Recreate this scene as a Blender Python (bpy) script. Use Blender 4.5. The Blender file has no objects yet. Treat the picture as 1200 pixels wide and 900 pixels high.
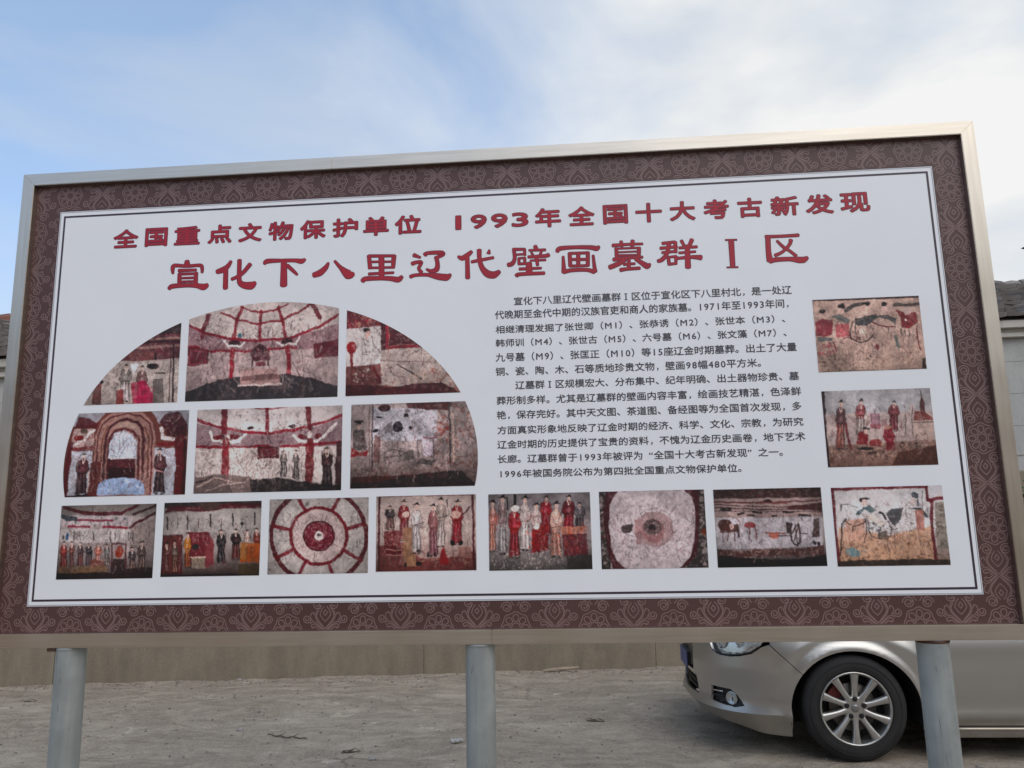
import bpy, bmesh, math, random
import numpy as np
from mathutils import Vector, Matrix, noise, geometry

random.seed(7)
scene = bpy.context.scene
C = scene.collection

# ---------------------------------------------------------------- camera
cam_d = bpy.data.cameras.new("camera")
cam = bpy.data.objects.new("camera", cam_d)
C.objects.link(cam)
cam_d.sensor_width = 36.0
cam_d.lens = 36.0 * 930.0 / 1200.0
cam_d.clip_start = 0.05
cam_d.clip_end = 2000
yaw, pitch, roll = -0.078, 0.178, -0.020
_f = Vector((math.sin(yaw) * math.cos(pitch), math.cos(yaw) * math.cos(pitch), math.sin(pitch)))
_r = Vector((math.cos(yaw), -math.sin(yaw), 0))
_u = _r.cross(_f)
_r2 = math.cos(roll) * _r + math.sin(roll) * _u
_u2 = -math.sin(roll) * _r + math.cos(roll) * _u
m = Matrix((_r2, _u2, -_f)).transposed().to_4x4()
m.translation = Vector((0.370, -3.101, 1.600))
cam.matrix_world = m
scene.camera = cam

# ---------------------------------------------------------------- sky and sun
SUN_EL, SUN_AZ = math.radians(48), math.radians(150)   # azimuth clockwise from +y
world = bpy.data.worlds.new("World")
scene.world = world
world.use_nodes = True
wn = world.node_tree
wn.nodes.clear()
def wnode(t, **k):
    n = wn.nodes.new(t)
    for a, b in k.items():
        setattr(n, a, b)
    return n
w_out = wnode('ShaderNodeOutputWorld')
w_bg = wnode('ShaderNodeBackground')
w_bg.inputs['Strength'].default_value = 0.12
w_sky = wnode('ShaderNodeTexSky', sky_type='NISHITA', sun_disc=False)
w_sky.sun_elevation = SUN_EL
w_sky.sun_rotation = SUN_AZ
w_sky.air_density = 1.0
w_sky.dust_density = 1.5
w_sky.ozone_density = 1.5
w_tc = wnode('ShaderNodeTexCoord')
w_map = wnode('ShaderNodeMapping')
w_map.inputs['Scale'].default_value = (1.0, 1.0, 2.2)
w_map.inputs['Location'].default_value = (5.3, 1.4, 0.9)
w_n = wnode('ShaderNodeTexNoise')
w_n.inputs['Scale'].default_value = 1.7
w_n.inputs['Detail'].default_value = 6.0
w_n.inputs['Roughness'].default_value = 0.55
w_n.inputs['Distortion'].default_value = 0.35
w_sep = wnode('ShaderNodeSeparateXYZ')
# haze: white toward the horizon and toward the right (+x)
w_h = wnode('ShaderNodeMath', operation='MULTIPLY_ADD')   # -1.5*z + c
w_h.inputs[1].default_value = -1.0
w_h.inputs[2].default_value = 0.52
w_x = wnode('ShaderNodeMath', operation='MULTIPLY_ADD')   # + .7*x
w_x.inputs[1].default_value = 0.62
w_c = wnode('ShaderNodeMath', operation='MULTIPLY_ADD')   # + noise*k
w_c.inputs[1].default_value = 3.0
w_off = wnode('ShaderNodeMath', operation='ADD', use_clamp=True)
w_off.inputs[1].default_value = -0.96
w_cl = wnode('ShaderNodeMix', data_type='RGBA')
w_cl.inputs[7].default_value = (7.5, 7.6, 7.6, 1)
w_tint = wnode('ShaderNodeMix', data_type='RGBA', blend_type='MULTIPLY')
w_tint.inputs[0].default_value = 1.0
w_tint.inputs[7].default_value = (1.0, 1.06, 1.16, 1)
w_lift = wnode('ShaderNodeMix', data_type='RGBA', blend_type='ADD')
w_lift.inputs[0].default_value = 1.0
w_lift.inputs[7].default_value = (1.6, 2.05, 2.45, 1)
L = wn.links.new
L(w_tc.outputs['Generated'], w_map.inputs['Vector'])
L(w_map.outputs['Vector'], w_n.inputs['Vector'])
L(w_tc.outputs['Generated'], w_sep.inputs[0])
L(w_sep.outputs['Z'], w_h.inputs[0])
L(w_sep.outputs['X'], w_x.inputs[0])
L(w_h.outputs[0], w_x.inputs[2])
L(w_n.outputs['Fac'], w_c.inputs[0])
L(w_x.outputs[0], w_c.inputs[2])
L(w_c.outputs[0], w_off.inputs[0])
L(w_sky.outputs[0], w_tint.inputs[6])
L(w_tint.outputs[2], w_lift.inputs[6])
L(w_lift.outputs[2], w_cl.inputs[6])
w_n2 = wnode('ShaderNodeTexNoise'); w_n2.inputs['Scale'].default_value = 3.3; w_n2.inputs['Detail'].default_value = 5.0
w_cr = wnode('ShaderNodeMix', data_type='RGBA')
w_cr.inputs[6].default_value = (4.8, 5.3, 6.0, 1)
w_cr.inputs[7].default_value = (7.0, 7.05, 7.0, 1)
w_cm = wnode('ShaderNodeMapRange'); w_cm.inputs['From Min'].default_value = .36; w_cm.inputs['From Max'].default_value = .60
w_ca = wnode('ShaderNodeMath', operation='MULTIPLY_ADD', use_clamp=True); w_ca.inputs[1].default_value = .9
L(w_map.outputs['Vector'], w_n2.inputs['Vector']); L(w_n2.outputs['Fac'], w_cm.inputs['Value'])
L(w_sep.outputs['X'], w_ca.inputs[0]); L(w_cm.outputs[0], w_ca.inputs[2]); L(w_ca.outputs[0], w_cr.inputs[0]); L(w_cr.outputs[2], w_cl.inputs[7])
L(w_off.outputs[0], w_cl.inputs[0])
L(w_cl.outputs[2], w_bg.inputs['Color'])
L(w_bg.outputs[0], w_out.inputs[0])

sun_d = bpy.data.lights.new("sun", 'SUN')
sun_d.energy = 0.9
sun_d.angle = math.radians(50)
sun_d.color = (1.0, 0.95, 0.88)
sun = bpy.data.objects.new("sun", sun_d)
C.objects.link(sun)
sd = Vector((math.sin(SUN_AZ) * math.cos(SUN_EL), math.cos(SUN_AZ) * math.cos(SUN_EL), math.sin(SUN_EL)))
sun.rotation_euler = (-sd).to_track_quat('-Z', 'Y').to_euler()
sun.location = sd * 30

scene.view_settings.view_transform = 'Standard'
scene.view_settings.look = 'None'
scene.view_settings.exposure = 0.10
scene.view_settings.gamma = 1.0

# ---------------------------------------------------------------- helpers
def srgb(h):
    v = [c / 255 for c in h]
    return [(c / 12.92 if c < .04045 else ((c + .055) / 1.055) ** 2.4) for c in v]

def tag(o, label=None, cat=None, group=None, kind=None):
    if label: o['label'] = label
    if cat: o['category'] = cat
    if group: o['group'] = group
    if kind: o['kind'] = kind
    return o

def empty(name, loc=(0, 0, 0), rz=0.0):
    o = bpy.data.objects.new(name, None)
    C.objects.link(o)
    o.location = loc
    o.rotation_euler = (0, 0, rz)
    o.empty_display_size = 0.2
    return o

def link(name, me, mat=None, parent=None, smooth=False):
    o = bpy.data.objects.new(name, me)
    C.objects.link(o)
    if mat and not me.materials:
        me.materials.append(mat)
    if parent: o.parent = parent
    if smooth:
        me.shade_smooth()
    return o

def pydata(name, v, f, mat=None, parent=None, smooth=False):
    me = bpy.data.meshes.new(name)
    me.from_pydata([tuple(p) for p in v], [], f)
    me.update()
    return link(name, me, mat, parent, smooth)

def bmobj(name, bm, mat=None, parent=None, smooth=False, recalc=True):
    if recalc:
        bmesh.ops.recalc_face_normals(bm, faces=bm.faces[:])
    me = bpy.data.meshes.new(name)
    bm.to_mesh(me)
    bm.free()
    return link(name, me, mat, parent, smooth)

def bx(bm, x0, x1, y0, y1, z0, z1, mat=None):
    vs = [bm.verts.new((x, y, z)) for z in (z0, z1) for y in (y0, y1) for x in (x0, x1)]
    if mat is not None:
        for v in vs: v.co = mat @ v.co
    F = [(0, 2, 3, 1), (4, 5, 7, 6), (0, 1, 5, 4), (2, 6, 7, 3), (0, 4, 6, 2), (1, 3, 7, 5)]
    return [bm.faces.new([vs[i] for i in f]) for f in F]

def box_obj(name, dims, mat, parent=None, bevel=0.0, xf=None):
    bm = bmesh.new()
    bx(bm, *dims)
    if bevel:
        bmesh.ops.bevel(bm, geom=bm.edges[:], offset=bevel, segments=2, affect='EDGES')
    if xf is not None:
        bm.transform(xf)
    return bmobj(name, bm, mat, parent)

def tube(bm, pts, rad, n=8, cap=True):
    pts = [Vector(p) for p in pts]
    rings = []
    for i, p in enumerate(pts):
        d = (pts[min(i + 1, len(pts) - 1)] - pts[max(i - 1, 0)]).normalized()
        a = d.orthogonal().normalized() if i == 0 else (a - d * a.dot(d)).normalized()
        b = d.cross(a)
        r = rad[i] if isinstance(rad, (list, tuple)) else rad
        rings.append([bm.verts.new(p + r * (math.cos(t) * a + math.sin(t) * b)) for t in [2 * math.pi * k / n for k in range(n)]])
    for r0, r1 in zip(rings, rings[1:]):
        for k in range(n):
            bm.faces.new((r0[k], r0[(k + 1) % n], r1[(k + 1) % n], r1[k]))
    if cap:
        bm.faces.new(rings[0][::-1]); bm.faces.new(rings[-1])

def lathe(bm, prof, n=48, axis='y', center=(0, 0, 0), closed=False):
    """prof: list of (radius, along)."""
    cx, cy, cz = center
    rings = []
    for r, a in prof:
        if axis == 'y':
            rings.append([bm.verts.new((cx + r * math.cos(t), cy + a, cz + r * math.sin(t))) for t in [2 * math.pi * k / n for k in range(n)]])
        else:
            rings.append([bm.verts.new((cx + r * math.cos(t), cy + r * math.sin(t), cz + a)) for t in [2 * math.pi * k / n for k in range(n)]])
    idx = list(range(len(rings)))
    prs = list(zip(idx, idx[1:])) + ([(idx[-1], 0)] if closed else [])
    for i, j in prs:
        for k in range(n):
            bm.faces.new((rings[i][k], rings[i][(k + 1) % n], rings[j][(k + 1) % n], rings[j][k]))
    return rings

def value_noise(w, h, cells, rng):
    g = rng.random((cells[1] + 2, cells[0] + 2))
    x = np.linspace(0, cells[0], w, endpoint=False); y = np.linspace(0, cells[1], h, endpoint=False)
    xi = x.astype(int); yi = y.astype(int); xf = x - xi; yf = y - yi
    xf = xf * xf * (3 - 2 * xf); yf = (yf * yf * (3 - 2 * yf))[:, None]
    a = g[np.ix_(yi, xi)]; b = g[np.ix_(yi, xi + 1)]; c = g[np.ix_(yi + 1, xi)]; d = g[np.ix_(yi + 1, xi + 1)]
    return (a * (1 - xf) + b * xf) * (1 - yf) + (c * (1 - xf) + d * xf) * yf

def fbm(w, h, base, rng, octv=5, asp=1.0):
    s = np.zeros((h, w)); amp = 1; tot = 0
    for k in range(octv):
        c = base * 2 ** k
        s += amp * value_noise(w, h, (max(1, int(c * asp)), max(1, int(c))), rng); tot += amp; amp *= .55
    return s / tot

# ---------------------------------------------------------------- materials
class MB:
    def __init__(self, name, base=(.5, .5, .5), rough=.6, metal=0.0, spec=.5, coat=0.0):
        self.m = bpy.data.materials.new(name); self.m.use_nodes = True
        self.t = self.m.node_tree; self.b = self.t.nodes['Principled BSDF']
        self.b.inputs['Base Color'].default_value = (*base, 1)
        self.b.inputs['Roughness'].default_value = rough
        self.b.inputs['Metallic'].default_value = metal
        self.b.inputs['Specular IOR Level'].default_value = spec
        self.b.inputs['Coat Weight'].default_value = coat
        self.b.inputs['Coat Roughness'].default_value = 0.05
        self.co = None
    def n(self, t, **k):
        n = self.t.nodes.new(t)
        for a, b in k.items(): setattr(n, a, b)
        return n
    def l(self, a, b): self.t.links.new(a, b)
    def coords(self, kind='Object', scale=(1, 1, 1), rot=(0, 0, 0)):
        tc = self.n('ShaderNodeTexCoord'); mp = self.n('ShaderNodeMapping')
        mp.inputs['Scale'].default_value = scale; mp.inputs['Rotation'].default_value = rot
        self.l(tc.outputs[kind], mp.inputs[0]); return mp.outputs[0]
    def noise(self, vec, scale=5, detail=4, rough=.55, dist=0):
        n = self.n('ShaderNodeTexNoise'); n.inputs['Scale'].default_value = scale
        n.inputs['Detail'].default_value = detail; n.inputs['Roughness'].default_value = rough
        n.inputs['Distortion'].default_value = dist
        self.l(vec, n.inputs['Vector']); return n.outputs['Fac']
    def ramp(self, fac, stops):
        r = self.n('ShaderNodeValToRGB'); e = r.color_ramp.elements
        while len(e) < len(stops): e.new(.5)
        for el, (p, c) in zip(e, stops):
            el.position = p; el.color = (*c, 1) if len(c) == 3 else c
        self.l(fac, r.inputs[0]); return r.outputs[0]
    def mix(self, fac, a, b, mode='MIX'):
        x = self.n('ShaderNodeMix', data_type='RGBA', blend_type=mode)
        for s, v in ((x.inputs[0], fac), (x.inputs[6], a), (x.inputs[7], b)):
            if hasattr(v, 'links') or hasattr(v, 'is_linked'): self.l(v, s)
            elif isinstance(v, (int, float)): s.default_value = v
            else: s.default_value = (*v, 1)
        return x.outputs[2]
    def color(self, s): self.l(s, self.b.inputs['Base Color'])
    def rough(self, s): self.l(s, self.b.inputs['Roughness'])
    def bump(self, h, strength=.3, dist=.01):
        b = self.n('ShaderNodeBump'); b.inputs['Strength'].default_value = strength; b.inputs['Distance'].default_value = dist
        self.l(h, b.inputs['Height']); self.l(b.outputs[0], self.b.inputs['Normal'])

def g(v): return (v, v, v)

def m_steel(sc=(3, 85, 85)):
    M = MB('brushed_steel', (.62, .58, .52), .24, 1.0)
    v = M.coords('Object', (1, 1, 1))
    a = M.noise(v, 3.0, 3)
    v2 = M.coords('Object', sc)
    b = M.noise(v2, 1.0, 2)
    M.color(M.mix(.5, M.ramp(a, [(.3, (.54, .485, .41)), (.7, (.66, .61, .53))]), M.ramp(b, [(.3, (.50, .445, .38)), (.75, (.68, .63, .56))])))
    M.rough(M.ramp(a, [(.3, g(.30)), (.7, g(.38))]))
    return M.m
def m_galv():
    M = MB('galvanised_pipe', (.3, .34, .36), .48, .35)
    v = M.coords('Object', (1, 1, 1))
    a = M.noise(v, 9, 6, .6)
    v2 = M.coords('Object', (26, 26, 1.6)); b = M.noise(v2, 1.5, 4)
    sp = M.noise(v, 60, 3)
    c = M.mix(.5, M.ramp(a, [(.3, (.24, .262, .258)), (.5, (.31, .338, .332)), (.72, (.42, .445, .435))]), M.ramp(b, [(.3, (.26, .283, .278)), (.7, (.38, .408, .40))]))
    c = M.mix(M.ramp(sp, [(.66, g(0)), (.80, g(.5))]), c, (.17, .16, .14))
    M.color(c); M.rough(M.ramp(a, [(.3, g(.40)), (.7, g(.58))])); M.bump(a, .12, .004)
    return M.m
def m_ground():
    M = MB('worn_concrete_ground', (.30, .27, .24), .95, 0, .2)
    v = M.coords('Object')
    big = M.noise(v, .8, 7, .62, .5)
    mid = M.noise(v, 4.0, 10, .74, .6)
    fine = M.noise(v, 48, 7, .75)
    vs = M.coords('Object', (1.0, 2.2, 1), (0, 0, .35)); st = M.noise(vs, 1.5, 9, .70, 1.6)
    c = M.ramp(big, [(.36, (.20, .163, .130)), (.46, (.33, .278, .228)), (.55, (.42, .362, .302)), (.63, (.74, .67, .58))])
    c = M.mix(.5, c, M.ramp(mid, [(.34, (.17, .138, .110)), (.5, (.38, .325, .27)), (.66, (.64, .575, .49))]))
    c = M.mix(.45, c, M.ramp(st, [(.40, (.14, .113, .09)), (.5, (.38, .325, .27)), (.60, (.62, .555, .47))]))
    c = M.mix(.45, c, M.ramp(fine, [(.32, (.16, .132, .108)), (.68, (.60, .54, .465))]))
    vc = M.n('ShaderNodeTexVoronoi', feature='DISTANCE_TO_EDGE'); vc.inputs['Scale'].default_value = .55
    dv = M.n('ShaderNodeMix', data_type='RGBA', blend_type='ADD'); dv.inputs[0].default_value = .35
    nn = M.n('ShaderNodeTexNoise'); nn.inputs['Scale'].default_value = 2.2; nn.inputs['Detail'].default_value = 6; M.l(v, nn.inputs['Vector'])
    M.l(v, dv.inputs[6]); M.l(nn.outputs['Color'], dv.inputs[7]); M.l(dv.outputs[2], vc.inputs['Vector'])
    ck = M.ramp(vc.outputs['Distance'], [(.0, g(1)), (.010, g(0))])
    msk = M.ramp(M.noise(v, 1.3, 2), [(.52, g(0)), (.62, g(.6))])
    c = M.mix(M.mix(1.0, ck, msk, 'MULTIPLY'), c, (.08, .07, .06))
    sp = M.ramp(M.noise(v, 3.1, 7, .7, .5), [(.60, g(0)), (.68, g(.75))])
    c = M.mix(sp, c, (.66, .61, .53))
    c = M.mix(1.0, c, (1.08, 1.05, .99), 'MULTIPLY')
    M.color(c)
    h = M.mix(.5, M.mix(.5, mid, fine), st)
    M.bump(h, 1.0, .07)
    return M.m
def m_cement(name, lo, hi, sc=3.0, stain=.4):
    M = MB(name, lo, .88, 0, .25)
    v = M.coords('Object'); a = M.noise(v, sc, 7, .62, .3); f = M.noise(v, 45, 4)
    vs = M.coords('Object', (3.5, 3.5, .8)); s = M.noise(vs, 2.0, 5, .6)
    c = M.mix(stain, M.ramp(a, [(.3, lo), (.7, hi)]), M.ramp(s, [(.35, [x * .75 for x in lo]), (.65, hi)]))
    c = M.mix(.15, c, M.ramp(f, [(.3, [x * .6 for x in lo]), (.7, [min(1, x * 1.2) for x in hi])]))
    M.color(c); M.bump(M.mix(.5, a, f), .35, .01)
    return M.m
def m_tile():
    M = MB('grey_clay_tile', (.2, .19, .18), 1.0, 0, .08)
    v = M.coords('Object'); a = M.noise(v, 6, 6, .65); r = M.n('ShaderNodeObjectInfo')
    c = M.ramp(a, [(.3, (.14, .125, .112)), (.5, (.26, .235, .215)), (.72, (.44, .405, .37))])
    c = M.mix(.4, c, M.ramp(r.outputs['Random'], [(0, (.10, .09, .09)), (1, (.30, .27, .26))]))
    M.color(c); M.bump(a, .5, .02)
    return M.m
def m_vcol():
    M = MB('printed_vinyl_photo', (.5, .5, .5), .42, 0, .4)
    at = M.n('ShaderNodeAttribute', attribute_name='print'); M.color(at.outputs['Color'])
    return M.m
def simple(name, base, rough=.5, metal=0, spec=.5, coat=0, var=.0, sc=8):
    M = MB(name, base, rough, metal, spec, coat)
    if var:
        v = M.coords('Object'); a = M.noise(v, sc, 5)
        M.color(M.ramp(a, [(.3, [x * (1 - var) for x in base]), (.7, [min(1, x * (1 + var)) for x in base])]))
        M.rough(M.ramp(a, [(.3, g(rough * .85)), (.7, g(min(1, rough * 1.15)))]))
    return M.m

MT = dict(
    steel=m_steel(), steel_v=m_steel((85, 85, 3)), galv=m_galv(), ground=m_ground(), tile=m_tile(), photo=m_vcol(),
    white=simple('white_vinyl', (.85, .86, .885), .36, 0, .5, 0, .02, 3),
    brown=simple('brown_vinyl', (.080, .034, .031), .46, 0, .5, 0, .10, 2),
    ornament=simple('ornament_ink', (.205, .125, .116), .42, 0, .5, 0, .12, 3),
    line=simple('dark_ink', (.045, .030, .045), .4),
    red=simple('red_ink', (.38, .012, .028), .42, 0, .45, 0, .12, 5),
    dred=simple('dark_red_ink', (.150, .022, .050), .42, 0, .45),
    text=simple('black_ink', (.055, .050, .065), .45),
    back=simple('galvanised_sheet', (.35, .35, .34), .5, .6, .5, 0, .1),
    wall=m_cement('grey_painted_render', (.36, .355, .34), (.46, .455, .435), 2.0, .3),
    dado=m_cement('brown_cement_render', (.175, .145, .105), (.30, .255, .19), 1.1, .35),
    eave=m_cement('pale_cement_eave', (.46, .43, .385), (.58, .55, .50), 3.0, .3),
    ridge=simple('red_ridge_cap', (.22, .10, .075), .8, 0, .3, 0, .3, 6),
    rust=simple('rusty_steel', (.10, .055, .04), .85, .2, .3, 0, .4, 30),
)

# ---------------------------------------------------------------- traced data (board metres; print permille)
TITLE_STROKES = [[[(-1.246,1.569,0.021),(-1.245,1.553,0.028)],[(-1.305,1.517,0.0105),(-1.307,1.536,0.018),(-1.301,1.552,0.018),(-1.244,1.547,0.0147),(-1.188,1.548,0.0157),(-1.178,1.535,0.0157),(-1.177,1.516,0.0122)],[(-1.28,1.529,0.0152),(-1.204,1.528,0.0128)],[(-1.276,1.515,0.0168),(-1.274,1.472,0.0192)],[(-1.203,1.515,0.0175),(-1.203,1.469,0.0192)],[(-1.276,1.513,0.0128),(-1.201,1.512,0.0112)],[(-1.273,1.495,0.0098),(-1.204,1.494,0.0112)],[(-1.272,1.479,0.0105),(-1.203,1.478,0.0105)],[(-1.318,1.451,0.0175),(-1.303,1.461,0.022),(-1.24,1.462,0.0175),(-1.199,1.459,0.0203),(-1.168,1.452,0.0297),(-1.151,1.46,0.018)]],[[(-1.053,1.559,0.014),(-1.068,1.536,0.0217),(-1.09,1.522,0.026),(-1.112,1.516,0.02)],[(-1.074,1.53,0.021),(-1.072,1.442,0.0224)],[(-1.016,1.562,0.0196),(-1.014,1.486,0.0193),(-1.009,1.463,0.024),(-0.989,1.451,0.03),(-0.961,1.449,0.036),(-0.944,1.46,0.0168)],[(-0.969,1.542,0.0196),(-0.997,1.508,0.0182),(-1.022,1.49,0.0168),(-1.046,1.48,0.0147)]],[[(-0.906,1.541,0.0147),(-0.895,1.552,0.022),(-0.832,1.552,0.0158),(-0.777,1.55,0.0168),(-0.748,1.545,0.0238),(-0.733,1.552,0.014)],[(-0.823,1.548,0.026),(-0.821,1.444,0.0312)],[(-0.808,1.529,0.0175),(-0.783,1.506,0.0158),(-0.764,1.487,0.0105)]],[[(-0.632,1.532,0.0112),(-0.643,1.512,0.022),(-0.666,1.491,0.0288),(-0.693,1.482,0.0232)],[(-0.605,1.539,0.0112),(-0.579,1.509,0.0175),(-0.546,1.478,0.042),(-0.525,1.478,0.02)]],[[(-0.46,1.555,0.0175),(-0.454,1.501,0.0182)],[(-0.354,1.55,0.0208),(-0.357,1.499,0.0168)],[(-0.459,1.554,0.0147),(-0.352,1.55,0.0123)],[(-0.453,1.528,0.0105),(-0.356,1.525,0.0098)],[(-0.456,1.502,0.0105),(-0.355,1.5,0.0105)],[(-0.407,1.551,0.0248),(-0.405,1.458,0.0238)],[(-0.459,1.476,0.0133),(-0.355,1.477,0.0112)],[(-0.485,1.447,0.0208),(-0.47,1.456,0.0208),(-0.405,1.455,0.0182),(-0.366,1.452,0.021),(-0.335,1.446,0.0252),(-0.32,1.458,0.016)]],[[(-0.27,1.549,0.0182),(-0.243,1.537,0.0105)],[(-0.277,1.512,0.0182),(-0.259,1.517,0.0158),(-0.239,1.516,0.0158),(-0.246,1.499,0.0147),(-0.25,1.49,0.0123),(-0.239,1.473,0.0175)],[(-0.284,1.456,0.0168),(-0.262,1.462,0.0147),(-0.212,1.461,0.0158),(-0.17,1.452,0.028),(-0.134,1.447,0.0308),(-0.117,1.458,0.0119)],[(-0.223,1.548,0.02),(-0.211,1.555,0.0158),(-0.157,1.554,0.0192),(-0.147,1.546,0.0158),(-0.168,1.536,0.0161)],[(-0.177,1.536,0.0168),(-0.171,1.508,0.0182),(-0.175,1.483,0.0232),(-0.196,1.476,0.0175),(-0.217,1.485,0.0098)]],[[(-0.029,1.552,0.0152),(-0.047,1.537,0.0217),(-0.068,1.526,0.0227),(-0.085,1.534,0.0105)],[(-0.047,1.534,0.0175),(-0.046,1.44,0.0203)],[(-0.029,1.508,0.0133),(0.008,1.514,0.0147),(0.061,1.522,0.0126)],[(0.003,1.557,0.0203),(0.004,1.516,0.0182),(0.014,1.481,0.0217),(0.035,1.455,0.0308),(0.061,1.448,0.0315),(0.085,1.461,0.0168)],[(0.045,1.556,0.0077),(0.042,1.542,0.0175)]],[[(0.143,1.553,0.0147),(0.191,1.552,0.0119)],[(0.146,1.552,0.0147),(0.149,1.515,0.0158),(0.139,1.493,0.0192),(0.122,1.488,0.0193)],[(0.19,1.551,0.0126),(0.191,1.526,0.0112)],[(0.154,1.53,0.0098),(0.194,1.531,0.0098)],[(0.166,1.515,0.0119),(0.166,1.49,0.0126)],[(0.19,1.515,0.0126),(0.19,1.489,0.0126)],[(0.166,1.514,0.0098),(0.191,1.515,0.0098)],[(0.164,1.49,0.0119),(0.193,1.49,0.0119)],[(0.234,1.563,0.0168),(0.239,1.547,0.0182)],[(0.209,1.546,0.0105),(0.275,1.545,0.0126)],[(0.217,1.537,0.0091),(0.224,1.526,0.0105)],[(0.259,1.537,0.0105),(0.252,1.523,0.0112)],[(0.205,1.518,0.0133),(0.273,1.519,0.0161),(0.288,1.523,0.0182)],[(0.213,1.502,0.0091),(0.275,1.502,0.0105)],[(0.238,1.518,0.0168),(0.242,1.481,0.0126)],[(0.207,1.49,0.0252),(0.207,1.448,0.0273)],[(0.168,1.468,0.0133),(0.256,1.468,0.0112)],[(0.155,1.44,0.0175),(0.17,1.446,0.0161),(0.268,1.446,0.0147)]],[[(0.324,1.535,0.0161),(0.336,1.548,0.0196),(0.401,1.55,0.0161),(0.46,1.546,0.0193),(0.484,1.541,0.0231),(0.494,1.549,0.0126)],[(0.374,1.526,0.0161),(0.375,1.471,0.0161)],[(0.448,1.524,0.0161),(0.446,1.47,0.0161)],[(0.373,1.525,0.0126),(0.452,1.524,0.0126)],[(0.373,1.471,0.0126),(0.448,1.47,0.0119)],[(0.375,1.499,0.0126),(0.447,1.496,0.0126)],[(0.409,1.524,0.0168),(0.407,1.47,0.0168)],[(0.347,1.513,0.0105),(0.348,1.471,0.0168),(0.348,1.447,0.0203)],[(0.348,1.447,0.0182),(0.38,1.453,0.0168),(0.439,1.452,0.0161),(0.471,1.442,0.0189)],[(0.469,1.512,0.0112),(0.472,1.469,0.0147),(0.475,1.443,0.0175)]],[[(0.55,1.55,0.0161),(0.608,1.552,0.0126),(0.67,1.551,0.0108)],[(0.584,1.566,0.0138),(0.587,1.546,0.0154)],[(0.631,1.567,0.0161),(0.628,1.544,0.0161)],[(0.563,1.537,0.0147),(0.564,1.497,0.0154)],[(0.655,1.535,0.0161),(0.652,1.494,0.0161)],[(0.564,1.536,0.0091),(0.657,1.535,0.0091)],[(0.569,1.52,0.0078),(0.655,1.52,0.0077)],[(0.568,1.507,0.0105),(0.654,1.505,0.0078)],[(0.551,1.49,0.0175),(0.606,1.495,0.0147),(0.667,1.495,0.0119)],[(0.598,1.488,0.0175),(0.57,1.472,0.021),(0.534,1.458,0.0203)],[(0.64,1.489,0.0161),(0.663,1.471,0.0196),(0.684,1.457,0.0266),(0.696,1.465,0.0105)],[(0.612,1.485,0.0138),(0.61,1.448,0.0161)],[(0.591,1.468,0.0126),(0.635,1.469,0.0112)],[(0.577,1.445,0.0175),(0.603,1.448,0.0147),(0.654,1.449,0.014)]],[[(0.75,1.549,0.014),(0.8,1.553,0.0126)],[(0.741,1.529,0.014),(0.807,1.532,0.0126)],[(0.747,1.51,0.0119),(0.805,1.513,0.0119)],[(0.801,1.552,0.0154),(0.801,1.509,0.0138)],[(0.776,1.546,0.0175),(0.765,1.505,0.0165),(0.745,1.481,0.0186),(0.728,1.475,0.0147)],[(0.77,1.487,0.014),(0.772,1.458,0.014)],[(0.801,1.491,0.014),(0.798,1.459,0.012)],[(0.77,1.489,0.0112),(0.802,1.492,0.0112)],[(0.77,1.46,0.0126),(0.8,1.462,0.0108)],[(0.826,1.557,0.014),(0.835,1.536,0.0126)],[(0.868,1.559,0.0175),(0.858,1.537,0.0161)],[(0.816,1.527,0.0119),(0.886,1.528,0.0126)],[(0.814,1.506,0.0112),(0.879,1.508,0.0105)],[(0.806,1.483,0.0126),(0.861,1.486,0.0147),(0.899,1.482,0.0231)],[(0.848,1.534,0.0196),(0.846,1.444,0.0238)]],[[(1.023,1.548,0.0231),(1.022,1.441,0.021)],[(1.001,1.551,0.0077),(1.045,1.55,0.0077)],[(0.999,1.436,0.0066),(1.042,1.435,0.0077)]],[[(1.16,1.557,0.015),(1.222,1.556,0.0132),(1.288,1.557,0.015)],[(1.168,1.554,0.021),(1.166,1.493,0.021),(1.169,1.457,0.0266)],[(1.169,1.453,0.0186),(1.194,1.459,0.0196),(1.247,1.459,0.0182),(1.28,1.454,0.0266),(1.3,1.454,0.0258),(1.315,1.462,0.014)],[(1.257,1.538,0.0168),(1.249,1.518,0.0138),(1.22,1.49,0.0126),(1.191,1.477,0.0147)],[(1.203,1.537,0.0114),(1.225,1.511,0.0138),(1.25,1.492,0.0126),(1.272,1.471,0.014)]]]
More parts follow.
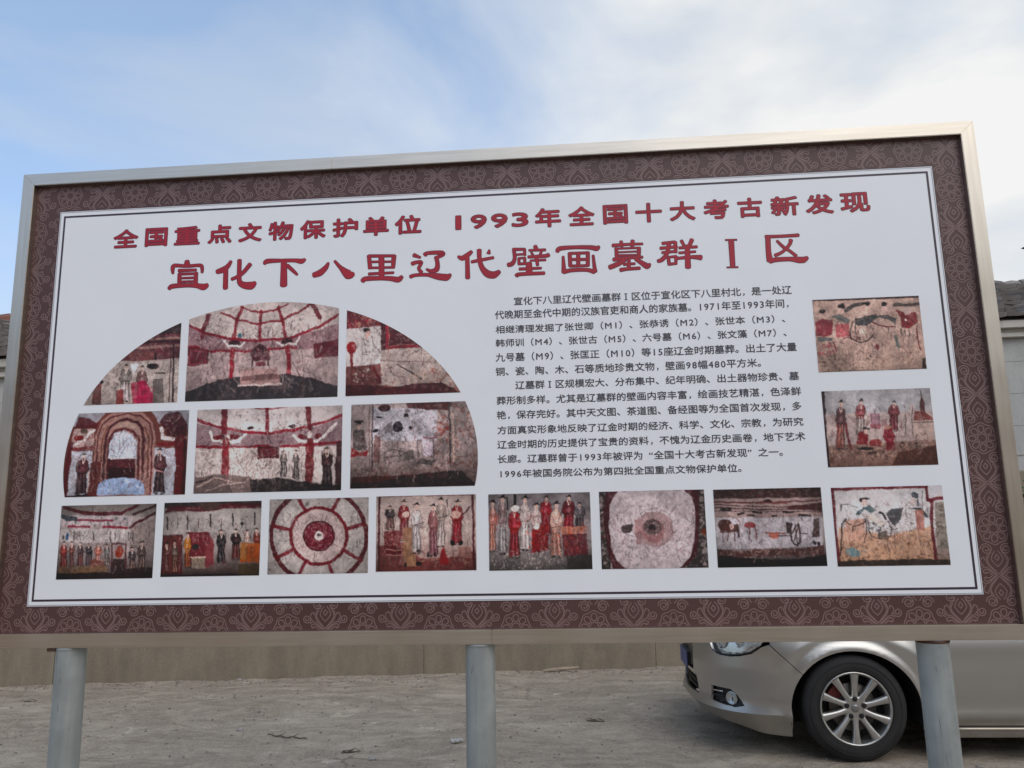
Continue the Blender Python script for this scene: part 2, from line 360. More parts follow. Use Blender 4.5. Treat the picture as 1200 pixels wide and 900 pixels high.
# murals: permille across, permille down
MURALS = {
 1: ({'base':(180,170,168),'bot':(138,122,118),'noise':0.3,'vig':0.15},[('p',(74,44,48),[-62,-11,1010,-11,1021,248,-63,238]),('p',(122,58,66),[-63,238,1020,233,1033,542,-64,549]),('s',(168,138,132),28,[432,386,1012,372]),('s',(160,136,128),22,[557,294,1009,284]),('s',(84,40,46),25,[431,328,1010,321]),('p',(176,170,164),[-64,527,860,524,1005,512,1025,1027,-65,1000]),('p',(140,90,88),[458,429,740,419,743,522,473,531]),('s',(74,50,50),20,[740,434,749,522]),('s',(74,50,54),20,[927,363,958,1025]),('s',(106,74,72),12,[902,407,918,1023]),('p',(184,176,176),[402,744,475,746,500,964,456,954,388,960]),('p',(140,134,128),[419,614,453,615,488,645,503,724,481,765,479,787,400,785,396,762,373,720,386,642]),('s',(63,60,57),6,[419,614,386,642,373,720,396,762,388,960]),('s',(63,60,57),6,[453,615,488,645,503,724,481,765,500,964]),('p',(169,165,160),[410,696,466,690,455,726,421,730]),('s',(216,200,192),8,[422,614,440,664,453,615]),('s',(63,60,57),8,[399,752,478,750]),('s',(92,88,88),6,[416,765,409,856,405,948]),('s',(207,202,202),6,[430,765,428,857,427,949]),('s',(92,88,88),6,[445,766,448,857,451,950]),('s',(207,202,202),6,[458,766,467,858,474,951]),('s',(92,88,88),6,[467,766,480,858,489,951]),('s',(63,60,57),6,[395,663,421,713]),('s',(63,60,57),6,[480,665,455,710]),('e',(34,28,32),417,968,18,7),('e',(34,28,32),471,970,19,7),('e',(208,184,174),436,594,12,21),('e',(74,52,52),432,592,2,2),('e',(74,52,52),441,593,2,1),('e',(154,74,72),436,605,3,2),('p',(30,26,30),[422,586,423,569,433,562,443,554,450,569,450,586,436,580]),('s',(30,26,30),4,[409,579,436,576,463,583]),('p',(176,64,92),[579,764,647,765,672,986,631,976,568,982]),('p',(138,106,104),[594,633,626,634,658,664,673,743,653,784,651,807,577,805,574,782,552,740,564,661]),('s',(62,47,46),6,[594,633,564,661,552,740,574,782,568,982]),('s',(62,47,46),6,[626,634,658,664,673,743,653,784,672,986]),('p',(168,144,143),[586,716,638,709,628,746,597,749]),('s',(216,200,192),8,[597,633,614,683,626,634]),('s',(62,47,46),8,[576,772,650,770]),('s',(88,32,46),6,[593,785,587,877,584,970]),('s',(202,127,146),6,[605,785,604,877,604,970]),('s',(88,32,46),6,[619,786,623,878,627,971]),('s',(202,127,146),6,[631,786,641,879,647,972]),('s',(88,32,46),6,[640,786,652,879,661,973]),('s',(62,47,46),6,[572,682,597,733]),('s',(62,47,46),6,[650,684,628,729]),('e',(34,28,32),595,989,17,8),('e',(34,28,32),645,991,17,8),('e',(208,184,174),609,613,13,21),('e',(74,52,52),605,611,2,2),('e',(74,52,52),614,611,3,2),('e',(154,74,72),610,624,3,1),('p',(30,26,30),[595,604,597,587,606,581,616,573,623,588,624,604,609,599]),('s',(30,26,30),4,[582,597,609,594,636,601]),('p',(178,58,88),[503,767,645,742,783,972,771,1017,534,1008]),('p',(154,74,72),[351,852,427,839,443,1005,353,1002]),('e',(58,44,44),719,595,65,33),('s',(64,56,60),18,[760,670,852,669]),('p',(122,116,112),[736,744,841,732,864,1021,744,1016]),('p',(132,80,76),[110,785,185,758,199,996,98,992]),('e',(53,42,44),185,751,25,20),('p',(200,208,212),[486,561,576,562,515,693]),('k',(200,80,112),503,767,770,1002,40,11),('k',(90,74,72),59,551,1012,1027,90,8)]),
 2: ({'base':(182,168,166),'bot':(164,150,148),'noise':0.22,'vig':0.12},[('p',(196,190,186),[-27,-4,1005,-4,1012,433,-16,410]),('p',(160,132,136),[-4,231,231,346,488,407,695,383,1009,244,1013,520,707,498,-14,479]),('k',(106,58,66),-3,273,1003,505,170,7),('k',(208,196,192),-3,273,1003,505,90,6),('s',(164,32,58),20,[-5,204,118,302,293,375,488,400,677,383,868,278,1007,156]),('s',(164,32,58),15,[216,87,323,165,466,223,618,189,736,111,818,32]),('s',(164,32,58),14,[355,38,410,88,481,103,571,82,661,24]),('s',(164,32,58),23,[355,38,323,165,306,389]),('s',(164,32,58),23,[481,95,481,393]),('s',(164,32,58),23,[602,53,628,211,650,382]),('s',(138,42,58),31,[130,108,95,260,97,343]),('s',(138,42,58),31,[813,25,876,184]),('k',(90,90,88),137,38,973,360,60,8),('e',(74,138,150),343,337,14,25),('s',(164,32,58),16,[1,424,148,483,384,500,616,492,725,484]),('p',(126,40,56),[1,431,143,476,143,621,7,637]),('p',(126,40,56),[834,451,1006,404,1009,592,837,601]),('s',(176,96,104),4,[19,466,122,496,125,607,19,617,19,466]),('k',(147,128,138),157,511,284,737,60,7),('k',(138,122,120),707,526,981,850,110,7),('k',(138,122,120),7,644,243,845,110,7),('s',(168,36,56),31,[302,487,298,765]),('s',(168,36,56),31,[664,439,682,752]),('e',(90,48,56),311,424,40,37),('e',(90,48,56),664,418,41,37),('s',(216,208,204),13,[232,374,268,444,356,446,373,419]),('s',(216,208,204),13,[596,424,624,453,724,441,741,370]),('p',(74,68,72),[0,1011,-3,902,72,865,216,789,363,754,495,745,657,751,841,801,1019,909,1021,1024]),('p',(184,156,152),[370,684,610,686,623,863,357,864]),('p',(142,110,108),[372,754,616,750,619,806,369,809]),('s',(212,200,196),9,[348,857,632,849]),('p',(92,44,54),[479,421,562,522,411,525]),('p',(106,48,64),[424,525,553,522,550,599,430,603]),('s',(90,36,48),11,[434,603,436,659]),('s',(90,36,48),11,[541,599,542,648]),('p',(138,52,68),[457,610,524,608,525,655,458,657]),('k',(200,176,172),418,448,564,593,20,5),('k',(92,70,72),366,517,423,686,24,5)]),
 3: ({'base':(180,172,168),'bot':(138,84,80),'noise':0.24,'vig':0.1},[('p',(140,52,64),[-16,-7,394,67,300,213,-2,224]),('k',(192,156,140),-5,22,289,213,50,13),('k',(200,50,90),-4,109,289,213,14,13),('p',(192,190,188),[-2,224,305,206,309,651,4,655]),('p',(106,36,48),[304,125,991,494,657,471,307,484]),('s',(176,68,80),17,[358,207,360,464,635,455]),('s',(200,128,124),5,[374,214,376,442,591,425]),('p',(180,172,166),[307,484,679,471,991,825,991,1004,311,883]),('e',(168,40,52),50,442,46,71),('s',(154,40,52),28,[48,499,63,900]),('e',(62,50,52),179,249,27,29),('e',(200,168,160),190,300,23,43),('k',(138,122,120),133,299,272,592,60,8),('s',(106,90,90),4,[144,342,141,530,198,532]),('s',(106,90,90),4,[227,344,249,446,302,506]),('p',(138,84,80),[-1,662,304,637,316,869,2,897]),('k',(106,42,48),4,669,316,883,50,14),('k',(196,204,196),65,700,274,867,24,11),('s',(140,40,52),22,[241,678,306,854]),('k',(154,128,120),313,506,812,877,130,9),('s',(92,68,72),13,[452,656,549,733,658,833]),('s',(138,116,112),7,[314,608,723,643]),('k',(168,100,78),724,710,991,989,80,15),('k',(212,184,168),528,747,724,873,40,11),('p',(108,44,52),[-2,1010,1,883,170,876,412,917,593,881,834,878,924,941,1002,1005]),('k',(156,90,86),67,857,991,1004,50,11)]),
 4: ({'base':(142,88,80),'bot':(90,52,56),'noise':0.2,'vig':0.15},[('p',(164,170,178),[-9,-45,337,-41,245,136,-9,152]),('p',(164,170,178),[683,-23,1009,-20,1017,232,762,163]),('p',(124,52,56),[94,44,179,63,264,137,246,193,66,184]),('p',(184,168,164),[66,184,236,193,238,450,38,440]),('k',(138,42,52),57,99,248,451,20,19),('s',(138,44,56),24,[57,427,247,422]),('s',(212,208,208),17,[67,384,161,331,199,233,236,207]),('e',(160,44,52),109,300,43,37),('e',(106,92,80),147,216,34,32),('p',(110,42,50),[806,39,917,17,997,175,982,301,860,309,762,149]),('k',(180,164,160),750,50,1005,431,24,15),('k',(74,42,48),824,40,1003,374,22,15),('s',(212,212,212),28,[782,220,794,320,880,346]),('s',(152,50,58),26,[759,404,985,387]),('p',(180,188,196),[62,456,229,464,233,963,49,984]),('p',(180,188,196),[713,445,911,448,909,996,726,1002]),('s',(124,44,54),37,[52,369,34,556,29,983]),('s',(134,48,54),79,[941,356,957,1013]),('s',(90,42,48),19,[979,358,991,1014]),('p',(176,144,136),[243,994,246,278,283,110,357,16,496,-19,628,16,715,160,739,346,736,1017]),('s',(126,58,62),13,[267,980,265,279,292,153,357,58,497,23,610,57,687,159,710,330,721,1002]),('s',(150,80,42),9,[303,774,304,324,340,170]),('s',(138,90,80),15,[692,793,682,343,650,200]),('s',(106,48,56),24,[333,834,332,311,359,185,414,117,498,93,583,126,627,212,640,355,649,806]),('p',(160,138,132),[356,777,350,284,425,202,594,211,615,297,625,790]),('p',(176,156,144),[387,193,443,132,555,138,604,204]),('s',(122,52,60),21,[366,807,360,327,406,232,481,205,557,240,606,339,611,804]),('p',(184,196,206),[368,558,365,356,407,258,477,226,548,272,588,367,592,569]),('p',(110,44,52),[363,558,582,557,587,788,366,792]),('p',(76,34,40),[364,660,584,670,587,788,366,792]),('s',(208,200,196),5,[363,553,582,551]),('p',(124,60,58),[220,594,316,570,301,996,213,992]),('p',(82,40,48),[129,704,188,707,206,969,172,957,116,965]),('p',(112,44,50),[144,548,172,549,199,585,211,680,193,729,191,757,127,754,124,726,106,675,117,581]),('s',(50,19,22),5,[144,548,117,581,106,675,124,726,116,965]),('s',(50,19,22),5,[172,549,199,585,211,680,193,729,206,969]),('p',(149,98,103),[135,647,181,639,172,683,145,687]),('s',(216,200,192),6,[146,548,160,608,172,549]),('s',(50,19,22),6,[126,714,191,712]),('s',(41,20,24),5,[140,729,134,839,130,950]),('s',(139,111,117),5,[151,730,149,840,148,951]),('s',(41,20,24),5,[163,730,166,841,167,952]),('s',(139,111,117),5,[174,731,181,842,186,953]),('s',(41,20,24),5,[182,731,191,842,198,954]),('s',(50,19,22),5,[124,606,145,667]),('s',(50,19,22),5,[192,610,172,663]),('e',(34,28,32),139,974,15,9),('e',(34,28,32),183,976,15,9),('e',(208,184,174),158,524,11,25),('e',(74,52,52),154,522,2,2),('e',(74,52,52),162,522,2,2),('e',(154,74,72),158,537,2,2),('p',(30,26,30),[145,514,146,493,155,486,165,476,170,494,171,514,158,507]),('s',(30,26,30),4,[133,505,158,502,182,510]),('p',(76,42,46),[755,688,815,691,839,976,804,963,749,971]),('p',(106,42,48),[767,520,794,521,823,560,837,663,820,716,819,745,755,742,752,712,732,657,741,556]),('s',(47,18,21),5,[767,520,741,556,732,657,752,712,749,971]),('s',(47,18,21),5,[794,521,823,560,837,663,820,716,839,976]),('p',(144,97,101),[761,627,806,618,798,666,771,670]),('s',(216,200,192),6,[769,520,785,585,794,521]),('s',(47,18,21),6,[753,699,817,697]),('s',(38,21,23),5,[768,716,764,835,762,956]),('s',(135,113,115),5,[779,716,779,836,780,956]),('s',(38,21,23),5,[790,717,795,837,800,957]),('s',(135,113,115),5,[801,718,810,837,818,958]),('s',(38,21,23),5,[809,718,820,838,829,959]),('s',(47,18,21),5,[748,583,770,649]),('s',(47,18,21),5,[817,586,798,645]),('e',(34,28,32),772,981,15,10),('e',(34,28,32),816,983,15,10),('e',(208,184,174),780,494,12,26),('e',(74,52,52),776,491,2,2),('e',(74,52,52),785,492,2,2),('e',(154,74,72),780,507,3,3),('p',(30,26,30),[766,482,767,460,776,452,786,442,793,461,794,483,780,475]),('s',(30,26,30),4,[753,473,779,470,806,479]),('s',(200,180,172),9,[211,696,215,933]),('s',(200,160,160),9,[747,708,844,742]),('p',(152,176,204),[291,981,294,862,347,798,471,782,596,796,665,865,672,984]),('k',(120,152,184),318,819,648,968,30,13),('k',(192,204,216),318,789,647,938,20,13)]),
 5: ({'base':(184,176,174),'bot':(154,140,136),'noise':0.2,'vig':0.2},[('p',(198,194,192),[-22,-58,1005,-5,1008,273,-12,299]),('p',(154,132,136),[-7,154,219,263,497,310,775,276,1006,142,1010,483,2,461]),('k',(92,60,66),-5,219,1001,482,130,7),('s',(164,32,58),21,[2,122,171,228,358,290,497,310,682,280,867,200,1006,118]),('s',(164,32,58),11,[351,-22,492,26,631,0]),('s',(142,40,54),43,[189,2,193,278]),('s',(142,40,54),26,[484,9,490,310]),('s',(142,40,54),39,[762,-1,775,260]),('k',(88,90,92),222,36,746,178,36,7),('e',(74,50,56),371,242,24,23),('e',(74,50,56),663,238,26,23),('s',(164,32,58),19,[2,437,150,461,316,470,500,455]),('s',(164,32,58),19,[593,468,759,461,991,433]),('s',(216,212,208),19,[94,273,120,371,222,408,296,396,340,318]),('s',(216,212,208),19,[674,336,712,418,833,417,897,331,951,221]),('e',(138,44,56),156,340,37,33),('e',(138,44,56),267,346,37,33),('e',(138,44,56),730,363,28,32),('e',(138,44,56),837,352,28,33),('e',(200,192,188),776,341,15,42),('e',(200,192,188),221,352,15,32),('p',(200,194,190),[3,477,954,480,959,911,12,796]),('k',(148,136,132),13,493,140,771,70,11),('k',(148,136,132),262,507,563,826,130,8),('k',(92,84,86),449,629,543,761,18,7),('s',(160,36,52),48,[207,391,214,807]),('s',(146,36,47),54,[782,422,785,917]),('p',(132,44,56),[422,459,575,467,577,612,425,611]),('s',(90,36,48),7,[436,476,561,483,563,595,439,593,436,476]),('p',(148,142,138),[595,653,620,654,630,820,615,813,593,818]),('p',(148,142,138),[600,552,611,553,623,576,629,637,622,668,621,686,595,684,594,667,585,634,589,574]),('s',(66,63,62),5,[600,552,589,574,585,634,594,667,593,818]),('s',(66,63,62),5,[611,553,623,576,629,637,622,668,630,820]),('p',(175,171,168),[597,616,616,611,613,639,602,642]),('s',(216,200,192),6,[601,552,607,591,611,553]),('s',(66,63,62),6,[594,659,621,657]),('s',(74,71,69),5,[600,669,599,739,598,809]),('s',(183,179,177),5,[605,669,605,739,605,809]),('s',(74,71,69),5,[610,669,612,739,613,809]),('s',(183,179,177),5,[614,670,618,740,621,810]),('s',(74,71,69),5,[617,670,622,740,626,810]),('s',(66,63,62),5,[592,590,601,629]),('s',(66,63,62),5,[621,592,613,626]),('e',(34,28,32),602,823,6,6),('e',(34,28,32),620,824,6,6),('e',(208,184,174),605,536,7,16),('e',(74,52,52),603,535,1,1),('e',(74,52,52),608,535,1,2),('e',(154,74,72),606,545,1,1),('p',(30,26,30),[598,530,599,516,603,511,609,505,612,517,613,530,605,525]),('s',(30,26,30),2,[591,524,605,522,619,527]),('p',(140,134,130),[678,660,705,661,715,840,700,832,675,838]),('p',(140,134,130),[684,552,696,552,709,577,715,643,707,677,706,696,678,694,677,675,668,640,672,575]),('s',(63,60,58),5,[684,552,672,575,668,640,677,675,675,838]),('s',(63,60,58),5,[696,552,709,577,715,643,707,677,715,840]),('p',(169,165,162),[681,620,701,615,697,645,685,648]),('s',(216,200,192),6,[685,552,691,594,696,552]),('s',(63,60,58),6,[677,667,706,665]),('s',(70,67,65),5,[684,677,682,753,681,828]),('s',(178,174,171),5,[689,678,689,753,689,828]),('s',(70,67,65),5,[694,678,696,753,698,829]),('s',(178,174,171),5,[699,678,703,754,706,829]),('s',(70,67,65),5,[702,678,707,754,711,829]),('s',(63,60,58),5,[675,593,685,634]),('s',(63,60,58),5,[706,594,697,632]),('e',(34,28,32),685,843,7,6),('e',(34,28,32),705,844,6,6),('e',(208,184,174),689,535,7,17),('e',(74,52,52),687,533,1,2),('e',(74,52,52),692,534,1,1),('e',(154,74,72),690,544,1,1),('p',(30,26,30),[681,528,682,513,687,508,693,501,697,514,697,528,689,523]),('s',(30,26,30),2,[674,522,689,519,704,525]),('p',(62,34,38),[877,701,926,703,942,944,914,933,869,940]),('p',(84,38,44),[888,555,911,556,934,590,944,679,930,724,928,750,876,747,874,721,858,674,866,586]),('s',(37,17,19),5,[888,555,866,586,858,674,874,721,869,940]),('s',(37,17,19),5,[911,556,934,590,944,679,930,724,942,944]),('p',(128,94,98),[882,648,919,640,913,682,890,685]),('s',(216,200,192),6,[890,555,902,612,911,556]),('s',(37,17,19),6,[876,710,928,708]),('s',(31,17,19),5,[887,724,883,825,880,926]),('s',(126,107,110),5,[896,725,895,826,895,927]),('s',(31,17,19),5,[906,725,908,827,911,928]),('s',(126,107,110),5,[915,726,921,828,925,929]),('s',(31,17,19),5,[921,726,929,828,935,929]),('s',(37,17,19),5,[872,610,890,667]),('s',(37,17,19),5,[928,613,912,663]),('e',(34,28,32),888,947,12,9),('e',(34,28,32),923,949,12,9),('e',(208,184,174),899,532,10,24),('e',(74,52,52),896,530,2,2),('e',(74,52,52),903,531,2,2),('e',(154,74,72),900,544,2,2),('p',(30,26,30),[888,522,890,503,897,496,905,487,910,504,910,523,899,517]),('s',(30,26,30),3,[879,515,899,511,919,519]),('p',(92,52,56),[958,432,1009,418,1006,992,960,990]),('p',(138,124,120),[4,811,140,771,388,816,393,1022,0,1008]),('s',(200,184,176),8,[25,923,141,819,261,857]),('s',(192,176,168),8,[81,973,234,887,344,877]),('s',(76,62,64),13,[15,875,122,802]),('k',(184,168,164),187,837,383,1005,40,8),('p',(62,54,56),[389,840,600,836,785,901,1006,945,1002,1008,393,1022])]),
 6: ({'base':(168,158,156),'bot':(110,88,80),'noise':0.3,'vig':0.2},[('p',(176,178,184),[158,51,682,76,683,466,182,442]),('k',(118,112,110),177,67,779,785,260,8),('k',(196,188,184),187,82,779,785,160,9),('k',(138,80,72),662,17,995,795,140,17),('k',(184,152,136),681,18,995,837,80,13),('p',(108,58,58),[433,-8,776,-6,777,110,453,65]),('k',(76,58,62),195,9,587,101,16,19),('e',(90,50,56),263,56,49,38),('s',(78,68,72),10,[169,8,179,799]),('s',(128,112,108),8,[143,21,158,784]),('s',(90,74,72),13,[784,9,784,756]),('s',(192,176,164),15,[805,155,812,701]),('e',(64,50,60),370,286,43,69),('e',(58,46,54),438,152,19,23),('e',(58,48,56),224,163,25,13),('e',(51,40,44),198,325,19,23),('e',(60,48,52),477,298,15,26),('p',(138,106,104),[191,371,238,402,233,702,185,700]),('p',(132,128,132),[265,288,322,218,332,349,266,360]),('s',(168,60,88),9,[570,429,683,430]),('s',(92,76,92),8,[532,459,534,645]),('s',(92,76,92),8,[655,465,656,651]),('p',(196,188,196),[570,461,646,464,647,636,571,632]),('p',(98,96,94),[543,660,675,687,647,750,534,716]),('p',(116,110,106),[411,596,495,557,506,672,421,682]),('k',(160,74,68),673,279,778,471,20,13),('e',(58,50,52),60,206,42,17),('e',(58,50,52),61,238,17,37),('e',(192,168,160),61,271,15,29),('p',(108,98,96),[19,305,105,309,132,555,13,549]),('p',(160,44,52),[4,520,71,580,141,555,133,626,5,627]),('k',(176,168,160),10,319,130,797,50,10),('s',(96,90,88),8,[260,646,401,624]),('s',(96,90,88),8,[269,590,325,549,420,582]),('k',(90,84,82),257,360,459,684,80,7),('p',(60,46,48),[2,1003,4,862,122,867,329,863,498,856,685,823,873,817,986,992]),('k',(122,76,68),8,777,780,898,60,15),('p',(108,58,52),[9,862,216,857,404,880,217,928,10,933])]),
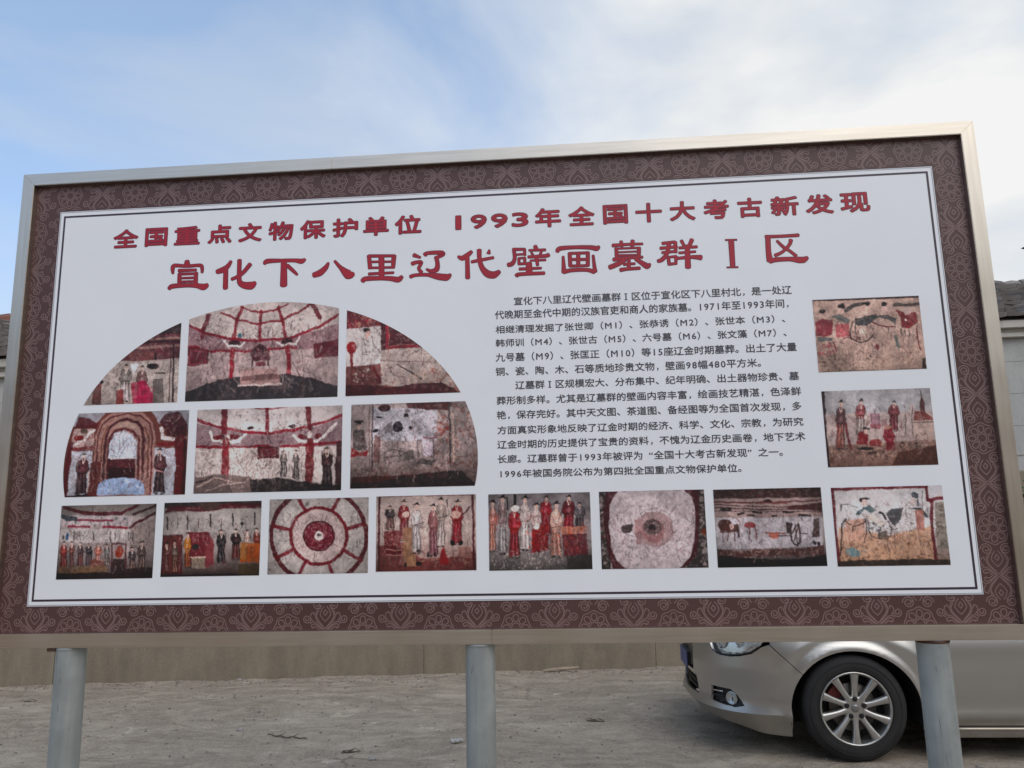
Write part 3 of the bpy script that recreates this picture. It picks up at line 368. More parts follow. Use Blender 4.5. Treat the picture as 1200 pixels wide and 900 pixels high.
 7: ({'base':(172,164,162),'bot':(74,54,52),'noise':0.22,'vig':0.5},[('p',(150,146,140),[-8,-17,1005,-11,1013,179,1,147]),('s',(124,36,56),35,[36,26,217,99,406,126,636,126,798,23]),('p',(180,174,176),[10,133,763,164,747,279,18,282]),('p',(74,90,98),[10,120,179,166,182,220,67,216,7,160]),('k',(90,106,100),10,120,728,305,40,15),('s',(150,52,76),23,[191,200,557,221]),('s',(160,44,76),25,[92,287,311,299]),('s',(160,44,76),25,[457,307,707,318]),('s',(108,44,56),27,[738,312,849,228,1000,125]),('s',(92,52,56),27,[762,144,996,30]),('p',(184,182,180),[10,323,802,341,810,510,14,498]),('p',(156,148,144),[729,332,1003,192,1015,691,743,629]),('k',(108,100,98),799,280,1027,958,70,9),('s',(74,82,84),9,[158,354,164,469]),('s',(74,82,84),9,[220,356,226,471]),('s',(74,82,84),9,[356,361,362,475]),('s',(74,82,84),9,[533,366,539,481]),('s',(74,82,84),9,[585,368,591,483]),('s',(74,82,84),9,[720,372,726,487]),('s',(74,82,84),9,[767,374,773,488]),('e',(58,106,150),86,426,17,54),('e',(58,74,80),45,432,10,32),('p',(154,60,56),[41,643,86,644,108,826,82,818,41,824]),('p',(176,72,64),[47,533,68,534,90,559,102,625,90,660,90,679,42,678,39,658,23,623,28,557]),('s',(79,32,28),5,[47,533,28,557,23,623,39,658,41,824]),('s',(79,32,28),5,[68,534,90,559,102,625,90,660,108,826]),('p',(196,119,113),[44,603,78,597,73,628,53,631]),('s',(216,200,192),6,[49,533,62,575,68,534]),('s',(79,32,28),6,[40,650,88,648]),('s',(77,30,28),5,[51,661,50,737,51,814]),('s',(187,125,122),5,[59,661,61,738,64,814]),('s',(77,30,28),5,[68,661,74,738,79,815]),('s',(187,125,122),5,[76,661,85,738,92,815]),('s',(77,30,28),5,[82,661,92,738,101,815]),('s',(79,32,28),5,[34,574,52,617]),('s',(79,32,28),5,[86,576,73,614]),('e',(34,28,32),58,830,11,6),('e',(34,28,32),91,831,11,6),('e',(208,184,174),57,516,9,17),('e',(74,52,52),54,514,1,2),('e',(74,52,52),61,514,1,2),('e',(154,74,72),57,525,3,1),('p',(30,26,30),[46,508,47,494,53,488,61,482,67,494,67,508,56,504]),('s',(30,26,30),3,[36,502,56,500,77,506]),('p',(138,84,80),[132,640,162,640,179,815,161,808,134,814]),('p',(160,100,92),[134,534,148,534,163,558,172,622,165,656,165,674,132,673,130,655,119,621,122,557]),('s',(72,45,41),5,[134,534,122,557,119,621,130,655,134,814]),('s',(72,45,41),5,[148,534,163,558,172,622,165,656,179,815]),('p',(184,140,134),[133,601,156,595,153,625,139,628]),('s',(216,200,192),6,[135,534,144,574,148,534]),('s',(72,45,41),6,[131,646,163,644]),('s',(69,42,40),5,[138,657,139,730,140,804]),('s',(177,141,138),5,[144,657,146,731,149,804]),('s',(69,42,40),5,[150,657,155,731,159,805]),('s',(177,141,138),5,[155,657,162,731,168,805]),('s',(69,42,40),5,[159,657,167,731,174,805]),('s',(72,45,41),5,[126,574,138,615]),('s',(72,45,41),5,[160,575,152,612]),('e',(34,28,32),146,819,7,6),('e',(34,28,32),168,820,7,6),('e',(208,184,174),140,517,9,17),('e',(74,52,52),137,516,2,1),('e',(74,52,52),144,516,1,1),('e',(154,74,72),141,526,2,1),('p',(30,26,30),[129,510,130,496,137,491,144,484,150,497,150,510,140,506]),('s',(30,26,30),3,[120,504,139,502,159,508]),('p',(138,76,76),[215,646,255,647,275,818,251,811,215,817]),('p',(106,90,92),[221,542,239,543,259,567,270,629,259,662,258,680,216,679,213,661,199,627,204,565]),('s',(47,40,41),5,[221,542,204,565,199,627,213,661,215,817]),('s',(47,40,41),5,[239,543,259,567,270,629,259,662,275,818]),('p',(144,132,134),[218,608,248,603,244,632,226,635]),('s',(216,200,192),6,[222,542,234,582,239,543]),('s',(47,40,41),6,[214,652,257,650]),('s',(69,38,38),5,[224,663,223,735,224,807]),('s',(177,135,135),5,[231,663,233,735,236,807]),('s',(69,38,38),5,[239,663,244,735,249,808]),('s',(177,135,135),5,[247,663,254,736,261,808]),('s',(69,38,38),5,[251,663,261,736,269,808]),('s',(47,40,41),5,[209,582,225,622]),('s',(47,40,41),5,[255,583,243,619]),('e',(34,28,32),231,822,10,6),('e',(34,28,32),260,823,10,6),('e',(208,184,174),229,526,9,17),('e',(74,52,52),226,525,1,1),('e',(74,52,52),233,525,1,1),('e',(154,74,72),230,535,2,1),('p',(30,26,30),[219,519,219,505,226,500,233,494,238,506,239,519,228,515]),('s',(30,26,30),3,[209,514,228,511,248,517]),('p',(106,92,96),[301,646,346,648,366,808,340,801,299,806]),('p',(60,60,68),[308,549,329,550,351,572,362,631,350,662,349,679,301,677,298,660,283,629,289,570]),('s',(27,27,30),5,[308,549,289,570,283,629,298,660,299,806]),('s',(27,27,30),5,[329,550,351,572,362,631,350,662,366,808]),('p',(110,110,116),[305,611,339,606,333,633,313,636]),('s',(216,200,192),6,[310,549,322,587,329,550]),('s',(27,27,30),6,[300,652,348,651]),('s',(53,46,48),5,[311,662,309,730,309,797]),('s',(155,146,149),5,[319,662,320,730,322,798]),('s',(53,46,48),5,[328,662,333,730,337,798]),('s',(155,146,149),5,[336,663,344,731,350,799]),('s',(53,46,48),5,[342,663,352,731,359,799]),('s',(27,27,30),5,[295,586,312,623]),('s',(27,27,30),5,[346,587,333,621]),('e',(34,28,32),317,812,11,5),('e',(34,28,32),349,813,11,5),('e',(208,184,174),318,534,8,15),('e',(74,52,52),315,533,1,1),('e',(74,52,52),321,533,2,1),('e',(154,74,72),318,542,2,1),('p',(30,26,30),[308,527,309,515,315,510,322,504,326,515,327,527,317,523]),('s',(30,26,30),3,[299,522,317,520,335,525]),('p',(176,128,120),[401,662,445,663,466,831,440,824,399,829]),('p',(192,124,108),[408,561,428,561,450,585,462,646,450,678,449,696,401,694,398,676,383,644,388,583]),('s',(86,55,48),5,[408,561,388,583,383,644,398,676,399,829]),('s',(86,55,48),5,[428,561,450,585,462,646,450,678,466,831]),('p',(208,157,146),[404,625,438,620,433,649,412,651]),('s',(216,200,192),6,[409,561,422,600,428,561]),('s',(86,55,48),6,[399,668,447,667]),('s',(88,64,60),5,[410,678,408,749,409,820]),('s',(202,170,165),5,[418,679,420,749,422,820]),('s',(88,64,60),5,[427,679,432,750,436,821]),('s',(202,170,165),5,[436,679,443,750,450,821]),('s',(88,64,60),5,[441,679,451,750,459,821]),('s',(86,55,48),5,[394,599,411,638]),('s',(86,55,48),5,[446,601,432,636]),('e',(34,28,32),416,834,11,6),('e',(34,28,32),449,835,11,6),('e',(208,184,174),417,545,9,16),('e',(74,52,52),414,544,2,1),('e',(74,52,52),421,544,1,1),('e',(154,74,72),418,553,2,2),('p',(30,26,30),[407,538,408,525,414,520,421,513,426,525,427,538,417,534]),('s',(30,26,30),3,[398,533,416,530,435,536]),('p',(118,112,108),[502,665,531,666,548,834,530,827,503,832]),('p',(138,140,140),[505,564,518,564,533,587,542,649,534,681,534,698,502,697,500,680,489,647,492,586]),('s',(62,63,63),5,[505,564,492,586,489,647,500,680,503,832]),('s',(62,63,63),5,[518,564,533,587,542,649,534,681,548,834]),('p',(168,169,169),[503,628,526,623,523,651,509,654]),('s',(216,200,192),6,[506,564,515,603,518,564]),('s',(62,63,63),6,[501,672,533,669]),('s',(59,56,54),5,[508,682,508,752,509,823]),('s',(163,159,157),5,[514,682,516,752,518,823]),('s',(59,56,54),5,[520,682,524,753,528,823]),('s',(163,159,157),5,[525,682,532,753,537,824]),('s',(59,56,54),5,[529,682,537,753,543,824]),('s',(62,63,63),5,[496,602,508,641]),('s',(62,63,63),5,[531,603,522,639]),('e',(34,28,32),515,838,7,5),('e',(34,28,32),536,838,8,6),('e',(208,184,174),511,548,8,16),('e',(74,52,52),508,547,1,1),('e',(74,52,52),514,547,2,1),('e',(154,74,72),511,556,2,2),('p',(30,26,30),[500,541,501,528,507,523,515,516,520,528,520,541,510,537]),('s',(30,26,30),3,[491,536,510,533,529,539]),('s',(108,52,60),15,[573,864,557,531,707,536,718,869]),('e',(160,72,56),645,639,43,80),('p',(76,52,52),[582,731,706,735,713,868,568,864]),('p',(124,96,88),[754,738,804,740,826,928,797,920,752,926]),('p',(84,76,76),[762,624,785,625,809,651,822,720,809,756,808,776,754,774,751,754,734,718,741,649]),('s',(37,34,34),5,[762,624,741,649,734,718,751,754,752,926]),('s',(37,34,34),5,[785,625,809,651,822,720,809,756,826,928]),('p',(128,122,122),[758,697,796,691,790,723,767,726]),('s',(216,200,192),6,[764,624,778,668,785,625]),('s',(37,34,34),6,[753,745,806,743]),('s',(62,48,44),5,[765,756,763,836,763,915]),('s',(167,149,143),5,[774,757,775,836,778,916]),('s',(62,48,44),5,[784,757,789,837,794,916]),('s',(167,149,143),5,[793,757,802,837,808,917]),('s',(62,48,44),5,[799,758,810,837,818,917]),('s',(37,34,34),5,[747,667,766,711]),('s',(37,34,34),5,[804,669,789,708]),('e',(34,28,32),771,932,12,6),('e',(34,28,32),807,933,13,6),('e',(208,184,174),773,607,9,18),('e',(74,52,52),770,605,1,1),('e',(74,52,52),777,605,2,2),('e',(154,74,72),773,616,3,1),('p',(30,26,30),[761,599,762,584,769,578,777,571,783,584,784,599,772,594]),('s',(30,26,30),3,[751,593,772,590,793,596]),('p',(128,104,96),[848,697,903,699,928,929,896,919,846,926]),('p',(106,94,90),[857,558,882,558,908,590,923,675,908,719,907,743,848,741,845,717,826,672,833,588]),('s',(47,42,40),5,[857,558,833,588,826,672,845,717,846,926]),('s',(47,42,40),5,[882,558,908,590,923,675,908,719,928,929]),('p',(144,135,132),[852,646,894,639,887,678,862,682]),('s',(216,200,192),6,[859,558,874,611,882,558]),('s',(47,42,40),6,[847,706,905,703]),('s',(64,52,48),5,[860,719,858,816,858,913]),('s',(170,154,149),5,[870,720,872,817,875,914]),('s',(64,52,48),5,[881,720,887,817,892,914]),('s',(170,154,149),5,[891,720,901,818,909,915]),('s',(64,52,48),5,[898,720,910,818,920,915]),('s',(47,42,40),5,[840,610,862,664]),('s',(47,42,40),5,[903,612,887,660]),('e',(34,28,32),868,933,13,8),('e',(34,28,32),907,935,14,8),('e',(208,184,174),868,536,12,22),('e',(74,52,52),864,534,2,2),('e',(74,52,52),873,534,2,2),('e',(154,74,72),869,547,2,2),('p',(30,26,30),[854,527,855,508,864,501,874,493,881,509,881,527,868,521]),('s',(30,26,30),4,[842,519,867,516,893,523]),('p',(138,90,82),[344,737,489,741,495,862,350,857]),('k',(192,176,164),344,737,547,863,30,8),('p',(138,112,88),[27,821,525,829,530,930,22,927]),('p',(58,42,44),[0,913,1004,904,1009,1011,-5,1007]),('p',(74,52,54),[568,864,1002,851,1004,1011,573,971])]),
 8: ({'base':(164,160,156),'bot':(92,70,64),'noise':0.2,'vig':0.4},[('p',(74,60,60),[-8,-34,1005,-20,1007,75,-4,74]),('p',(122,44,56),[46,49,364,62,608,31,1001,34,997,101,611,106,489,135,131,121,8,143]),('e',(106,86,80),476,53,102,68),('p',(170,168,164),[-1,156,611,126,997,101,1005,411,9,426]),('s',(58,54,56),16,[41,198,49,360]),('s',(58,54,56),16,[246,206,254,368]),('s',(58,54,56),16,[480,175,487,337]),('s',(58,54,56),16,[710,177,716,333]),('s',(58,54,56),16,[933,166,939,328]),('s',(88,88,84),8,[144,216,149,351]),('s',(88,88,84),8,[359,224,364,359]),('s',(88,88,84),8,[594,234,598,368]),('s',(88,88,84),8,[803,242,807,376]),('e',(58,56,56),808,309,16,30),('p',(116,46,56),[-1,433,208,434,222,968,4,974]),('p',(138,76,72),[20,453,188,453,201,941,28,948]),('p',(140,90,86),[41,715,70,717,86,925,68,916,42,923]),('p',(140,90,86),[44,589,57,590,72,618,80,695,73,735,73,757,41,755,39,733,29,693,31,617]),('s',(63,40,38),5,[44,589,31,617,29,693,39,733,42,923]),('s',(63,40,38),5,[57,590,72,618,80,695,73,735,86,925]),('p',(169,132,129),[42,669,65,662,61,698,48,702]),('s',(216,200,192),6,[45,589,54,638,57,590]),('s',(63,40,38),6,[40,723,71,721]),('s',(70,45,43),5,[47,736,47,824,48,911]),('s',(178,145,142),5,[53,736,54,824,57,912]),('s',(70,45,43),5,[58,736,62,824,66,912]),('s',(178,145,142),5,[64,736,70,824,75,912]),('s',(70,45,43),5,[67,736,75,825,81,913]),('s',(63,40,38),5,[36,637,48,686]),('s',(63,40,38),5,[69,638,61,682]),('e',(34,28,32),53,930,8,7),('e',(34,28,32),75,930,7,8),('e',(208,184,174),50,569,10,20),('e',(74,52,52),46,568,2,1),('e',(74,52,52),54,568,2,2),('e',(154,74,72),50,580,3,1),('p',(30,26,30),[37,561,39,544,46,538,55,530,61,545,62,561,49,556]),('s',(30,26,30),4,[26,554,49,551,72,558]),('p',(154,106,88),[117,710,156,711,175,940,152,930,116,938]),('p',(138,122,112),[123,571,141,571,160,603,170,687,160,731,159,755,117,754,115,729,101,685,106,601]),('s',(62,54,50),5,[123,571,106,601,101,685,115,729,116,938]),('s',(62,54,50),5,[141,571,160,603,170,687,160,731,175,940]),('p',(168,156,149),[120,659,149,651,145,691,127,695]),('s',(216,200,192),6,[124,571,135,624,141,571]),('s',(62,54,50),6,[116,718,158,716]),('s',(77,53,44),5,[125,732,124,829,125,925]),('s',(187,155,143),5,[133,732,134,829,137,926]),('s',(77,53,44),5,[140,732,145,829,149,926]),('s',(187,155,143),5,[148,733,155,830,161,926]),('s',(77,53,44),5,[152,733,161,830,169,927]),('s',(62,54,50),5,[111,623,126,677]),('s',(62,54,50),5,[156,625,144,673]),('e',(34,28,32),132,945,9,8),('e',(34,28,32),160,946,10,8),('e',(208,184,174),131,549,11,22),('e',(74,52,52),127,547,2,2),('e',(74,52,52),135,547,2,2),('e',(154,74,72),131,561,3,1),('p',(30,26,30),[117,540,118,521,127,514,137,506,143,522,144,540,130,534]),('s',(30,26,30),4,[105,532,130,529,155,537]),('p',(142,44,60),[238,408,477,411,532,540,532,847,309,839]),('s',(196,144,144),4,[315,438,319,545]),('s',(196,144,144),4,[366,440,370,547]),('s',(196,144,144),4,[417,435,420,536]),('p',(156,84,88),[441,550,521,513,542,847,452,897]),('p',(176,88,44),[244,625,288,627,308,877,282,867,242,875]),('p',(200,136,72),[250,474,271,475,292,509,304,601,292,649,291,675,244,674,241,647,226,598,231,507]),('s',(90,61,32),5,[250,474,231,507,226,598,241,647,242,875]),('s',(90,61,32),5,[271,475,292,509,304,601,292,649,308,877]),('p',(214,166,119),[247,570,280,562,275,605,255,609]),('s',(216,200,192),6,[252,474,264,532,271,475]),('s',(90,61,32),6,[243,635,290,632]),('s',(88,44,22),5,[253,650,252,756,252,861]),('s',(202,143,114),5,[261,650,263,756,265,861]),('s',(88,44,22),5,[270,651,275,756,279,862]),('s',(202,143,114),5,[278,651,286,757,292,862]),('s',(88,44,22),5,[283,651,293,757,301,863]),('s',(90,61,32),5,[237,531,254,590]),('s',(90,61,32),5,[288,533,274,586]),('e',(34,28,32),260,883,10,8),('e',(34,28,32),291,884,11,8),('e',(208,184,174),260,450,12,24),('e',(74,52,52),255,448,2,2),('e',(74,52,52),265,448,2,2),('e',(154,74,72),260,463,3,2),('p',(30,26,30),[245,440,246,420,255,412,266,403,273,421,274,440,259,434]),('s',(30,26,30),4,[232,432,259,428,287,437]),('e',(70,66,62),346,607,37,40),('p',(160,152,136),[315,732,447,737,452,897,321,892]),('s',(200,184,168),14,[305,745,447,744]),('p',(46,46,54),[575,582,634,584,657,824,623,814,569,821]),('p',(38,38,42),[587,437,614,438,642,472,655,560,639,605,637,631,575,628,572,603,552,556,561,468]),('s',(17,17,18),5,[587,437,561,468,552,556,572,603,569,821]),('s',(17,17,18),5,[614,438,642,472,655,560,639,605,657,824]),('p',(94,94,97),[581,529,625,522,617,563,591,567]),('s',(216,200,192),6,[589,437,604,493,614,438]),('s',(17,17,18),6,[574,591,636,589]),('s',(23,23,27),5,[587,606,584,707,582,808]),('s',(115,115,121),5,[598,606,599,707,600,808]),('s',(23,23,27),5,[610,607,615,708,619,809]),('s',(115,115,121),5,[621,607,629,708,636,810]),('s',(23,23,27),5,[628,607,639,709,648,810]),('s',(17,17,18),5,[568,492,590,548]),('s',(17,17,18),5,[636,494,617,545]),('e',(34,28,32),592,829,14,8),('e',(34,28,32),634,830,15,9),('e',(208,184,174),600,414,11,24),('e',(74,52,52),595,412,2,2),('e',(74,52,52),604,413,2,2),('e',(154,74,72),600,427,3,1),('p',(30,26,30),[585,405,587,385,596,378,606,369,613,386,613,405,599,399]),('s',(30,26,30),4,[573,397,599,394,625,402]),('p',(124,60,58),[725,553,783,555,805,778,771,768,718,774]),('p',(62,36,40),[737,418,763,419,791,450,805,532,788,574,786,598,724,595,721,572,702,528,710,447]),('s',(27,16,18),5,[737,418,710,447,702,528,721,572,718,774]),('s',(27,16,18),5,[763,419,791,450,805,532,788,574,805,778]),('p',(112,92,95),[730,504,775,497,767,535,740,538]),('s',(216,200,192),6,[739,418,754,470,763,419]),('s',(27,16,18),6,[723,561,785,559]),('s',(62,30,29),5,[736,575,732,668,731,762]),('s',(167,125,123),5,[747,575,747,669,748,763]),('s',(62,30,29),5,[759,575,763,670,767,763]),('s',(167,125,123),5,[770,576,778,670,784,764]),('s',(62,30,29),5,[777,576,788,670,796,764]),('s',(27,16,18),5,[718,469,739,521]),('s',(27,16,18),5,[785,472,766,518]),('e',(34,28,32),740,782,15,7),('e',(34,28,32),783,783,14,8),('e',(208,184,174),749,397,11,22),('e',(74,52,52),745,395,2,2),('e',(74,52,52),754,396,2,1),('e',(154,74,72),750,408,2,2),('p',(30,26,30),[736,388,738,370,746,364,755,355,762,371,762,388,749,383]),('s',(30,26,30),4,[725,381,749,378,773,385]),('p',(176,104,60),[848,565,887,567,903,775,880,766,845,773]),('p',(180,160,152),[855,439,873,440,892,469,901,545,890,585,890,607,848,605,846,583,833,543,838,467]),('s',(81,72,68),5,[855,439,838,467,833,543,846,583,845,773]),('s',(81,72,68),5,[873,440,892,469,901,545,890,585,903,775]),('p',(199,184,178),[851,519,881,513,876,548,858,552]),('s',(216,200,192),6,[857,439,867,488,873,440]),('s',(81,72,68),6,[847,573,889,571]),('s',(88,52,30),5,[856,586,854,674,854,762]),('s',(202,154,125),5,[863,586,864,674,865,762]),('s',(88,52,30),5,[871,586,875,674,878,762]),('s',(202,154,125),5,[878,587,884,675,889,763]),('s',(88,52,30),5,[883,587,891,675,897,763]),('s',(81,72,68),5,[843,487,858,536]),('s',(81,72,68),5,[888,489,876,532]),('e',(34,28,32),860,780,10,7),('e',(34,28,32),888,781,10,7),('e',(208,184,174),864,420,10,20),('e',(74,52,52),860,418,2,1),('e',(74,52,52),868,418,2,2),('e',(154,74,72),864,430,2,2),('p',(30,26,30),[851,411,853,394,860,388,869,380,875,395,876,411,863,406]),('s',(30,26,30),4,[840,404,863,401,886,408]),('p',(180,98,44),[942,554,985,556,1003,778,977,769,937,776]),('p',(154,74,64),[950,420,970,421,991,451,1001,533,989,575,988,599,941,597,939,573,924,530,930,449]),('s',(69,33,28),5,[950,420,930,449,924,530,939,573,937,776]),('s',(69,33,28),5,[970,421,991,451,1001,533,989,575,1003,778]),('p',(180,120,113),[945,505,979,498,973,536,953,540]),('s',(216,200,192),6,[952,420,963,472,970,421]),('s',(69,33,28),6,[940,563,987,560]),('s',(90,49,22),5,[951,576,948,670,947,763]),('s',(205,150,114),5,[959,576,959,670,960,764]),('s',(90,49,22),5,[967,577,971,671,974,764]),('s',(205,150,114),5,[975,577,982,671,987,765]),('s',(90,49,22),5,[981,577,989,671,996,765]),('s',(69,33,28),5,[936,471,953,523]),('s',(69,33,28),5,[986,473,973,519]),('e',(34,28,32),954,783,11,7),('e',(34,28,32),986,784,11,8),('e',(208,184,174),959,399,11,21),('e',(74,52,52),955,397,2,2),('e',(74,52,52),964,397,2,2),('e',(154,74,72),960,410,2,2),('p',(30,26,30),[946,390,948,372,956,365,965,357,972,373,972,390,959,384]),('s',(30,26,30),4,[935,382,959,379,983,387]),('p',(192,104,44),[807,577,999,571,1001,837,804,817]),('p',(184,132,84),[797,563,867,553,864,792,803,777]),('k',(90,86,80),552,834,838,964,50,10),('p',(70,52,56),[-2,960,999,970,1000,1009,1,1013]),('p',(106,90,60),[784,843,996,850,1000,983,788,975])]),
 9: ({'base':(180,178,174),'bot':(160,156,152),'noise':0.18,'vig':0.3},[('p',(180,178,174),[-37,-55,1012,-17,1022,1050,-9,1019]),('s',(122,32,52),44,[980,520,977,600,966,679,947,755,920,826,887,891,847,950,802,1002,751,1045,697,1078,639,1102,579,1116,517,1119,456,1112,395,1095,336,1068,280,1031,228,984,180,930,138,868,102,800,72,727,50,650,36,570,30,488,32,407,43,327,61,250,87,177,120,110,160,50,206,-3,257,-47,313,-82,372,-106,433,-120,496,-123,558,-115,620,-97,680,-68,736,-30,789,18,836,74,878,137,914,206,942,281,963,358,975,439,980,520]),('k',(90,90,92),-5,-14,1002,1010,60,16),('k',(138,138,136),-5,-14,1002,1010,120,10),('e',(188,176,172),507,504,274,368),('k',(152,142,140),241,156,773,860,140,9),('s',(146,32,56),34,[784,513,782,571,772,627,756,681,734,729,707,773,674,809,638,838,598,859,556,871,513,875,470,869,427,854,387,830,349,799,315,760,286,715,262,665,244,610,233,553,228,495,230,436,239,380,255,326,277,276,304,232,337,195,374,166,414,145,456,132,500,129,544,135,587,151,628,175,665,207,699,246,728,292,752,343,769,398,780,455,784,513]),('e',(140,42,64),507,504,160,204),('k',(200,160,164),365,320,651,700,90,8),('s',(106,30,48),14,[659,509,656,549,647,588,631,623,611,652,585,675,557,691,526,698,494,697,463,688,434,670,408,646,386,615,369,579,359,540,355,499,357,458,366,420,381,385,402,355,428,332,456,316,487,308,519,309,551,319,580,337,606,362,628,393,644,429,655,468,659,509]),('e',(200,196,192),507,504,46,58),('e',(60,60,60),508,491,24,18),('s',(148,36,58),36,[364,159,270,-60]),('s',(148,36,58),36,[638,169,723,-43]),('s',(148,36,58),36,[785,414,965,358]),('s',(148,36,58),36,[760,703,923,827]),('s',(148,36,58),36,[612,865,679,1090]),('s',(148,36,58),36,[382,840,301,1049]),('s',(148,36,58),36,[254,675,90,782]),('s',(148,36,58),36,[221,415,35,358])]),
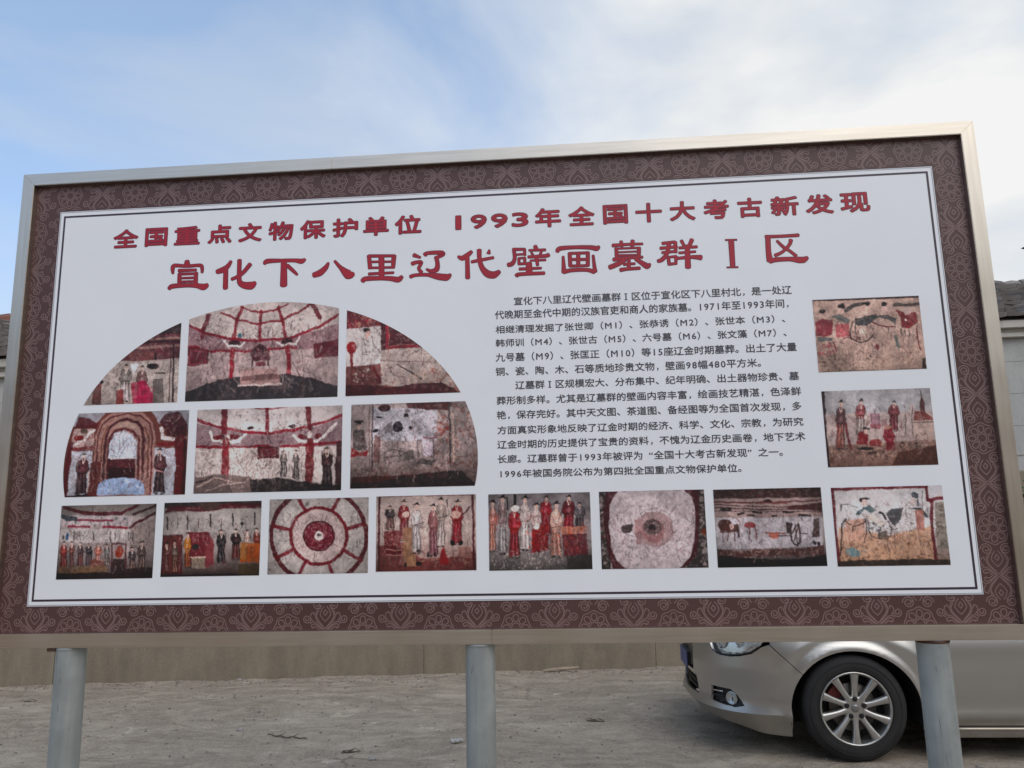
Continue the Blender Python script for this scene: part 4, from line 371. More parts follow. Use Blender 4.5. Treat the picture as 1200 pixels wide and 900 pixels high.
 10: ({'base':(188,176,170),'bot':(148,112,106),'noise':0.2,'vig':0.35},[('p',(148,80,76),[33,661,272,617,450,833,844,820,982,746,988,1006,15,987]),('k',(108,60,58),53,714,969,980,90,14),('k',(192,160,144),252,669,960,902,80,14),('s',(110,36,52),22,[35,8,31,263,30,988]),('s',(110,36,52),24,[967,5,968,431,974,1006]),('s',(140,58,74),8,[40,6,962,12]),('p',(140,106,100),[113,270,171,272,186,445,153,437,100,442]),('p',(78,66,70),[128,165,155,166,181,190,193,254,175,287,173,305,111,303,109,284,91,250,102,187]),('s',(35,29,31),5,[128,165,102,187,91,250,109,284,100,442]),('s',(35,29,31),5,[155,166,181,190,193,254,175,287,186,445]),('p',(123,115,117),[120,231,164,226,155,256,128,258]),('s',(216,200,192),6,[130,165,144,206,155,166]),('s',(35,29,31),6,[111,276,173,275]),('s',(70,53,50),5,[124,287,118,360,113,433]),('s',(178,155,151),5,[135,287,132,360,131,433]),('s',(70,53,50),5,[146,287,148,361,149,434]),('s',(178,155,151),5,[157,288,163,361,167,435]),('s',(70,53,50),5,[164,288,172,362,178,435]),('s',(35,29,31),5,[108,204,128,245]),('s',(35,29,31),5,[175,207,155,243]),('e',(34,28,32),122,448,15,6),('e',(34,28,32),164,449,15,6),('e',(208,184,174),141,149,9,16),('e',(74,52,52),138,147,2,1),('e',(74,52,52),145,147,2,2),('e',(154,74,72),142,157,2,2),('p',(30,26,30),[131,141,133,127,139,122,147,116,151,128,152,142,141,137]),('s',(30,26,30),3,[123,136,141,133,160,139]),('p',(148,68,74),[248,297,315,299,333,589,295,577,233,586]),('p',(164,40,54),[266,121,297,122,328,162,341,269,321,325,318,355,246,353,243,322,223,265,235,159]),('s',(73,18,24),5,[266,121,235,159,223,265,243,322,233,586]),('s',(73,18,24),5,[297,122,328,162,341,269,321,325,333,589]),('p',(187,95,106),[256,233,308,223,297,273,266,278]),('s',(216,200,192),6,[269,121,285,189,297,122]),('s',(73,18,24),6,[246,308,318,305]),('s',(74,34,37),5,[261,325,254,448,249,570]),('s',(183,130,134),5,[274,326,271,448,269,570]),('s',(74,34,37),5,[287,326,289,449,290,571]),('s',(183,130,134),5,[299,327,306,449,310,572]),('s',(74,34,37),5,[308,327,317,450,323,572]),('s',(73,18,24),5,[243,187,266,255]),('s',(73,18,24),5,[321,190,297,251]),('e',(34,28,32),259,595,16,10),('e',(34,28,32),307,597,17,10),('e',(208,184,174),282,93,14,28),('e',(74,52,52),277,90,2,3),('e',(74,52,52),288,91,2,2),('e',(154,74,72),282,108,3,2),('p',(30,26,30),[265,81,268,57,279,49,291,38,299,59,299,81,282,74]),('s',(30,26,30),5,[250,71,282,68,314,77]),('p',(168,134,108),[272,432,392,423,400,935,282,931]),('e',(208,184,174),297,253,36,40),('p',(180,176,176),[376,401,437,403,453,760,417,745,361,757]),('p',(184,178,176),[393,184,421,185,450,235,461,366,442,435,440,472,373,470,371,432,352,362,364,231]),('s',(82,80,79),5,[393,184,364,231,352,362,371,432,361,757]),('s',(82,80,79),5,[421,185,450,235,461,366,442,435,453,760]),('p',(202,197,196),[383,322,431,310,421,372,392,378]),('s',(216,200,192),6,[395,184,409,268,421,185]),('s',(82,80,79),6,[373,415,440,410]),('s',(90,88,88),5,[387,436,380,587,375,737]),('s',(205,202,202),5,[399,436,396,587,393,738]),('s',(90,88,88),5,[411,437,413,588,413,738]),('s',(205,202,202),5,[423,437,428,589,432,739]),('s',(90,88,88),5,[430,438,439,589,444,739]),('s',(82,80,79),5,[371,266,392,350]),('s',(82,80,79),5,[443,269,421,344]),('e',(34,28,32),384,768,16,12),('e',(34,28,32),429,769,16,13),('e',(208,184,174),407,149,18,35),('e',(74,52,52),401,146,3,3),('e',(74,52,52),414,147,4,3),('e',(154,74,72),407,168,4,2),('p',(30,26,30),[386,135,390,106,403,95,419,82,428,107,428,135,407,126]),('s',(30,26,30),6,[368,123,407,118,446,130]),('p',(148,96,106),[545,427,606,429,620,792,585,776,528,788]),('p',(164,106,108),[562,205,591,207,619,257,630,391,611,461,608,499,542,497,540,458,521,387,534,254]),('s',(73,47,48),5,[562,205,534,254,521,387,540,458,528,788]),('s',(73,47,48),5,[591,207,619,257,630,391,611,461,620,792]),('p',(187,144,146),[552,346,600,334,590,397,561,403]),('s',(216,200,192),6,[565,206,579,291,591,207]),('s',(73,47,48),6,[542,441,609,436]),('s',(74,48,53),5,[556,462,548,615,543,768]),('s',(183,149,155),5,[568,463,564,616,561,769]),('s',(74,48,53),5,[580,463,581,617,581,769]),('s',(183,149,155),5,[591,463,596,617,600,770]),('s',(74,48,53),5,[599,464,607,618,612,770]),('s',(73,47,48),5,[541,289,561,375]),('s',(73,47,48),5,[612,292,590,369]),('e',(34,28,32),552,800,15,12),('e',(34,28,32),597,801,15,13),('e',(208,184,174),577,171,18,35),('e',(74,52,52),571,168,3,2),('e',(74,52,52),584,168,4,3),('e',(154,74,72),577,189,4,3),('p',(30,26,30),[556,156,559,126,573,115,589,102,598,128,598,156,577,147]),('s',(30,26,30),6,[537,144,577,139,617,151]),('p',(176,168,164),[622,325,679,328,692,671,659,657,607,668]),('p',(168,156,148),[639,116,665,117,691,165,701,292,683,358,681,394,619,392,617,355,600,288,612,162]),('s',(75,70,66),5,[639,116,612,162,600,288,617,355,607,668]),('s',(75,70,66),5,[665,117,691,165,701,292,683,358,692,671]),('p',(190,181,175),[629,249,673,238,664,297,638,303]),('s',(216,200,192),6,[641,116,654,197,665,117]),('s',(75,70,66),6,[620,339,681,334]),('s',(88,84,82),5,[633,359,625,504,620,649]),('s',(202,197,194),5,[643,359,640,505,637,649]),('s',(88,84,82),5,[655,360,655,505,655,650]),('s',(202,197,194),5,[665,360,670,506,672,651]),('s',(88,84,82),5,[672,361,679,506,684,651]),('s',(75,70,66),5,[619,196,638,276]),('s',(75,70,66),5,[684,198,664,271]),('e',(34,28,32),628,679,15,11),('e',(34,28,32),670,680,14,12),('e',(208,184,174),652,83,17,34),('e',(74,52,52),646,80,3,3),('e',(74,52,52),659,81,3,2),('e',(154,74,72),652,101,4,2),('p',(30,26,30),[632,69,636,41,649,31,664,18,673,42,672,69,653,60]),('s',(30,26,30),6,[615,58,653,53,690,65]),('p',(180,42,60),[774,334,845,337,860,652,820,639,754,649]),('p',(164,34,50),[795,142,828,143,860,187,873,304,850,364,847,398,770,395,768,361,747,299,761,183]),('s',(73,15,22),5,[795,142,761,183,747,299,768,361,754,649]),('s',(73,15,22),5,[828,143,860,187,873,304,850,364,860,652]),('p',(187,91,103),[783,264,838,254,826,308,793,313]),('s',(216,200,192),6,[798,142,813,216,828,143]),('s',(73,15,22),6,[771,346,848,343]),('s',(90,21,30),5,[787,365,778,498,771,631]),('s',(205,113,125),5,[800,365,796,499,792,632]),('s',(90,21,30),5,[814,366,815,500,815,633]),('s',(205,113,125),5,[828,366,833,500,836,633]),('s',(90,21,30),5,[836,367,845,501,850,634]),('s',(73,15,22),5,[769,214,793,289]),('s',(73,15,22),5,[852,218,826,284]),('e',(34,28,32),782,659,17,10),('e',(34,28,32),833,660,18,11),('e',(208,184,174),812,112,15,30),('e',(74,52,52),806,109,3,3),('e',(74,52,52),818,110,3,2),('e',(154,74,72),811,128,4,2),('p',(30,26,30),[793,99,796,73,808,64,822,52,830,74,830,99,812,91]),('s',(30,26,30),6,[777,88,812,84,846,95]),('e',(208,180,168),800,266,50,53),('s',(106,44,52),14,[850,281,910,217,940,165]),('p',(142,46,56),[82,465,242,457,252,787,83,794]),('k',(200,152,144),82,465,252,669,40,9),('s',(196,156,144),9,[103,716,262,722]),('s',(196,156,144),9,[103,782,262,787]),('e',(51,40,42),430,904,33,26),('e',(51,40,42),297,912,15,34),('e',(51,40,42),430,740,20,29),('e',(51,40,42),519,783,14,31),('e',(51,40,42),588,779,16,23),('e',(44,38,40),762,634,20,42),('e',(44,38,40),841,637,23,29),('s',(58,48,50),10,[717,62,713,169]),('s',(74,64,66),8,[631,299,711,276]),('s',(90,80,82),8,[372,409,481,360]),('p',(168,44,56),[648,735,687,684,725,920,636,930]),('p',(168,128,120),[825,689,943,693,951,849,824,819])]),
 11: ({'base':(160,154,154),'bot':(108,106,102),'noise':0.24,'vig':0.4},[('p',(142,138,140),[0,-29,1002,-3,999,245,-3,209]),('p',(184,132,116),[18,386,60,387,66,739,42,725,2,738]),('p',(192,138,128),[32,171,52,172,71,220,77,351,63,418,61,455,15,454,14,417,2,348,12,218]),('s',(86,62,57),5,[32,171,12,218,2,348,14,417,2,738]),('s',(86,62,57),5,[52,172,71,220,77,351,63,418,66,739]),('p',(208,168,160),[24,308,57,295,49,356,29,363]),('s',(216,200,192),6,[34,171,43,254,52,172]),('s',(86,62,57),6,[16,400,62,394]),('s',(92,66,58),5,[25,420,18,569,13,718]),('s',(207,173,162),5,[33,421,29,570,25,718]),('s',(92,66,58),5,[42,421,41,570,39,719]),('s',(207,173,162),5,[49,421,51,570,52,719]),('s',(92,66,58),5,[55,421,59,571,60,719]),('s',(86,62,57),5,[16,253,30,335]),('s',(86,62,57),5,[66,254,50,329]),('e',(34,28,32),19,748,10,12),('e',(34,28,32),50,749,10,12),('e',(208,184,174),43,137,17,34),('e',(74,52,52),37,134,3,3),('e',(74,52,52),50,135,3,2),('e',(154,74,72),42,155,5,3),('p',(30,26,30),[22,123,26,94,39,83,55,70,64,95,64,123,43,114]),('s',(30,26,30),6,[4,111,43,106,82,118]),('p',(164,164,162),[112,364,164,366,171,771,141,755,93,769]),('p',(160,140,140),[130,116,154,117,177,173,185,323,167,401,165,444,109,443,108,399,93,320,105,171]),('s',(72,63,63),5,[130,116,105,171,93,320,108,399,93,769]),('s',(72,63,63),5,[154,117,177,173,185,323,167,401,171,771]),('p',(184,169,169),[120,274,160,260,151,330,127,337]),('s',(216,200,192),6,[132,116,143,212,154,117]),('s',(72,63,63),6,[110,380,166,374]),('s',(82,82,81),5,[121,404,113,576,106,746]),('s',(194,194,193),5,[131,404,126,576,121,747]),('s',(82,82,81),5,[141,404,140,576,138,747]),('s',(194,194,193),5,[151,405,153,577,153,748]),('s',(82,82,81),5,[157,405,162,577,164,748]),('s',(72,63,63),5,[111,211,127,306]),('s',(72,63,63),5,[171,213,151,299]),('e',(34,28,32),113,782,13,13),('e',(34,28,32),151,783,13,13),('e',(208,184,174),143,77,20,40),('e',(74,52,52),136,74,4,3),('e',(74,52,52),151,74,4,3),('e',(154,74,72),143,98,4,3),('p',(30,26,30),[120,60,124,27,139,15,158,0,168,29,167,61,144,50]),('s',(30,26,30),7,[99,47,144,41,188,55]),('p',(160,48,60),[527,267,597,270,609,540,569,529,505,537]),('p',(168,36,52),[550,103,582,104,614,142,625,242,602,293,598,322,523,319,521,291,501,238,517,139]),('s',(75,16,23),5,[550,103,517,139,501,238,521,291,505,537]),('s',(75,16,23),5,[582,104,614,142,625,242,602,293,609,540]),('p',(190,92,104),[537,207,591,199,579,246,546,250]),('s',(216,200,192),6,[553,103,567,167,582,104]),('s',(75,16,23),6,[524,278,600,275]),('s',(80,24,30),5,[540,294,529,408,521,522]),('s',(191,117,125),5,[553,294,547,409,542,523]),('s',(80,24,30),5,[567,295,566,409,565,523]),('s',(191,117,125),5,[580,295,584,410,585,524]),('s',(80,24,30),5,[588,296,596,410,599,524]),('s',(75,16,23),5,[524,165,547,229]),('s',(75,16,23),5,[605,168,579,225]),('e',(34,28,32),531,545,18,10),('e',(34,28,32),582,547,17,9),('e',(208,184,174),567,77,13,27),('e',(74,52,52),562,75,3,2),('e',(74,52,52),572,76,3,2),('e',(154,74,72),567,91,3,2),('p',(30,26,30),[551,66,554,44,565,36,577,26,583,46,583,67,567,60]),('s',(30,26,30),5,[538,57,567,54,597,63]),('p',(160,32,48),[746,274,825,276,838,559,793,547,720,556]),('p',(124,31,44),[772,102,809,103,844,143,856,248,830,301,826,331,742,328,739,298,717,243,735,139]),('s',(55,13,19),5,[772,102,735,139,717,243,739,298,720,556]),('s',(55,13,19),5,[809,103,844,143,856,248,830,301,838,559]),('p',(157,89,98),[757,211,818,202,804,251,768,255]),('s',(216,200,192),6,[775,102,792,169,809,103]),('s',(55,13,19),6,[743,284,828,282]),('s',(80,16,24),5,[761,301,748,421,739,540]),('s',(191,106,117),5,[775,302,768,422,762,541]),('s',(80,16,24),5,[791,303,790,422,788,541]),('s',(191,106,117),5,[805,303,810,423,811,542]),('s',(80,16,24),5,[815,303,823,423,827,543]),('s',(55,13,19),5,[743,167,769,233]),('s',(55,13,19),5,[834,170,805,229]),('e',(34,28,32),750,565,20,9),('e',(34,28,32),807,566,20,10),('e',(208,184,174),791,75,14,28),('e',(74,52,52),786,73,3,2),('e',(74,52,52),797,73,2,2),('e',(154,74,72),791,90,3,2),('p',(30,26,30),[775,64,778,41,789,32,802,22,809,42,808,64,792,57]),('s',(30,26,30),5,[761,54,792,50,822,60]),('p',(156,36,48),[219,449,290,452,301,822,261,807,196,819]),('p',(172,32,48),[243,223,275,225,307,276,318,413,295,484,291,523,215,521,213,481,193,409,209,273]),('s',(77,14,21),5,[243,223,209,273,193,409,213,481,196,819]),('s',(77,14,21),5,[275,225,307,276,318,413,295,484,301,822]),('p',(193,89,101),[229,367,284,355,272,419,239,425]),('s',(216,200,192),6,[245,224,260,311,275,225]),('s',(77,14,21),6,[216,464,292,459]),('s',(78,18,24),5,[232,486,221,642,213,798]),('s',(189,109,117),5,[245,486,239,643,234,799]),('s',(78,18,24),5,[259,486,258,643,257,799]),('s',(189,109,117),5,[272,487,276,644,278,800]),('s',(78,18,24),5,[281,487,288,644,292,800]),('s',(77,14,21),5,[217,309,239,396]),('s',(77,14,21),5,[298,312,272,390]),('e',(34,28,32),223,830,18,13),('e',(34,28,32),274,832,18,12),('e',(208,184,174),260,188,18,36),('e',(74,52,52),253,185,4,3),('e',(74,52,52),267,185,4,3),('e',(154,74,72),259,207,5,3),('p',(30,26,30),[238,173,242,142,257,131,273,117,282,144,282,173,260,163]),('s',(30,26,30),6,[220,160,260,155,301,168]),('p',(184,180,176),[329,355,390,357,398,734,364,719,307,732]),('p',(176,168,164),[350,124,379,125,406,178,414,317,394,390,391,430,325,427,324,387,307,313,321,174]),('s',(79,75,73),5,[350,124,321,174,307,313,324,387,307,732]),('s',(79,75,73),5,[379,125,406,178,414,317,394,390,398,734]),('p',(196,190,187),[338,271,385,258,374,323,346,329]),('s',(216,200,192),6,[353,124,365,213,379,125]),('s',(79,75,73),6,[327,369,392,364]),('s',(92,90,88),5,[340,391,330,551,322,710]),('s',(207,205,202),5,[351,392,345,552,340,711]),('s',(92,90,88),5,[364,392,362,552,360,711]),('s',(207,205,202),5,[375,393,377,553,378,712]),('s',(92,90,88),5,[382,393,388,553,390,712]),('s',(79,75,73),5,[327,211,347,300]),('s',(79,75,73),5,[398,214,375,294]),('e',(34,28,32),330,743,16,13),('e',(34,28,32),375,744,15,13),('e',(208,184,174),365,88,19,37),('e',(74,52,52),359,84,3,3),('e',(74,52,52),373,85,3,3),('e',(154,74,72),365,107,4,3),('p',(30,26,30),[344,72,348,41,362,30,379,16,388,43,388,72,366,63]),('s',(30,26,30),7,[324,60,366,54,407,67]),('p',(168,44,56),[436,414,496,416,505,752,470,738,414,750]),('p',(184,168,164),[457,209,485,210,512,257,520,381,500,445,497,481,432,479,430,443,413,378,427,254]),('s',(82,75,73),5,[457,209,427,254,413,378,430,443,414,750]),('s',(82,75,73),5,[485,210,512,257,520,381,500,445,505,752]),('p',(202,190,187),[444,339,491,328,481,386,452,392]),('s',(216,200,192),6,[459,209,471,288,485,210]),('s',(82,75,73),6,[433,427,498,423]),('s',(84,22,28),5,[447,447,436,589,428,731]),('s',(197,114,122),5,[458,447,452,590,447,731]),('s',(84,22,28),5,[470,448,468,590,466,732]),('s',(197,114,122),5,[481,448,484,591,484,732]),('s',(84,22,28),5,[488,448,494,591,496,733]),('s',(82,75,73),5,[434,287,453,366]),('s',(82,75,73),5,[504,289,481,360]),('e',(34,28,32),437,760,15,11),('e',(34,28,32),481,761,15,12),('e',(208,184,174),471,177,17,33),('e',(74,52,52),466,174,3,3),('e',(74,52,52),478,175,3,2),('e',(154,74,72),471,194,4,3),('p',(30,26,30),[452,163,456,136,469,126,484,113,492,137,491,163,472,155]),('s',(30,26,30),6,[435,152,472,147,509,159]),('p',(184,142,128),[625,442,694,445,703,819,663,804,599,816]),('p',(200,168,156),[650,214,682,215,713,267,722,406,699,477,695,517,620,515,619,475,599,402,616,264]),('s',(90,75,70),5,[650,214,616,264,599,402,619,475,599,816]),('s',(90,75,70),5,[682,215,713,267,722,406,699,477,703,819]),('p',(214,190,181),[635,359,689,346,677,411,644,418]),('s',(216,200,192),6,[652,214,666,302,682,215]),('s',(90,75,70),6,[622,457,697,452]),('s',(92,71,64),5,[637,479,625,638,616,795]),('s',(207,179,170),5,[650,479,643,638,637,796]),('s',(92,71,64),5,[664,480,662,639,659,796]),('s',(207,179,170),5,[677,480,679,639,680,797]),('s',(92,71,64),5,[685,480,691,639,694,797]),('s',(90,75,70),5,[623,300,645,388]),('s',(90,75,70),5,[704,303,677,382]),('e',(34,28,32),626,828,17,13),('e',(34,28,32),676,829,17,13),('e',(208,184,174),667,178,18,36),('e',(74,52,52),660,175,4,2),('e',(74,52,52),675,175,3,3),('e',(154,74,72),666,197,5,3),('p',(30,26,30),[645,162,649,132,664,120,681,106,690,133,689,162,667,153]),('s',(30,26,30),7,[627,150,668,145,708,157]),('p',(84,72,76),[859,298,923,301,934,503,898,494,838,499]),('p',(118,118,124),[880,176,910,177,939,206,949,280,928,318,925,340,855,337,853,316,835,276,849,203]),('s',(53,53,55),5,[880,176,849,203,835,276,853,316,838,499]),('s',(53,53,55),5,[910,177,939,206,949,280,928,318,934,503]),('p',(153,153,157),[868,254,918,248,907,283,877,285]),('s',(216,200,192),6,[882,176,896,224,910,177]),('s',(53,53,55),6,[856,306,926,305]),('s',(42,36,38),5,[871,318,861,403,853,488]),('s',(141,133,135),5,[883,319,877,404,872,489]),('s',(42,36,38),5,[895,319,895,405,893,490]),('s',(141,133,135),5,[907,320,911,405,913,490]),('s',(42,36,38),5,[915,320,922,405,926,491]),('s',(53,53,55),5,[856,222,877,270]),('s',(53,53,55),5,[931,225,907,267]),('e',(34,28,32),863,506,16,7),('e',(34,28,32),910,508,16,6),('e',(208,184,174),895,157,10,20),('e',(74,52,52),892,156,2,1),('e',(74,52,52),900,156,1,1),('e',(154,74,72),895,167,2,2),('p',(30,26,30),[884,149,886,133,894,127,903,119,908,134,907,149,896,144]),('s',(30,26,30),4,[874,142,896,140,918,146]),('p',(160,36,48),[435,473,584,386,584,748,409,782]),('k',(208,160,144),486,409,574,748,24,9),('p',(184,136,120),[699,442,959,450,908,539,715,546]),('p',(130,48,58),[715,546,956,540,956,834,726,828]),('k',(200,92,64),777,419,956,540,24,14),('k',(196,96,88),734,572,949,758,24,10),('s',(44,36,38),14,[188,44,197,216]),('s',(44,36,38),28,[268,21,266,127]),('k',(192,186,180),29,733,722,981,150,11),('k',(92,92,90),8,784,970,999,150,12),('k',(196,88,76),16,263,92,449,14,16),('k',(196,88,76),362,248,439,744,14,14),('k',(192,72,56),620,491,690,751,10,18),('e',(216,204,196),470,435,32,39),('e',(216,208,204),264,199,42,45),('p',(84,80,78),[756,816,995,810,998,1000,751,994])]),
 12: ({'base':(184,178,178),'bot':(176,170,168),'noise':0.16,'vig':0.2},[('p',(76,68,66),[-4,-17,96,-14,88,1011,-10,1009]),('p',(76,68,66),[906,-9,1005,-7,1007,1011,794,1007]),('k',(184,176,172),5,11,59,997,30,22),('k',(184,176,172),954,33,988,1010,30,22),('k',(138,58,56),-5,285,62,638,10,18),('e',(140,74,56),975,547,23,45),('p',(108,34,50),[76,-8,946,-1,941,439,900,838,774,1007,108,1004,51,691,35,286]),('p',(192,188,190),[104,178,133,83,186,2,806,2,871,86,900,195,902,438,879,679,830,863,725,1007,236,999,142,892,99,719,85,422]),('e',(168,148,148),509,498,188,227),('e',(160,124,124),498,525,109,160),('p',(164,136,136),[331,373,401,375,387,697,347,696]),('s',(138,132,132),6,[363,333,436,253,537,228,633,285,687,407,680,542,625,661]),('e',(108,92,92),494,474,83,104),('k',(184,164,164),411,361,580,580,46,10),('e',(72,52,58),493,478,34,37),('k',(108,96,96),417,355,584,593,60,8),('p',(74,58,56),[203,465,249,432,319,427,310,521,264,554,210,546]),('k',(108,108,110),145,28,843,995,80,9),('k',(140,138,140),145,28,843,995,140,7),('k',(164,154,152),366,33,732,300,60,12)]),
 13: ({'base':(172,166,164),'bot':(58,44,46),'noise':0.22,'vig':0.35},[('p',(84,48,47),[0,-27,1005,-3,1004,145,1,122]),('k',(124,76,72),17,14,977,131,50,15),('p',(164,148,144),[1,122,1005,132,997,386,-2,365]),('s',(122,58,64),14,[9,163,434,186,993,172]),('s',(106,48,54),9,[7,196,623,244,998,233]),('s',(92,52,56),12,[5,230,429,269,996,273]),('s',(138,86,84),21,[434,186,665,191]),('e',(74,42,48),503,167,38,19),('p',(106,58,60),[672,232,1001,199,993,306,679,272]),('s',(90,64,68),8,[3,277,993,313]),('s',(56,44,50),25,[71,261,149,263]),('s',(56,44,50),25,[222,332,267,317]),('s',(56,44,50),25,[359,299,436,307]),('s',(56,44,50),17,[309,342,366,343]),('s',(56,44,50),21,[638,312,725,307]),('s',(56,44,50),19,[779,357,879,364]),('s',(56,44,50),17,[535,349,568,353]),('p',(176,176,180),[17,372,989,373,971,757,5,765]),('k',(140,136,134),26,379,951,783,140,8),('e',(106,70,64),94,460,68,75),('p',(106,70,64),[42,446,216,450,209,556,46,553]),('s',(106,76,72),10,[76,527,63,673]),('s',(106,76,72),10,[115,528,107,667]),('s',(106,76,72),10,[172,529,176,662]),('e',(192,168,164),151,482,21,40),('e',(168,88,92),321,465,54,35),('s',(138,68,72),12,[359,466,378,560,367,653]),('s',(122,76,76),9,[319,492,306,638,328,665]),('s',(90,60,60),21,[213,490,211,610]),('s',(168,92,84),14,[459,568,640,585]),('s',(90,48,56),12,[494,613,695,613]),('p',(184,116,100),[487,575,583,577,579,643,512,642]),('p',(76,60,64),[650,432,706,447,697,593,650,578]),('s',(72,40,46),15,[705,460,687,593,708,712,735,732,766,700,779,568,767,461,741,501,697,593]),('s',(72,40,46),10,[734,461,746,713]),('s',(72,40,46),10,[772,461,720,673]),('s',(76,60,64),10,[774,581,849,596]),('p',(90,68,64),[909,411,959,385,957,624,885,636]),('e',(58,52,52),899,709,15,29),('e',(58,52,52),934,716,16,29),('p',(108,72,68),[10,765,205,795,379,772,513,774,780,779,983,731,983,862,9,871]),('k',(176,152,144),34,766,962,888,70,14),('p',(44,36,38),[0,1003,6,844,201,868,448,899,676,916,994,849,1001,1007])]),
 14: ({'base':(192,190,190),'bot':(152,128,110),'noise':0.16,'vig':0.12},[('p',(194,196,196),[-2,-40,1025,-10,1000,571,-22,550]),('p',(196,164,140),[41,496,488,616,868,513,856,925,11,941]),('k',(148,116,94),44,608,844,953,170,16),('k',(184,160,144),48,552,850,871,100,16),('s',(130,36,56),36,[16,17,6,579,18,982]),('s',(142,42,64),30,[3,24,433,18,857,16]),('s',(126,36,56),30,[857,13,859,180]),('s',(134,38,56),30,[893,188,871,596,870,926]),('s',(142,42,64),32,[873,187,1002,163]),('p',(192,196,200),[882,6,1005,3,1002,100,877,139]),('p',(152,148,138),[919,223,1008,212,992,791,893,816]),('k',(108,100,88),928,237,995,873,40,16),('e',(44,44,48),294,152,50,19),('e',(52,48,46),268,165,26,28),('e',(208,184,176),293,201,26,47),('p',(92,124,128),[213,318,276,263,338,237,392,308,351,335,284,291,240,360,200,359]),('s',(90,96,100),8,[76,286,85,224,140,218,227,259]),('s',(64,72,76),12,[76,286,84,231]),('p',(200,192,184),[280,347,378,364,459,477,437,504,324,432]),('p',(200,168,152),[107,413,277,403,271,695,78,692]),('s',(60,52,54),8,[111,427,133,470,191,488,262,466,289,431]),('s',(58,48,48),9,[169,492,166,568]),('s',(74,64,68),14,[112,406,67,482,55,664,37,858]),('s',(90,60,64),9,[286,403,285,557,261,695]),('s',(58,54,56),8,[306,404,305,557,330,627,387,656,455,664,498,616,511,506,483,422,440,337]),('s',(44,44,48),20,[420,337,448,351,464,407]),('k',(51,51,58),303,446,393,573,26,12),('k',(64,64,68),399,489,486,644,24,12),('p',(106,106,96),[392,587,473,560,456,650,378,649]),('p',(96,102,106),[478,352,532,283,631,279,602,410,546,506,518,478,503,422]),('p',(90,98,104),[660,286,788,276,850,360,856,416,818,401,785,317]),('e',(92,104,112),751,122,31,47),('e',(196,188,184),730,198,24,50),('p',(112,120,126),[770,122,781,248,750,261]),('s',(112,116,120),8,[819,68,804,304]),('k',(108,108,108),628,327,713,496,40,10),('k',(196,192,188),628,327,713,496,26,12),('p',(180,128,116),[736,316,816,304,805,567,728,552]),('s',(74,74,76),8,[496,505,533,548,563,534]),('s',(128,116,108),7,[465,671,465,809]),('s',(128,116,108),7,[530,589,525,783]),('s',(128,116,108),7,[669,564,670,675]),('s',(128,116,108),7,[748,552,752,759]),('p',(126,160,164),[82,775,153,749,209,805,204,874,144,880,93,831]),('e',(184,168,152),254,799,25,17),('k',(110,92,80),17,858,996,996,80,16),('p',(76,68,62),[2,996,7,927,368,918,1001,928,1000,1003])]),
 15: ({'base':(184,164,154),'bot':(176,156,144),'noise':0.26,'vig':0.1},[('k',(168,140,128),7,19,986,1029,240,9),('k',(200,188,172),7,19,986,1029,240,9),('p',(78,47,58),[-1,-12,1002,-4,1002,28,-2,25]),('e',(60,50,54),86,169,31,31),('e',(196,172,164),68,237,21,46),('p',(154,60,74),[14,311,74,276,176,297,163,487,78,528,7,493]),('p',(112,120,122),[16,524,160,532,157,578,23,578]),('k',(176,72,88),22,585,176,760,50,14),('e',(58,48,52),269,112,33,33),('e',(58,48,52),284,82,12,18),('e',(200,176,168),257,172,31,43),('p',(122,128,126),[168,258,245,202,342,299,327,359,228,293]),('p',(180,104,108),[193,352,328,344,326,526,201,535]),('s',(92,90,88),41,[310,160,397,96,522,81]),('e',(52,48,47),495,95,37,30),('e',(200,176,164),480,162,35,61),('p',(76,84,88),[384,286,468,261,594,238,545,342,490,399,398,379]),('s',(70,54,60),12,[371,316,330,466,334,557,403,607,486,596,544,508]),('s',(70,54,60),9,[395,272,379,499]),('e',(200,188,176),448,473,35,51),('k',(68,50,74),502,369,558,600,40,7),('k',(122,60,72),362,453,416,562,24,10),('s',(124,48,64),10,[262,550,336,535]),('e',(54,48,47),671,97,31,34),('e',(196,172,164),670,181,31,55),('p',(92,100,102),[614,247,686,243,764,309,757,399,701,320,611,285,525,340,505,324]),('s',(138,52,64),14,[545,342,603,391,663,417,755,422]),('s',(76,60,60),8,[683,425,680,501]),('s',(108,124,122),29,[746,550,765,702]),('s',(92,86,82),35,[768,111,869,125,988,117]),('s',(156,148,140),8,[790,82,985,86]),('p',(148,42,58),[773,172,842,222,954,229,964,366,886,452,806,433,806,296]),('p',(192,176,172),[835,168,938,167,901,248,859,261]),('e',(224,212,208),851,332,12,15),('s',(138,36,48),14,[945,425,947,592,954,743]),('s',(90,82,80),12,[800,447,803,538]),('s',(90,82,80),10,[834,464,833,555]),('s',(90,82,80),10,[870,467,871,542]),('e',(150,52,62),562,683,20,40),('s',(148,48,60),12,[166,593,188,731]),('k',(92,68,72),21,752,213,974,60,10),('k',(76,76,74),291,736,560,992,60,9),('s',(90,68,56),6,[0,992,998,997]),('p',(76,52,48),[963,863,999,850,1000,1000,957,1001])]),
